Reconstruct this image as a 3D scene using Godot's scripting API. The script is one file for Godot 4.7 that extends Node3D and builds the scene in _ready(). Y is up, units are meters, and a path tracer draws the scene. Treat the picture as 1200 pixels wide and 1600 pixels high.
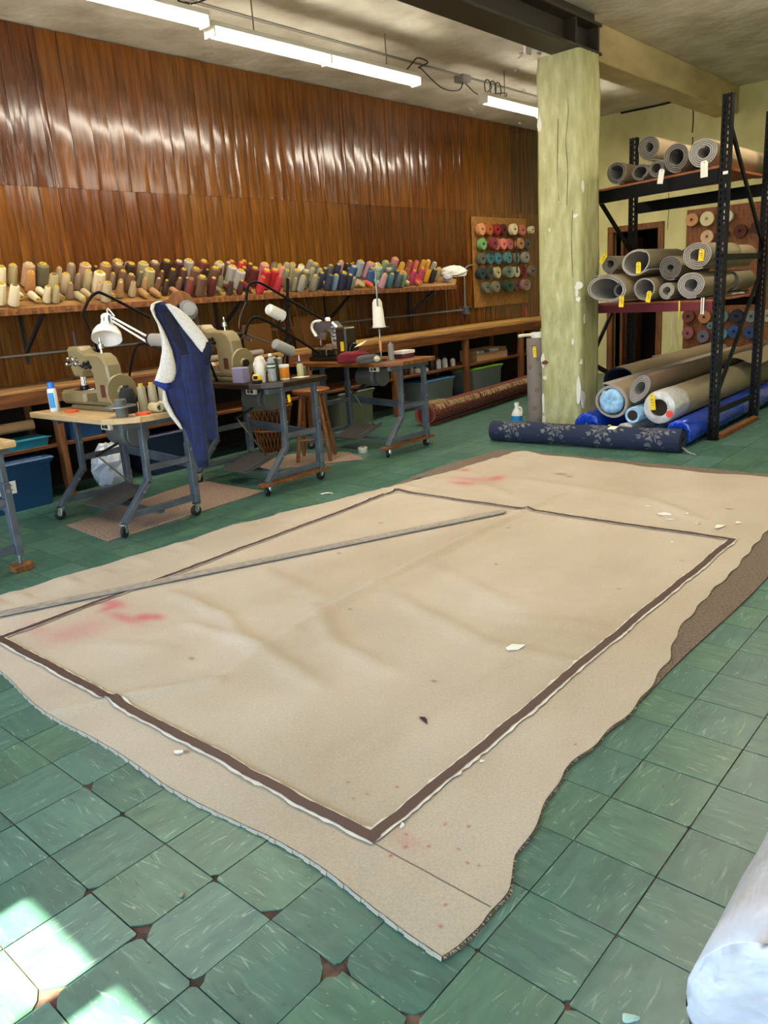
extends Node3D
# A rug workshop: x runs along the photo's depth to the right, the panelled wall stands at x = -6.8, the back wall at z = -11.56.

const WALL_X := -6.8
const BACK_Z := -11.75
const CEIL := 3.8
const FRONT_Z := 1.3
const RIGHT_X := 2.6
const TILE := 0.2286

class MB:
	# collects shapes into one mesh; faces are given counter-clockwise as seen from outside
	var st := SurfaceTool.new()
	var xf := Transform3D()
	var flip_uv := Vector2.ONE
	func _init() -> void:
		st.begin(Mesh.PRIMITIVE_TRIANGLES)
	func tri(a: Vector3, b: Vector3, c: Vector3, g := -1, ua := Vector2.ZERO, ub := Vector2.ZERO, uc := Vector2.ZERO) -> void:
		if a.is_equal_approx(b) or b.is_equal_approx(c) or a.is_equal_approx(c):
			return
		st.set_smooth_group(g)
		st.set_uv(ua)
		st.add_vertex(xf * a)
		st.set_uv(uc)
		st.add_vertex(xf * c)
		st.set_uv(ub)
		st.add_vertex(xf * b)
	func quad(a: Vector3, b: Vector3, c: Vector3, d: Vector3, g := -1, uv: Array = []) -> void:
		if uv.is_empty():
			tri(a, b, c, g)
			tri(a, c, d, g)
		else:
			tri(a, b, c, g, uv[0], uv[1], uv[2])
			tri(a, c, d, g, uv[0], uv[2], uv[3])
	func poly(pts: Array, out: Vector3, g := -1) -> void:
		# a flat convex face turned towards out
		var n: Vector3 = (pts[1] - pts[0]).cross(pts[2] - pts[0])
		var p := pts.duplicate()
		if n.dot(out) < 0.0:
			p.reverse()
		for i in range(1, p.size() - 1):
			tri(p[0], p[i], p[i + 1], g)
	func box(c: Vector3, s: Vector3, b := 0.0) -> void:
		var h := s * 0.5
		if b <= 0.0:
			for ax in 3:
				for sg in [-1.0, 1.0]:
					var pts := []
					for k in [[-1, -1], [1, -1], [1, 1], [-1, 1]]:
						var p := Vector3.ZERO
						p[ax] = sg * h[ax]
						p[(ax + 1) % 3] = k[0] * h[(ax + 1) % 3]
						p[(ax + 2) % 3] = k[1] * h[(ax + 2) % 3]
						pts.append(c + p)
					var o := Vector3.ZERO
					o[ax] = sg
					poly(pts, o)
			return
		b = minf(b, minf(h.x, minf(h.y, h.z)) * 0.95)
		for ax in 3:
			var u := (ax + 1) % 3
			var w := (ax + 2) % 3
			for sg in [-1.0, 1.0]:
				var pts := []
				for k in [[-1, -1], [1, -1], [1, 1], [-1, 1]]:
					var p := Vector3.ZERO
					p[ax] = sg * h[ax]
					p[u] = k[0] * (h[u] - b)
					p[w] = k[1] * (h[w] - b)
					pts.append(c + p)
				var o := Vector3.ZERO
				o[ax] = sg
				poly(pts, o)
				for s2 in [-1.0, 1.0]:
					var e := []
					for k in [[0, -1], [0, 1], [1, 1], [1, -1]]:
						var p := Vector3.ZERO
						p[ax] = sg * (h[ax] - (b if k[0] == 1 else 0.0))
						p[u] = s2 * (h[u] - (0.0 if k[0] == 1 else b))
						p[w] = k[1] * (h[w] - b)
						e.append(c + p)
					var o2 := Vector3.ZERO
					o2[ax] = sg
					o2[u] = s2
					poly(e, o2)
		for sx in [-1.0, 1.0]:
			for sy in [-1.0, 1.0]:
				for sz in [-1.0, 1.0]:
					poly([c + Vector3(sx * h.x, sy * (h.y - b), sz * (h.z - b)), c + Vector3(sx * (h.x - b), sy * h.y, sz * (h.z - b)), c + Vector3(sx * (h.x - b), sy * (h.y - b), sz * h.z)], Vector3(sx, sy, sz))
	func bar(a: Vector3, b: Vector3, w: float, d: float, up := Vector3.UP, bev := 0.0) -> void:
		# a straight bar of section w by d from a to b
		var keep := xf
		var y := (b - a).normalized()
		var x := y.cross(up)
		if x.length() < 0.001:
			x = y.cross(Vector3.RIGHT)
		x = x.normalized()
		xf = keep * Transform3D(Basis(x, y, x.cross(y)), (a + b) * 0.5)
		box(Vector3.ZERO, Vector3(w, a.distance_to(b), d), bev)
		xf = keep
	func lathe(prof: Array, sides := 20, at := Transform3D(), su := 1.0) -> void:
		# prof: Vector2(radius, height) from the bottom centre round the outside to the top centre
		var keep := xf
		xf = keep * at
		var g := 1
		var len := 0.0
		for i in prof.size() - 1:
			var p: Vector2 = prof[i]
			var q: Vector2 = prof[i + 1]
			if i > 0:
				var pr: Vector2 = prof[i - 1]
				if absf((p - pr).angle_to(q - p)) > 0.6:
					g += 1
			var l2 := len + p.distance_to(q)
			for k in sides:
				var t0 := TAU * k / sides
				var t1 := TAU * (k + 1) / sides
				quad(Vector3(p.x * cos(t0), p.y, p.x * sin(t0)), Vector3(q.x * cos(t0), q.y, q.x * sin(t0)), Vector3(q.x * cos(t1), q.y, q.x * sin(t1)), Vector3(p.x * cos(t1), p.y, p.x * sin(t1)), g,
					[Vector2(float(k) / sides * su, len), Vector2(float(k) / sides * su, l2), Vector2(float(k + 1) / sides * su, l2), Vector2(float(k + 1) / sides * su, len)])
			len = l2
		xf = keep
	func tube(pts: Array, r: Variant, sides := 8, caps := true) -> void:
		var n := pts.size()
		var x := Vector3.ZERO
		var rings := []
		for i in n:
			var t: Vector3 = (pts[mini(i + 1, n - 1)] - pts[maxi(i - 1, 0)]).normalized()
			if i == 0:
				x = t.cross(Vector3.UP if absf(t.y) < 0.9 else Vector3.RIGHT).normalized()
			else:
				x = (x - t * x.dot(t)).normalized()
			var y := t.cross(x)
			var rr: float = r[i] if r is Array else r
			var ring := []
			for k in sides:
				var a := TAU * k / sides
				ring.append(pts[i] + (x * cos(a) + y * sin(a)) * rr)
			rings.append(ring)
		for i in n - 1:
			for k in sides:
				var k2 := (k + 1) % sides
				quad(rings[i][k], rings[i][k2], rings[i + 1][k2], rings[i + 1][k], 0)
		if caps:
			poly(rings[0], pts[0] - pts[1])
			poly(rings[n - 1], pts[n - 1] - pts[n - 2])
	func prism(pl: PackedVector2Array, d0: float, d1: float, bev := 0.0) -> void:
		# polygon in x, y pushed along z from d0 to d1
		var p := pl
		if Geometry2D.is_polygon_clockwise(p):
			p.reverse()
		var ins := p
		if bev > 0.0:
			var off := Geometry2D.offset_polygon(p, -bev, Geometry2D.JOIN_MITER)
			if off.size() == 1 and off[0].size() == p.size():
				ins = off[0]
				if Geometry2D.is_polygon_clockwise(ins):
					ins.reverse()
				# line the inset up with the outline
				var best := 0
				for i in ins.size():
					if ins[i].distance_to(p[0]) < ins[best].distance_to(p[0]):
						best = i
				var rot := PackedVector2Array()
				for i in ins.size():
					rot.append(ins[(best + i) % ins.size()])
				ins = rot
			else:
				bev = 0.0
		var ix := Geometry2D.triangulate_polygon(ins)
		for i in range(0, ix.size(), 3):
			var a := ins[ix[i]]
			var b := ins[ix[i + 1]]
			var c := ins[ix[i + 2]]
			if (b - a).cross(c - a) < 0.0:
				var t := b
				b = c
				c = t
			tri(Vector3(a.x, a.y, d1), Vector3(b.x, b.y, d1), Vector3(c.x, c.y, d1), -1, a, b, c)
			tri(Vector3(a.x, a.y, d0), Vector3(c.x, c.y, d0), Vector3(b.x, b.y, d0), -1, a, c, b)
		for i in p.size():
			var j := (i + 1) % p.size()
			var a := p[i]
			var b := p[j]
			quad(Vector3(a.x, a.y, d0 + bev), Vector3(b.x, b.y, d0 + bev), Vector3(b.x, b.y, d1 - bev), Vector3(a.x, a.y, d1 - bev))
			if bev > 0.0:
				quad(Vector3(a.x, a.y, d1 - bev), Vector3(b.x, b.y, d1 - bev), Vector3(ins[j].x, ins[j].y, d1), Vector3(ins[i].x, ins[i].y, d1))
				quad(Vector3(b.x, b.y, d0 + bev), Vector3(a.x, a.y, d0 + bev), Vector3(ins[i].x, ins[i].y, d0), Vector3(ins[j].x, ins[j].y, d0))
	func slab(pl: PackedVector2Array, y0: float, y1: float, bev := 0.0) -> void:
		# polygon in x, z raised from y0 to y1
		var keep := xf
		xf = keep * Transform3D(Basis(Vector3.RIGHT, Vector3.FORWARD, Vector3.UP), Vector3.ZERO)
		var p := PackedVector2Array()
		for v in pl:
			p.append(Vector2(v.x, -v.y))
		prism(p, y0, y1, bev)
		xf = keep
	func grid(f: Callable, nu: int, nv: int, g := 0, uvs := Vector2.ONE, flip := false) -> void:
		var rows := []
		for j in nv + 1:
			var row := PackedVector3Array()
			for i in nu + 1:
				row.append(f.call(float(i) / nu, float(j) / nv))
			rows.append(row)
		for j in nv:
			for i in nu:
				var u0 := float(i) / nu * uvs.x
				var u1 := float(i + 1) / nu * uvs.x
				var v0 := float(j) / nv * uvs.y
				var v1 := float(j + 1) / nv * uvs.y
				var uv := [Vector2(u0, v0), Vector2(u1, v0), Vector2(u1, v1), Vector2(u0, v1)]
				if flip:
					quad(rows[j][i], rows[j + 1][i], rows[j + 1][i + 1], rows[j][i + 1], g, [uv[0], uv[3], uv[2], uv[1]])
				else:
					quad(rows[j][i], rows[j][i + 1], rows[j + 1][i + 1], rows[j + 1][i], g, uv)
	func loft(rings: Array, caps := true, uvs := Vector2.ONE, flip := false, g := 0) -> void:
		# closed rings of equal length, joined in order
		var n: int = rings[0].size()
		for i in rings.size() - 1:
			for k in n:
				var k2 := (k + 1) % n
				var u0 := float(k) / n * uvs.x
				var u1 := float(k + 1) / n * uvs.x
				var v0 := float(i) / (rings.size() - 1) * uvs.y
				var v1 := float(i + 1) / (rings.size() - 1) * uvs.y
				var uv := [Vector2(u0, v0), Vector2(u1, v0), Vector2(u1, v1), Vector2(u0, v1)]
				if flip:
					quad(rings[i][k], rings[i + 1][k], rings[i + 1][k2], rings[i][k2], g, [uv[0], uv[3], uv[2], uv[1]])
				else:
					quad(rings[i][k], rings[i][k2], rings[i + 1][k2], rings[i + 1][k], g, uv)
		if caps:
			for e in [0, rings.size() - 1]:
				var c := Vector3.ZERO
				for p in rings[e]:
					c += p / n
				var o := Vector3.ZERO
				for p in rings[1 if e == 0 else e - 1]:
					o += (c - p) / n
				for k in n:
					poly([c, rings[e][k], rings[e][(k + 1) % n]], o, 2)
	func spiral(turns: float, r0: float, r1: float, thick: float, length: float, sq := Vector2.ONE, tail := 0.0, steps := 22) -> void:
		# a sheet rolled round the z axis, from z = 0 back to z = -length; sq squashes the section
		var n := int(turns * steps)
		var inn := []
		var outp := []
		for i in n + 1:
			var f := float(i) / n
			var a := f * turns * TAU - turns * TAU - 1.2
			var r := lerpf(r0, r1 - thick, f)
			var wob := 1.0 + 0.03 * sin(a * 2.0 + r1 * 90.0) + 0.02 * sin(a * 3.0)
			var dir := Vector2(cos(a), sin(a))
			inn.append(dir * r * wob * sq)
			outp.append(dir * (r * wob + thick) * sq)
		if tail > 0.0:
			var t: Vector2 = (inn[n] - inn[n - 1]).normalized()
			var m: Vector2 = (outp[n] - inn[n])
			for k in 3:
				inn.append(inn[n] + t * tail * (k + 1) / 3.0)
				outp.append(inn[n] + t * tail * (k + 1) / 3.0 + m)
		for i in inn.size() - 1:
			var a: Vector2 = inn[i]
			var b: Vector2 = inn[i + 1]
			var c: Vector2 = outp[i + 1]
			var d: Vector2 = outp[i]
			var A := Vector3(a.x, a.y, 0)
			var B := Vector3(b.x, b.y, 0)
			var C := Vector3(c.x, c.y, 0)
			var D := Vector3(d.x, d.y, 0)
			var L := Vector3(0, 0, -length)
			var u0 := float(i) / steps
			var u1 := float(i + 1) / steps
			quad(D, C, C + L, D + L, 1, [Vector2(u0, 0), Vector2(u1, 0), Vector2(u1, length), Vector2(u0, length)])
			quad(B, A, A + L, B + L, 2, [Vector2(u1, 0), Vector2(u0, 0), Vector2(u0, length), Vector2(u1, length)])
			quad(A, B, C, D, -1)
			quad(B + L, A + L, D + L, C + L, -1)
		for e in [0, inn.size() - 1]:
			var a: Vector2 = inn[e]
			var b: Vector2 = outp[e]
			quad(Vector3(a.x, a.y, 0), Vector3(b.x, b.y, 0), Vector3(b.x, b.y, -length), Vector3(a.x, a.y, -length), -1)
	func done() -> ArrayMesh:
		st.generate_normals()
		return st.commit()

# ---------------------------------------------------------------- nodes
var counts := {}

func numbered(n: String) -> String:
	if not counts.has(n):
		counts[n] = 0
		return n
	counts[n] += 1
	return "%s_%03d" % [n, counts[n]]

func tag(o: Node, label: String, category: String, group := "") -> void:
	o.set_meta("label", label)
	o.set_meta("category", category)
	if group:
		o.set_meta("group", group)

func thing(called: String, label: String, category: String, at := Vector3.ZERO, turn := 0.0, group := "") -> Node3D:
	var o := Node3D.new()
	o.name = numbered(called)
	add_child(o)
	o.position = at
	o.rotation.y = turn
	tag(o, label, category, group)
	return o

func part(parent: Node, called: String, mesh: Mesh, m: Material, at := Vector3.ZERO, rot := Vector3.ZERO) -> MeshInstance3D:
	var o := MeshInstance3D.new()
	o.name = called
	o.mesh = mesh
	o.material_override = m
	o.position = at
	o.rotation = rot
	parent.add_child(o, true)
	return o

func solo(called: String, mesh: Mesh, m: Material, label: String, category: String, at := Vector3.ZERO, rot := Vector3.ZERO, group := "") -> MeshInstance3D:
	var o := part(self, numbered(called), mesh, m, at, rot)
	tag(o, label, category, group)
	return o

func setting(called: String, mesh: Mesh, m: Material, parent: Node = self) -> MeshInstance3D:
	var o := part(parent, called, mesh, m)
	if parent == self:
		o.set_meta("kind", "structure")
	return o

func box_mesh(c: Vector3, s: Vector3, b := 0.0) -> ArrayMesh:
	var mb := MB.new()
	mb.box(c, s, b)
	return mb.done()

func tube_mesh(pts: Array, r: Variant, sides := 8) -> ArrayMesh:
	var mb := MB.new()
	mb.tube(pts, r, sides)
	return mb.done()

func lathe_mesh(prof: Array, sides := 20, su := 1.0) -> ArrayMesh:
	var mb := MB.new()
	mb.lathe(prof, sides, Transform3D(), su)
	return mb.done()

func curve(pts: Array, n := 8) -> Array:
	# a smooth line through points
	var out := []
	for i in pts.size() - 1:
		var a: Vector3 = pts[maxi(i - 1, 0)]
		var b: Vector3 = pts[i]
		var c: Vector3 = pts[i + 1]
		var d: Vector3 = pts[mini(i + 2, pts.size() - 1)]
		for k in n:
			out.append(b.cubic_interpolate(c, a, d, float(k) / n))
	out.append(pts[-1])
	return out

func turned(deg: Vector3, at := Vector3.ZERO) -> Transform3D:
	return Transform3D(Basis.from_euler(deg * PI / 180.0), at)

# ---------------------------------------------------------------- materials
var mats := {}

func plain(key: String, html: String, rough := 0.6, metal := 0.0) -> StandardMaterial3D:
	if not mats.has(key):
		var m := StandardMaterial3D.new()
		m.resource_name = key
		m.albedo_color = Color.html(html)
		m.roughness = rough
		m.metallic = metal
		mats[key] = m
	return mats[key]

func ramp(stops: Array) -> Gradient:
	var g := Gradient.new()
	var offs := PackedFloat32Array()
	var cols := PackedColorArray()
	for s in stops:
		offs.append(s[0])
		cols.append(Color.html(s[1]))
	g.offsets = offs
	g.colors = cols
	return g

func noise_tex(seed_: int, freq: float, octaves: int, stops: Array, size := 512, kind := FastNoiseLite.TYPE_SIMPLEX_SMOOTH, bump := 0.0, warp := 0.0) -> NoiseTexture2D:
	var n := FastNoiseLite.new()
	n.seed = seed_
	n.noise_type = kind
	n.frequency = freq
	n.fractal_octaves = octaves
	if warp > 0.0:
		n.domain_warp_enabled = true
		n.domain_warp_amplitude = warp
	var t := NoiseTexture2D.new()
	t.width = size
	t.height = size
	t.seamless = true
	t.generate_mipmaps = false
	t.noise = n
	if bump > 0.0:
		t.as_normal_map = true
		t.bump_strength = bump
	else:
		t.color_ramp = ramp(stops)
	return t

func surf(key: String, tex: Texture2D, scale: Vector3, rough := 0.6, normal: Texture2D = null, world := true, nscale := 1.0, tint := "ffffff") -> StandardMaterial3D:
	if not mats.has(key):
		var m := StandardMaterial3D.new()
		m.resource_name = key
		m.albedo_color = Color.html(tint)
		m.albedo_texture = tex
		m.uv1_triplanar = true
		m.uv1_world_triplanar = world
		m.uv1_scale = scale
		m.roughness = rough
		if normal:
			m.normal_enabled = true
			m.normal_texture = normal
			m.normal_scale = nscale
		mats[key] = m
	return mats[key]

func vary(key: String, src: StandardMaterial3D, tint: String, rough := -1.0) -> StandardMaterial3D:
	if not mats.has(key):
		var m: StandardMaterial3D = src.duplicate()
		m.resource_name = key
		m.albedo_color = Color.html(tint)
		if rough >= 0.0:
			m.roughness = rough
		mats[key] = m
	return mats[key]

func picture(w: int, h: int, f: Callable) -> ImageTexture:
	var im := Image.create(w, h, false, Image.FORMAT_RGB8)
	for y in h:
		for x in w:
			im.set_pixel(x, y, f.call(x, y))
	return ImageTexture.create_from_image(im)

func printed(key: String, tex: Texture2D, rough := 0.7, scale := Vector3.ONE) -> StandardMaterial3D:
	if not mats.has(key):
		var m := StandardMaterial3D.new()
		m.resource_name = key
		m.albedo_texture = tex
		m.uv1_scale = scale
		m.roughness = rough
		mats[key] = m
	return mats[key]

# ---------------------------------------------------------------- the place
func _ready() -> void:
	set_camera_and_light()
	make_materials()
	build_shell()
	build_floor()
	build_lights()
	build_carpet()
	build_rack()
	build_ground_rolls()
	build_bench()
	build_shelf()
	build_boards()
	build_tables()
	build_jacket()
	build_small_things()

func set_camera_and_light() -> void:
	var cam := Camera3D.new()
	cam.name = "camera"
	cam.position = Vector3(0, 1.456, 0)
	cam.rotation_degrees = Vector3(-15.672, 42.152, -4.12)
	cam.fov = 67.36
	cam.near = 0.05
	cam.far = 200.0
	add_child(cam)
	cam.current = true
	var sky_m := ProceduralSkyMaterial.new()
	sky_m.sky_top_color = Color.html("86aedd")
	sky_m.sky_horizon_color = Color.html("dde4ea")
	sky_m.ground_bottom_color = Color.html("8a8780")
	sky_m.ground_horizon_color = Color.html("b9bbba")
	sky_m.sky_energy_multiplier = 1.0
	sky_m.sun_angle_max = 4.0
	var sky := Sky.new()
	sky.sky_material = sky_m
	var env := Environment.new()
	env.background_mode = Environment.BG_SKY
	env.sky = sky
	env.background_energy_multiplier = 17.0
	env.tonemap_mode = Environment.TONE_MAPPER_LINEAR
	env.tonemap_exposure = 0.9
	env.sdfgi_enabled = true
	env.ssao_enabled = true
	env.ssil_enabled = true
	var we := WorldEnvironment.new()
	we.name = "surroundings"
	we.environment = env
	add_child(we)
	var sun := DirectionalLight3D.new()
	sun.name = "sun"
	sun.rotation_degrees = Vector3(-54.4, 0, 0)
	sun.light_color = Color.html("fff1dc")
	sun.light_energy = 26.0
	sun.light_angular_distance = 0.6
	sun.shadow_enabled = true
	add_child(sun)

func make_materials() -> void:
	# wood panelling: tall grain, lacquered
	var grain := noise_tex(3, 0.012, 5, [[0.0, "42260a"], [0.35, "5c350e"], [0.5, "653b10"], [0.65, "6e4213"], [1.0, "82521e"]], 512, FastNoiseLite.TYPE_SIMPLEX_SMOOTH, 0.0, 25.0)
	var ripple := noise_tex(5, 0.045, 3, [], 256, FastNoiseLite.TYPE_SIMPLEX_SMOOTH, 3.0)
	var wall := surf("lacquered_panelling", grain, Vector3(2.6, 0.2, 2.6), 0.26, ripple, true, 0.4)
	wall.clearcoat_enabled = true
	wall.clearcoat = 0.75
	wall.clearcoat_roughness = 0.14
	wall.metallic_specular = 0.3
	vary("lacquered_panelling_dark", wall, "cdb4a2")
	vary("lacquered_panelling_warm", wall, "fff4e0")
	vary("lacquered_panelling_red", wall, "e6cdb4")
	var wood := noise_tex(8, 0.012, 5, [[0.0, "6b4a28"], [0.45, "8a6337"], [0.6, "9b7442"], [1.0, "b58d58"]], 512, FastNoiseLite.TYPE_SIMPLEX_SMOOTH, 0.0, 20.0)
	surf("board_wood", wood, Vector3(3.0, 3.0, 0.3), 0.55)
	surf("post_wood", wood, Vector3(3.0, 0.3, 3.0), 0.6, null, true, 1.0, "c4a484")
	surf("raw_wood", wood, Vector3(4, 1, 4), 0.75, null, false, 1.0, "d8b48a")
	surf("stool_wood", wood, Vector3(6, 0.8, 6), 0.5, null, false, 1.0, "d0aa82")
	surf("bench_wood", wood, Vector3(3.0, 3.0, 0.25), 0.55, null, true, 1.0, "b48e6c")
	surf("table_top_light", noise_tex(9, 0.012, 4, [[0.0, "b08d5c"], [0.5, "c9a876"], [1.0, "d9bd8e"]], 256), Vector3(0.35, 3, 3.5), 0.4, null, false)
	surf("table_top_brown", wood, Vector3(0.35, 3, 3.5), 0.4, null, false, 1.0, "cfae8c")
	surf("table_top_dark", wood, Vector3(0.35, 3, 3.5), 0.35, null, false, 1.0, "4c423a")
	var plaster := noise_tex(11, 0.006, 5, [[0.0, "aea592"], [0.3, "c2baa6"], [0.5, "ccc5b2"], [0.75, "d4cebd"], [1.0, "ddd7c8"]], 512)
	var plaster_n := noise_tex(12, 0.02, 4, [], 256, FastNoiseLite.TYPE_SIMPLEX_SMOOTH, 4.0)
	surf("ceiling_plaster", plaster, Vector3(0.45, 0.45, 0.45), 0.75, plaster_n, true, 0.5)
	surf("beam_plaster", plaster, Vector3(0.8, 0.8, 0.25), 0.7, plaster_n, true, 0.3, "fff0c8")
	var green := noise_tex(14, 0.01, 5, [[0.0, "c2bd82"], [0.4, "ccc78a"], [0.6, "d1cc90"], [1.0, "d8d39c"]], 512)
	surf("green_paint", green, Vector3(0.5, 0.35, 0.5), 0.55, plaster_n, true, 0.25)
	var drip := noise_tex(15, 0.012, 5, [[0.0, "989868"], [0.4, "a8a978"], [0.6, "b0b082"], [1.0, "c2c29a"]], 512, FastNoiseLite.TYPE_SIMPLEX_SMOOTH, 0.0, 30.0)
	surf("pillar_paint", drip, Vector3(1.8, 0.5, 1.8), 0.5, plaster_n, true, 0.6)
	plain("flake_white", "d9d8cf", 0.8)
	plain("brick_red", "6e3328", 0.85)
	# floor
	var streak_tex := tile_print()
	var scuff := noise_tex(22, 0.03, 4, [], 256, FastNoiseLite.TYPE_SIMPLEX_SMOOTH, 1.5)
	for k in 4:
		var m := StandardMaterial3D.new()
		m.resource_name = "vinyl_tile_%s" % ["a", "b", "c", "d"][k]
		m.albedo_texture = streak_tex
		m.albedo_color = Color.html(["ffffff", "e6f0ec", "f4f6e6", "d8e6e2"][k])
		m.roughness = 0.36
		m.normal_enabled = true
		m.normal_texture = scuff
		m.normal_scale = 0.25
		mats["tile%d" % k] = m
	var mastic := noise_tex(24, 0.02, 4, [[0.0, "2c1f18"], [0.5, "4a352a"], [0.8, "6d5240"], [1.0, "8a6c52"]], 256)
	surf("mastic", mastic, Vector3(2, 2, 2), 0.8)
	# metal, plastic, cloth
	plain("steel_beam_paint", "332d24", 0.5)
	var paint := noise_tex(26, 0.01, 4, [[0.0, "3f464d"], [0.5, "4c545c"], [1.0, "5c656c"]], 256)
	surf("frame_paint", paint, Vector3(2, 2, 2), 0.42, null, false)
	plain("black_steel", "0d0e10", 0.45).metallic_specular = 0.25
	plain("dark_steel", "2c2c2e", 0.4, 0.5)
	plain("chrome", "c8ccd0", 0.15, 1.0)
	plain("zinc", "8d9196", 0.4, 0.9)
	plain("conduit_grey", "837f78", 0.45, 0.4)
	plain("cable", "2b2724", 0.6)
	plain("machine_beige", "8a7c58", 0.35)
	plain("machine_beige_dark", "6f6346", 0.4)
	plain("machine_black", "15130f", 0.3)
	plain("motor_grey", "5a5b54", 0.5)
	plain("rubber", "151515", 0.6)
	plain("white_enamel", "e6e4de", 0.3)
	plain("white_plastic", "e0ded6", 0.45)
	plain("cream_plastic", "d2c9b0", 0.5)
	plain("yellow_tag", "e8c818", 0.6)
	plain("paper", "e4e2da", 0.85)
	plain("ink", "2a2a30", 0.8)
	plain("cardboard", "a8835a", 0.8)
	plain("blue_bin", "1d4a78", 0.4)
	plain("felt_black", "121214", 0.8)
	var wrinkle := noise_tex(31, 0.012, 4, [], 512, FastNoiseLite.TYPE_CELLULAR, 6.0)
	var soft_wrinkle := noise_tex(32, 0.008, 5, [], 512, FastNoiseLite.TYPE_SIMPLEX_SMOOTH, 8.0)
	var tarp := surf("tarpaulin", noise_tex(33, 0.01, 3, [[0.0, "0a2f9a"], [1.0, "1d4fd0"]], 256), Vector3(1.2, 1.2, 0.5), 0.25, wrinkle, false, 0.8)
	tarp.metallic_specular = 0.6
	surf("plastic_wrap", noise_tex(34, 0.01, 3, [[0.0, "b2b1b6"], [1.0, "d0cdcc"]], 256), Vector3(1.5, 1.5, 0.6), 0.3, soft_wrinkle, false, 1.3)
	surf("blue_film", noise_tex(35, 0.02, 3, [[0.0, "6fa8d8"], [1.0, "b8d8ee"]], 256), Vector3(3, 3, 3), 0.25, wrinkle, false, 0.8)
	surf("clear_film", noise_tex(36, 0.02, 3, [[0.0, "a8a8a6"], [1.0, "d8d8d6"]], 256), Vector3(3, 3, 3), 0.2, wrinkle, false, 0.8)
	surf("silver_bag", noise_tex(37, 0.01, 3, [[0.0, "8a929c"], [1.0, "c4cad2"]], 256), Vector3(2, 2, 2), 0.2, wrinkle, false, 1.0)
	var fibre_n := noise_tex(41, 0.12, 3, [], 256, FastNoiseLite.TYPE_SIMPLEX_SMOOTH, 5.0)
	var fibre := noise_tex(42, 0.08, 4, [[0.0, "8a8580"], [0.5, "a6a19c"], [1.0, "c0bbb6"]], 256)
	surf("grey_pile", fibre, Vector3(5, 5, 5), 0.95, fibre_n, false, 0.8)
	vary("grey_pile_dark", mats["grey_pile"], "b0aeaa")
	vary("grey_pile_light", mats["grey_pile"], "fffaf4")
	vary("beige_backing", mats["grey_pile"], "ffe6bc")
	vary("tan_backing", mats["grey_pile"], "f0ddb6")
	vary("olive_backing", mats["grey_pile"], "dccfaa")
	vary("brown_pile", mats["grey_pile"], "bca48c")
	surf("mat_pile", noise_tex(43, 0.06, 4, [[0.0, "6a5648"], [0.5, "97806f"], [1.0, "b8a393"]], 256), Vector3(4, 4, 4), 0.95, fibre_n, true, 1.0)
	surf("pad_pile", noise_tex(44, 0.06, 4, [[0.0, "5c4e40"], [0.5, "766657"], [1.0, "8a7a6a"]], 256), Vector3(4, 4, 4), 0.95, fibre_n, true, 1.0)
	surf("fleece", noise_tex(45, 0.05, 3, [[0.0, "c9c4bb"], [1.0, "efece6"]], 256), Vector3(5, 5, 5), 0.95, fibre_n, false, 1.2)

func tile_print() -> ImageTexture:
	# marbled vinyl, one metre of it: soft smears with short pale flecks along x
	var n := FastNoiseLite.new()
	n.seed = 21
	n.frequency = 0.01
	n.fractal_octaves = 5
	var W := 768
	var im := Image.create(W, W, false, Image.FORMAT_RGB8)
	var a := Color.html("3f6257")
	var b := Color.html("57806f")
	var rng := RandomNumberGenerator.new()
	rng.seed = 210
	for y in W:
		for x in W:
			var k := clampf(0.5 + 0.55 * n.get_noise_2d(x * 0.35, y * 1.7) + 0.3 * n.get_noise_2d(x * 1.1 + 900.0, y * 5.0), 0.0, 1.0)
			im.set_pixel(x, y, a.lerp(b, k))
	for q in 1150:
		var x0 := rng.randi_range(0, W - 1)
		var y0 := rng.randi_range(0, W - 1)
		var l := int(pow(rng.randf(), 2.2) * 52.0) + 3
		var w := pow(rng.randf(), 2.0) * 2.8 + 0.5
		var s := rng.randf_range(0.15, 0.85)
		var c := Color.html("b9c6b6") if rng.randf() < 0.75 else Color.html("c8bc9a")
		if rng.randf() < 0.12:
			c = Color.html("2c4039")
		var sl := rng.randf_range(-0.25, 0.25)
		for i in l:
			var f := sin(PI * (i + 0.5) / l)
			for j in range(-3, 4):
				var cy := y0 + int(i * sl) + j
				var d := absf(j) / (w * f + 0.01)
				if d < 1.2:
					var px := posmod(x0 + i, W)
					var py := posmod(cy, W)
					im.set_pixel(px, py, im.get_pixel(px, py).lerp(c, s * clampf(1.3 - d, 0.0, 1.0) * rng.randf_range(0.4, 1.0)))
	return ImageTexture.create_from_image(im)

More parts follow.
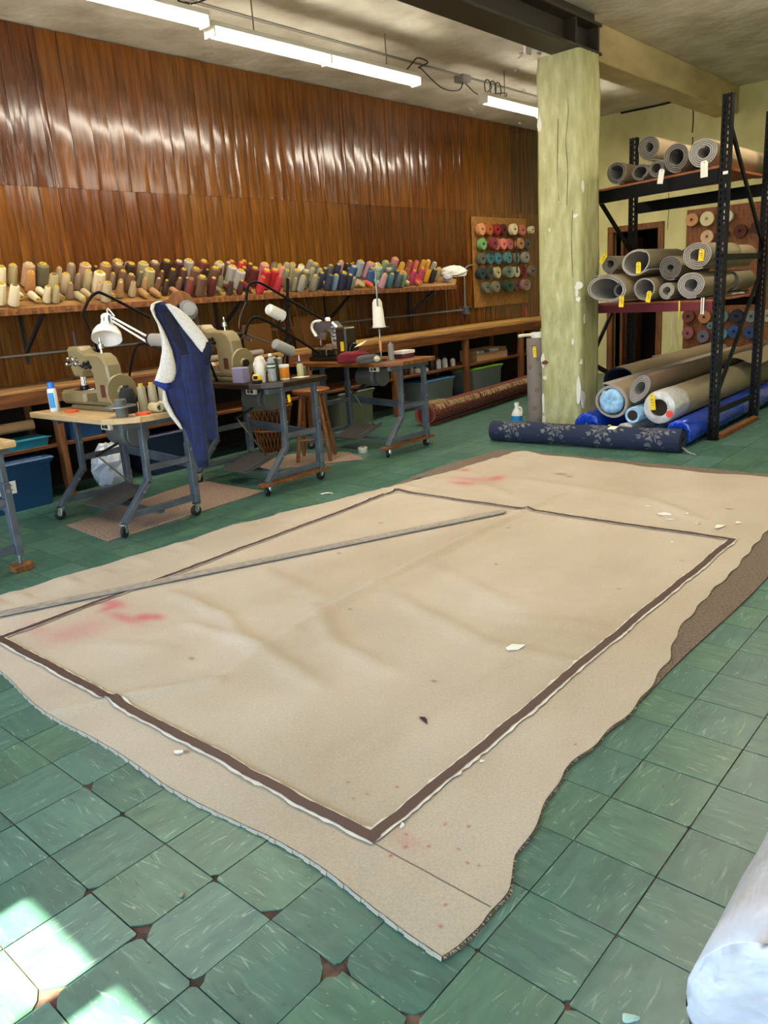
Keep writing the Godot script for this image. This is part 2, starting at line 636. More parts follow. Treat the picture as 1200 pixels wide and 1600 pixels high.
func build_shell() -> void:
	# panelled wall: a backing and two tiers of planks
	var wl := setting("wall_left", box_mesh(Vector3(WALL_X - 0.16, CEIL / 2, (FRONT_Z + BACK_Z) / 2), Vector3(0.28, CEIL, FRONT_Z - BACK_Z)), plain("groove_dark", "1c0f06", 0.8))
	var rng := RandomNumberGenerator.new()
	rng.seed = 77
	var names := ["lacquered_panelling", "lacquered_panelling_warm", "lacquered_panelling_dark", "lacquered_panelling_red"]
	for tier in 2:
		var y0 := 0.0 if tier == 0 else 2.553
		var y1 := 2.55 if tier == 0 else CEIL - 0.01
		var z := 1.28
		var sheet_end := -1.16 if tier == 0 else -1.18
		var tone := 1 if tier == 0 else 0
		while z > BACK_Z + 0.02:
			var w := rng.randf_range(0.09, 0.21)
			var z2 := z - w
			if z2 < sheet_end + 0.05:
				z2 = sheet_end
			z2 = maxf(z2, BACK_Z + 0.005)
			var zz := z
			var bow := rng.randf_range(-0.0025, 0.005) * (1.0 if tier == 1 else 0.45)
			var lean := rng.randf_range(-0.004, 0.004) * (1.0 if tier == 1 else 0.5)
			var ph := rng.randf() * TAU
			var fr := rng.randf_range(2.0, 4.5)
			var lift := rng.randf_range(0.0, 0.006) * (1.0 if tier == 1 else 0.3)
			var mb := MB.new()
			var yy0 := y0
			var yy1 := y1
			var f := func(u: float, v: float) -> Vector3:
				var edge := 0.0035 * (1.0 if u < 0.001 or u > 0.999 else 0.0)
				var x := WALL_X + 0.012 + bow * sin(PI * u) + lean * (u - 0.5) + lift * v * v + 0.0015 * sin(ph + v * fr * 2.0 + u * 3.0) + 0.001 * sin(ph * 3.0 + v * 17.0) - edge
				return Vector3(x, lerpf(yy0, yy1, v), lerpf(zz - 0.0012, z2 + 0.0012, u))
			mb.grid(f, 6, 12)
			# the two long edges run back to the wall
			for e in [0.0, 1.0]:
				for j in 4:
					var a: Vector3 = f.call(e, j / 4.0)
					var b: Vector3 = f.call(e, (j + 1) / 4.0)
					var a2 := Vector3(WALL_X - 0.02, a.y, a.z)
					var b2 := Vector3(WALL_X - 0.02, b.y, b.z)
					mb.poly([a, b, b2, a2], Vector3(0, 0, 1.0 - 2.0 * e))
			part(wl, "plank", mb.done(), mats[names[tone]])
			z = z2
			if is_equal_approx(z, sheet_end):
				sheet_end -= 1.22
				tone = rng.randi_range(0, 3)
	# ceiling
	var ceil := setting("ceiling", box_mesh(Vector3((WALL_X + RIGHT_X) / 2, CEIL + 0.12, (FRONT_Z + BACK_Z) / 2), Vector3(RIGHT_X - WALL_X + 0.6, 0.24, FRONT_Z - BACK_Z + 0.6)), mats["ceiling_plaster"])
	for f in [[-4.56, -7.66], [-5.09, -8.34], [-4.75, -7.9], [-6.42, -9.34], [-6.52, -9.5], [-6.59, -9.73], [-6.45, -9.42], [-6.55, -10.4], [-6.59, -10.89], [-5.5, -9.2], [-5.2, -10.3], [-4.5, -10.6], [-4.9, -7.3]]:
		var s := rng.randf_range(0.04, 0.1)
		var mb := MB.new()
		var an := rng.randf() * TAU
		mb.xf = Transform3D(Basis(Vector3.UP, an), Vector3(f[0], CEIL - 0.002, f[1]))
		mb.grid(func(u: float, v: float) -> Vector3: return Vector3((u - 0.5) * s * (1.0 - 0.3 * v), -s * 0.7 * v * v - 0.003, (v - 0.5) * s), 3, 4)
		part(ceil, "paint_flake", mb.done(), mats["flake_white"])
	# back wall with its doorway
	var bw := MB.new()
	var zc := BACK_Z - 0.12
	bw.box(Vector3((-5.56 - 7.1) / 2, CEIL / 2, zc), Vector3(7.1 - 5.56, CEIL, 0.24))
	bw.box(Vector3((-5.56 - 4.73) / 2, (2.16 + CEIL) / 2, zc), Vector3(0.83, CEIL - 2.16, 0.24))
	bw.box(Vector3((-4.73 + RIGHT_X + 0.3) / 2, CEIL / 2, zc), Vector3(RIGHT_X + 0.3 + 4.73, CEIL, 0.24))
	var wb := setting("wall_back", bw.done(), mats["green_paint"])
	for c in [[-4.35, 3.62, 0.28], [-4.345, 3.28, 0.1], [-4.35, 3.0, 0.2], [-4.66, 2.6, 0.5]]:
		part(wb, "crack", tube_mesh([Vector3(c[0], c[1], BACK_Z + 0.001), Vector3(c[0] + 0.006, c[1] - c[2] * 0.5, BACK_Z + 0.001), Vector3(c[0] - 0.002, c[1] - c[2], BACK_Z + 0.001)], 0.008 if c[2] < 0.3 else 0.004, 5), mats["felt_black"])
	part(wb, "crack", tube_mesh([Vector3(-5.4, 3.785, BACK_Z + 0.004), Vector3(-4.9, 3.78, BACK_Z + 0.004), Vector3(-4.2, 3.79, BACK_Z + 0.004)], 0.014, 5), mats["felt_black"])
	var tr := MB.new()
	tr.box(Vector3(-5.54, 1.07, BACK_Z - 0.02), Vector3(0.09, 2.14, 0.1), 0.008)
	tr.box(Vector3(-4.75, 1.07, BACK_Z - 0.02), Vector3(0.09, 2.14, 0.1), 0.008)
	tr.box(Vector3(-5.145, 2.18, BACK_Z - 0.02), Vector3(0.88, 0.09, 0.1), 0.008)
	setting("trim_1", tr.done(), mats["post_wood"])
	var dr := thing_structure("door_1")
	part(dr, "leaf", box_mesh(Vector3(-5.44, 1.04, BACK_Z - 0.55), Vector3(0.045, 2.06, 0.74), 0.006), mats["post_wood"])
	part(dr, "inset_panel", box_mesh(Vector3(-5.414, 1.5, BACK_Z - 0.55), Vector3(0.012, 0.8, 0.5), 0.005), mats["bench_wood"])
	part(dr, "inset_panel", box_mesh(Vector3(-5.414, 0.55, BACK_Z - 0.55), Vector3(0.012, 0.7, 0.5), 0.005), mats["bench_wood"])
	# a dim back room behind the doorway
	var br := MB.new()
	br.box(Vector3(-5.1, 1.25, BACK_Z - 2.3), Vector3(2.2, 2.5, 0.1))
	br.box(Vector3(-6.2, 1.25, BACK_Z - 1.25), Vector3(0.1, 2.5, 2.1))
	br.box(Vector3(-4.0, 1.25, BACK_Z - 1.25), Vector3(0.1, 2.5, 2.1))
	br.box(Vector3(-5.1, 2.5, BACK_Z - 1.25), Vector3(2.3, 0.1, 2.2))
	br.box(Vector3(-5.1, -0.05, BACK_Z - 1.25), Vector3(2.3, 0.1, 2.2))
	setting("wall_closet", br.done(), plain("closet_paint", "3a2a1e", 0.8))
	setting("wall_right", box_mesh(Vector3(RIGHT_X + 0.15, CEIL / 2, (FRONT_Z + BACK_Z) / 2), Vector3(0.3, CEIL, FRONT_Z - BACK_Z + 0.4)), mats["green_paint"])
	# shop front behind the camera: sill, header, mullions and panes
	var fr := MB.new()
	var panes := [[-6.4, -4.4], [-4.28, -2.08], [-1.88, -1.54], [-1.44, -0.45], [-0.33, 2.3]]
	var zf := FRONT_Z + 0.06
	fr.box(Vector3((WALL_X + RIGHT_X) / 2, 0.18, zf), Vector3(RIGHT_X - WALL_X + 0.6, 0.36, 0.12))
	fr.box(Vector3((WALL_X + RIGHT_X) / 2, (2.78 + CEIL) / 2, zf), Vector3(RIGHT_X - WALL_X + 0.6, CEIL - 2.78, 0.12))
	var xs := WALL_X - 0.3
	for p in panes + [[RIGHT_X + 0.3, 0]]:
		fr.box(Vector3((xs + p[0]) / 2, 1.57, zf), Vector3(p[0] - xs, 2.42, 0.1))
		xs = p[1]
	setting("wall_front", fr.done(), plain("front_paint", "b9b6a4", 0.6))
	var glass := plain("window_glass", "f2f6f6", 0.02)
	glass.albedo_color.a = 0.08
	glass.transparency = BaseMaterial3D.TRANSPARENCY_ALPHA
	var n := 1
	for p in panes:
		setting("window_%d" % n, box_mesh(Vector3((p[0] + p[1]) / 2, 1.57, zf), Vector3(p[1] - p[0], 2.42, 0.006)), glass)
		n += 1
	# awnings outside shade all but the door
	for a in [[WALL_X - 0.4, -2.0], [-0.4, RIGHT_X + 0.4]]:
		var aw := MB.new()
		aw.bar(Vector3((a[0] + a[1]) / 2, 2.95, FRONT_Z + 0.12), Vector3((a[0] + a[1]) / 2, 2.75, FRONT_Z + 1.7), a[1] - a[0], 0.02, Vector3.UP)
		aw.box(Vector3((a[0] + a[1]) / 2, 2.66, FRONT_Z + 1.7), Vector3(a[1] - a[0], 0.2, 0.015))
		setting("awning_%d" % (1 if a[0] < -3 else 2), aw.done(), plain("awning_canvas", "8f8c80", 0.9))
	setting("pavement", box_mesh(Vector3(-2, -0.2, FRONT_Z + 6.0), Vector3(30, 0.3, 11.6)), plain("pavement_concrete", "8e8a84", 0.9))
	# pillar
	var pn := FastNoiseLite.new()
	pn.seed = 4
	pn.frequency = 1.6
	pn.fractal_octaves = 4
	var ring_at := func(y: float) -> Array:
		var ring := []
		var per := 40
		for k in per:
			var t := float(k) / per * 4.0
			var side := int(t)
			var u := t - side
			var c := Vector2(u * 2.0 - 1.0, -1.0)
			for q in side:
				c = Vector2(-c.y, c.x)
			var l := pow(pow(absf(c.x), 14.0) + pow(absf(c.y), 14.0), 1.0 / 14.0)
			c /= l
			var p := Vector3(-3.805 + c.x * 0.222, y, -7.16 + c.y * 0.21)
			var d := 0.012 * pn.get_noise_3d(p.x * 2.0, p.y * 0.8, p.z * 2.0) + 0.004 * pn.get_noise_3d(p.x * 9.0, p.y * 3.0, p.z * 9.0)
			ring.append(p + Vector3(c.x, 0, c.y) * (d - 0.01 * smoothstep(3.28, 3.43, y)))
		ring.reverse()
		return ring
	var rings := []
	for j in 70:
		rings.append(ring_at.call(3.44 * j / 69.0))
	var pm := MB.new()
	pm.loft(rings)
	var pil := thing("concrete_pillar", "square pale green painted concrete pillar with chipped edges", "pillar")
	part(pil, "shaft", pm.done(), mats["pillar_paint"])
	# bare patches where paint has come off
	var chips := [[-3.595, 1.42, -6.955, 0.05, 0.045, 0], [-3.6, 1.3, -6.952, 0.025, 0.03, 0], [-3.62, 1.36, -6.952, 0.02, 0.05, 0], [-3.63, 2.05, -6.951, 0.03, 0.02, 0], [-3.6, 0.45, -6.952, 0.03, 0.16, 0], [-3.66, 0.9, -6.951, 0.015, 0.04, 0], [-3.9, 1.95, -6.951, 0.012, 0.02, 0], [-3.99, 0.3, -6.95, 0.016, 0.12, 0], [-3.985, 0.12, -6.95, 0.02, 0.05, 0], [-3.99, 0.72, -6.949, 0.025, 0.07, 0], [-3.575, 0.35, -7.0, 0.04, 0.1, 1], [-3.578, 1.1, -7.03, 0.02, 0.05, 1], [-3.578, 2.3, -7.0, 0.02, 0.07, 1], [-3.992, 2.9, -6.951, 0.03, 0.07, 0], [-3.97, 0.55, -6.95, 0.025, 0.022, 0], [-3.578, 0.7, -6.98, 0.02, 0.03, 1]]
	for c in chips:
		var mb := MB.new()
		var poly := PackedVector2Array()
		for k in 9:
			var a := TAU * k / 9.0
			var rr := rng.randf_range(0.6, 1.1)
			poly.append(Vector2(cos(a) * c[3], sin(a) * c[4]) * rr)
		mb.prism(poly, -0.012, 0.004)
		part(pil, "bare_patch", mb.done(), mats["flake_white"], Vector3(c[0], c[1], c[2]), Vector3(0, PI / 2 * c[5], 0))
	for c in [[-3.965, 0.7, -6.943, 0.045, 0.03]]:
		var mb := MB.new()
		var poly := PackedVector2Array()
		for k in 8:
			var a := TAU * k / 8.0
			poly.append(Vector2(cos(a) * c[3], sin(a) * c[4]) * rng.randf_range(0.6, 1.1))
		mb.prism(poly, -0.02, 0.004)
		part(pil, "bare_brick", mb.done(), mats["brick_red"], Vector3(c[0], c[1], c[2]))
	for ck in [[[-3.72, 3.2], [-3.7, 2.95], [-3.725, 2.7], [-3.705, 2.45], [-3.72, 2.15]], [[-3.8, 2.9], [-3.815, 2.5], [-3.8, 2.2]], [[-3.66, 2.1], [-3.67, 1.8], [-3.655, 1.5]]]:
		var cp := []
		for p in ck:
			cp.append(Vector3(p[0], p[1], -6.951 + 0.012 * pn.get_noise_3d(p[0] * 2.0, p[1] * 0.8, -13.9)))
		part(pil, "crack", tube_mesh(curve(cp, 6), 0.0035, 5), plain("crack_olive", "5c5c38", 0.9))
	# beams over the pillar
	var ib := MB.new()
	var zl := FRONT_Z + 7.42
	var zm := (FRONT_Z - 7.42) / 2
	ib.box(Vector3(-3.74, 3.455, zm), Vector3(0.28, 0.026, zl), 0.004)
	ib.box(Vector3(-3.74, 3.69, zm), Vector3(0.28, 0.026, zl), 0.004)
	ib.box(Vector3(-3.74, 3.57, zm), Vector3(0.03, 0.22, zl))
	ib.box(Vector3(-3.76, 3.76, zm), Vector3(0.16, 0.12, zl))
	for zz in [-6.95, -7.38]:
		ib.box(Vector3(-3.74, 3.575, zz), Vector3(0.25, 0.22, 0.03), 0.003)
	solo("steel_beam", ib.done(), mats["steel_beam_paint"], "dark painted steel beam under the ceiling resting on the green pillar", "beam")
	solo("boxed_beam", box_mesh(Vector3(-3.9, 3.635, (-7.42 + BACK_Z) / 2), Vector3(0.3, 0.33, -7.42 - BACK_Z), 0.01), mats["beam_plaster"], "cream plastered ceiling beam between the pillar and the back wall", "beam")

func thing_structure(called: String) -> Node3D:
	var o := Node3D.new()
	o.name = called
	add_child(o)
	o.set_meta("kind", "structure")
	return o

const CARPET_RIGHT := [[-1.08, -0.9], [-1.2, -0.87], [-1.33, -0.885], [-1.45, -0.93], [-1.66, -0.97], [-1.85, -1.01], [-2.1, -1.0], [-2.35, -0.99], [-2.73, -1.03], [-3.0, -1.1], [-3.48, -1.13], [-3.77, -1.13], [-4.56, -1.18], [-5.2, -1.28], [-5.85, -1.42]]
const CARPET_LEFT := [[-1.1, -4.32], [-1.52, -4.27], [-2.07, -4.23], [-2.73, -4.18], [-3.1, -4.18], [-3.65, -4.05], [-4.32, -3.9], [-5.07, -3.76], [-5.4, -3.72], [-5.85, -3.68]]

func along(table: Array, z: float) -> float:
	for i in table.size() - 1:
		if z <= table[i][0] and z >= table[i + 1][0]:
			return lerpf(table[i][1], table[i + 1][1], (table[i][0] - z) / (table[i][0] - table[i + 1][0]))
	return table[0][1] if z > table[0][0] else table[-1][1]

func build_floor() -> void:
	var fl := setting("floor", box_mesh(Vector3((WALL_X + RIGHT_X) / 2, -0.104, (FRONT_Z + BACK_Z) / 2), Vector3(RIGHT_X - WALL_X + 0.6, 0.2, FRONT_Z - BACK_Z + 0.5)), mats["mastic"])
	var rng := RandomNumberGenerator.new()
	rng.seed = 5
	var eye := Transform3D(Basis.from_euler(Vector3(-15.672, 42.152, -4.12) * PI / 180.0), Vector3(0, 1.456, 0)).affine_inverse()
	# how much is broken off where four tiles meet
	var broken := {}
	for b in [[-1.534, -0.691, 0.028], [-1.305, -0.691, 0.026], [-1.305, -0.92, 0.03], [-1.077, -0.92, 0.032], [-2.22, -0.92, 0.022], [-1.991, -0.92, 0.026], [-1.991, -1.148, 0.012], [-1.534, -0.92, 0.012], [-1.534, -0.462, 0.085], [-1.763, -0.691, 0.014], [-0.619, -1.834, 0.014], [-0.619, -1.377, 0.01], [-0.848, -1.148, 0.016], [-0.848, -0.92, 0.024], [-1.077, -0.691, 0.03], [-0.619, -1.148, 0.012]]:
		broken[Vector2i(roundi((b[0] + 0.619) / TILE), roundi((b[1] + 0.691) / TILE))] = b[2]
	var cells := []
	for i in range(-28, 15):
		for j in range(-49, 9):
			var x0 := -0.619 + i * TILE
			var z0 := -0.691 + j * TILE
			if x0 < WALL_X - 0.1 or x0 + TILE > RIGHT_X + 0.2 or z0 < BACK_Z - 0.1 or z0 + TILE > FRONT_Z + 0.2:
				continue
			var c := Vector3(x0 + TILE / 2, 0, z0 + TILE / 2)
			var q := eye * c
			var size := 0.0
			if q.z < -0.2:
				var u := 600.0 + 1200.6 * q.x / -q.z
				var v := 800.0 - 1200.6 * q.y / -q.z
				var hidden := c.z < -1.25 and c.z > -5.6 and c.x < along(CARPET_RIGHT, c.z) - 0.16 and c.x > along(CARPET_LEFT, c.z) + 0.16
				if u > -90 and u < 1290 and v < 1690 and not hidden and c.x > -6.2:
					size = 1.456 / q.length_squared() / q.length()
			cells.append([size, i, j])
	cells.sort_custom(func(a, b): return a[0] > b[0])
	var rest := MB.new()
	for k in cells.size():
		var c = cells[k]
		var x0: float = -0.619 + c[1] * TILE
		var z0: float = -0.691 + c[2] * TILE
		var near: bool = k < 290 and c[0] > 0.0
		var mb := MB.new() if near else rest
		var h := TILE / 2 - 0.0012
		var pts := PackedVector2Array()
		var gap := rng.randf_range(0.0, 0.0012)
		for q in 4:
			var sx: int = [-1, 1, 1, -1][q]
			var sz: int = [-1, -1, 1, 1][q]
			var cut: float = broken.get(Vector2i(c[1] + (1 if sx > 0 else 0), c[2] + (1 if sz > 0 else 0)), 0.0)
			if cut == 0.0 and near and rng.randf() < 0.09:
				cut = rng.randf_range(0.003, 0.009)
			cut = maxf(cut * (rng.randf_range(0.05, 0.5) if rng.randf() < 0.6 else rng.randf_range(0.9, 1.7)), 0.0012)
			var corner := Vector2(sx, sz) * (h - gap)
			var along_x := Vector2(-sx, 0)
			var along_z := Vector2(0, -sz)
			var two := [corner + along_z * cut, corner + (along_x + along_z) * cut * rng.randf_range(0.25, 0.6), corner + along_x * cut * rng.randf_range(0.5, 1.5)]
			if sx * sz < 0:
				two.reverse()
			for t in two:
				pts.append(t)
		var turn := 1 if (c[1] + c[2]) % 2 == 0 else 0
		if rng.randf() < 0.12:
			turn = 1 - turn
		var off := Vector2(rng.randf(), rng.randf())
		var lift := rng.randf_range(-0.0005, 0.0004)
		tile_shape(mb, pts, Vector3(0, lift, 0) if near else Vector3(x0 + TILE / 2, lift, z0 + TILE / 2), turn, off)
		if near:
			part(fl, "tile", mb.done(), mats["tile%d" % rng.randi_range(0, 3)], Vector3(x0 + TILE / 2, 0, z0 + TILE / 2))
	var o := part(fl, "far_tiles", rest.done(), mats["tile0"])
	o.set_meta("kind", "stuff")

func tile_shape(mb: MB, pts: PackedVector2Array, at: Vector3, turn: int, off: Vector2) -> void:
	var n := pts.size()
	var uv := []
	for p in pts:
		var q := p if turn == 1 else Vector2(p.y, p.x)
		uv.append(off + q)
	var mid := off
	for i in n:
		var j := (i + 1) % n
		var a := at + Vector3(pts[i].x, 0, pts[i].y)
		var b := at + Vector3(pts[j].x, 0, pts[j].y)
		mb.tri(at, b, a, -1, mid, uv[j], uv[i])
		mb.quad(a, b, b + Vector3(0, -0.004, 0), a + Vector3(0, -0.004, 0), -1, [uv[i], uv[j], uv[j], uv[i]])

func build_lights() -> void:
	var glow := plain("tube_glow", "ffffff", 0.4)
	glow.emission_enabled = true
	glow.emission = Color.html("fff6e6")
	glow.emission_energy_multiplier = 34.0
	var white := plain("fixture_enamel", "d8d4c8", 0.5)
	# [x, y, near z, far z, tubes in a row, label]
	for l in [[-5.16, 3.50, -1.65, -4.12, 2, "white fluorescent strip light nearest the camera, cut off by the photo's top edge"], [-5.18, 3.45, -4.15, -6.66, 2, "long white fluorescent strip light in the middle of the row, two tubes end to end"], [-5.2, 3.44, -7.83, -10.35, 2, "fluorescent strip light partly hidden behind the green pillar"], [-1.3, 3.5, -2.6, -5.1, 2, "fluorescent strip light over the right half of the room"], [-1.75, 3.5, -6.0, -8.5, 2, "fluorescent strip light beside the back of the storage rack"]]:
		var t := thing("strip_light", l[5], "light", Vector3(l[0], l[1], (l[2] + l[3]) / 2), 0.0, "fluorescent strip lights")
		var len: float = l[2] - l[3]
		var hs := MB.new()
		var pf := PackedVector2Array([Vector2(-0.055, 0.07), Vector2(-0.055, 0.035), Vector2(-0.03, 0.02), Vector2(0.03, 0.02), Vector2(0.055, 0.035), Vector2(0.055, 0.07)])
		hs.prism(pf, -len / 2, len / 2)
		part(t, "housing", hs.done(), white)
		for e in [-1.0, 0.0, 1.0]:
			part(t, "lamp_holder", box_mesh(Vector3(0, 0.0, e * (len / 2 - 0.012)), Vector3(0.125, 0.075, 0.02), 0.004), white)
		for sx in [-0.034, 0.034]:
			for seg in 2:
				var za := -len / 2 + 0.03 + seg * (len / 2)
				var zb := za + len / 2 - 0.06
				part(t, "fluorescent_tube", tube_mesh([Vector3(sx, -0.008, za), Vector3(sx, -0.008, zb)], 0.018, 10), glow)
		for zz in [-len * 0.32, len * 0.32]:
			part(t, "hanger", tube_mesh([Vector3(0, 0.07, zz), Vector3(0, CEIL - l[1], zz)], 0.006, 6), mats["conduit_grey"])
		var al := AreaLight3D.new()
		al.name = "tube_light"
		al.area_size = Vector2(0.11, len - 0.1)
		al.area_normalize_energy = true
		al.light_energy = 4.5
		al.light_color = Color.html("fff0d6")
		al.shadow_enabled = true
		al.set("area_range", 30.0)
		al.set("area_attenuation", 2.0)
		t.add_child(al)
		al.position = Vector3(0, -0.032, 0)
		al.rotation_degrees = Vector3(-90, 0, 0)
	# conduit, boxes and loose cable on the ceiling
	var cd := thing("ceiling_conduit", "thin grey wiring conduit running along the ceiling above the strip lights", "conduit")
	part(cd, "pipe", tube_mesh([Vector3(-5.55, CEIL - 0.015, -3.0), Vector3(-5.58, CEIL - 0.015, -7.0), Vector3(-5.6, CEIL - 0.015, -10.6)], 0.011, 6), mats["conduit_grey"])
	part(cd, "junction_box", box_mesh(Vector3(-5.6, CEIL - 0.04, -8.04), Vector3(0.13, 0.07, 0.16), 0.006), mats["conduit_grey"])
	var cw := thing("lamp_cable", "black cable looping from the ceiling box to the strip lights", "cable")
	part(cw, "cord", tube_mesh(curve([Vector3(-5.19, 3.53, -6.5), Vector3(-5.3, 3.66, -6.75), Vector3(-5.34, 3.74, -6.9), Vector3(-5.28, 3.7, -6.98), Vector3(-5.3, 3.64, -6.86), Vector3(-5.42, 3.68, -7.05), Vector3(-5.5, 3.58, -7.5), Vector3(-5.56, 3.62, -7.9), Vector3(-5.6, 3.74, -8.05)]), 0.007, 6), mats["cable"])
	var coil := [Vector3(-5.6, 3.72, -8.1), Vector3(-5.5, 3.6, -8.2)]
	for k in 28:
		var a := TAU * k / 9.0
		coil.append(Vector3(-5.42, 3.66 + 0.09 * sin(a), -8.25 - 0.09 * cos(a) - 0.012 * k))
	coil.append(Vector3(-5.2, 3.52, -8.0))
	part(cw, "coil", tube_mesh(curve(coil, 3), 0.007, 6), mats["cable"])
	var cw2 := thing("hanging_wire", "dark wire looped over the joint of the two near strip lights", "cable")
	part(cw2, "cord", tube_mesh(curve([Vector3(-5.16, 3.6, -4.0), Vector3(-5.2, 3.7, -4.2), Vector3(-5.35, CEIL - 0.01, -4.0)]), 0.006, 6), mats["cable"])
	part(cw2, "cord", tube_mesh(curve([Vector3(-5.16, 3.6, -3.76), Vector3(-5.14, 3.615, -3.85), Vector3(-5.18, 3.605, -3.92), Vector3(-5.16, 3.6, -3.99)]), 0.008, 6), mats["cable"])
	var br := thing("beam_bracket", "pair of small white metal brackets fixed to the beam left of the pillar", "bracket")
	part(br, "bracket", box_mesh(Vector3(-4.08, 3.56, -6.9), Vector3(0.03, 0.16, 0.1), 0.004), mats["white_plastic"])
	part(br, "bracket", box_mesh(Vector3(-4.02, 3.55, -6.98), Vector3(0.03, 0.14, 0.08), 0.004), mats["white_plastic"])
	part(br, "arm", box_mesh(Vector3(-3.95, 3.5, -6.98), Vector3(0.2, 0.02, 0.06), 0.003), mats["white_plastic"])

# ---------------------------------------------------------------- carpet on the floor
const FOLDS := [[-2.6, -4.75, -2.6, -4.2, 0.012, 0.03], [-2.6, -4.2, -2.58, -2.76, 0.016, 0.026], [-2.58, -2.76, -2.52, -2.1, 0.01, 0.035], [-2.52, -2.1, -2.4, -1.55, 0.006, 0.035], [-2.42, -1.6, -2.72, -1.1, 0.014, 0.03],
	[-3.45, -2.06, -2.95, -2.03, 0.014, 0.045], [-2.95, -2.03, -2.6, -1.9, 0.01, 0.04], [-3.0, -1.87, -2.55, -1.9, 0.012, 0.04], [-2.55, -1.9, -2.05, -1.8, 0.011, 0.05], [-2.62, -2.35, -2.25, -2.1, 0.009, 0.04], [-2.25, -2.1, -1.9, -2.05, 0.009, 0.05],
	[-2.4, -2.66, -1.7, -2.45, 0.009, 0.05], [-1.7, -2.45, -1.35, -2.5, 0.006, 0.05], [-2.5, -3.1, -1.75, -2.85, 0.006, 0.06], [-3.6, -2.6, -2.7, -2.45, 0.008, 0.07], [-3.5, -3.2, -2.75, -3.3, 0.006, 0.07], [-1.75, -2.75, -1.4, -2.85, 0.006, 0.04],
	[-3.1, -5.0, -2.0, -4.85, 0.01, 0.08], [-2.0, -4.85, -1.6, -4.6, 0.012, 0.06], [-3.3, -4.75, -2.9, -4.55, 0.01, 0.06], [-3.2, -1.5, -2.85, -1.65, 0.006, 0.05], [-1.6, -1.5, -1.45, -4.0, 0.0035, 0.02]]
var carpet_noise := FastNoiseLite.new()

func carpet_h(x: float, z: float) -> float:
	var h := 0.014
	var p := Vector2(x, z)
	for f in FOLDS:
		var a := Vector2(f[0], f[1])
		var b := Vector2(f[2], f[3])
		var t := clampf((p - a).dot(b - a) / (b - a).length_squared(), 0.0, 1.0)
		var d := p.distance_to(a.lerp(b, t))
		if d < f[5] * 3.0:
			h += 1.7 * f[4] * exp(-d * d / (f[5] * f[5])) * (0.5 + 0.5 * sin(PI * clampf(t * 0.8 + 0.1, 0.0, 1.0)))
	h += 0.004 * carpet_noise.get_noise_2d(x * 2.0, z * 2.0) + 0.0015 * carpet_noise.get_noise_2d(x * 9.0, z * 9.0)
	var e := x - along(CARPET_LEFT, z)
	h += 0.03 * exp(-pow((e - 0.12) / 0.12, 2.0)) * maxf(0.0, carpet_noise.get_noise_2d(z * 5.0, 3.0) + 0.1)
	# the straightedge presses the carpet flat
	var ba := Vector2(-4.06, -1.18)
	var bb := Vector2(-2.7, -4.18)
	var bt := clampf((p - ba).dot(bb - ba) / (bb - ba).length_squared(), 0.0, 1.0)
	h = lerpf(minf(h, 0.0135), h, smoothstep(0.045, 0.11, p.distance_to(ba.lerp(bb, bt))))
	return maxf(h, 0.0118)

func carpet_point(s: float, t: float) -> Vector3:
	var zf := -1.08 - 0.02 * sin(s * 9.0) - 0.012 * sin(s * 23.0 + 1.0) - 0.04 * (1.0 - s) * 0.5
	var zb := -5.83 - 0.05 * sin(s * 6.0 + 0.4) - 0.012 * sin(s * 31.0)
	var z := lerpf(zf, zb, t)
	var x := lerpf(along(CARPET_LEFT, z) + 0.008 * sin(z * 11.0), along(CARPET_RIGHT, z) + 0.006 * sin(z * 27.0), s)
	return Vector3(x, 0, z)

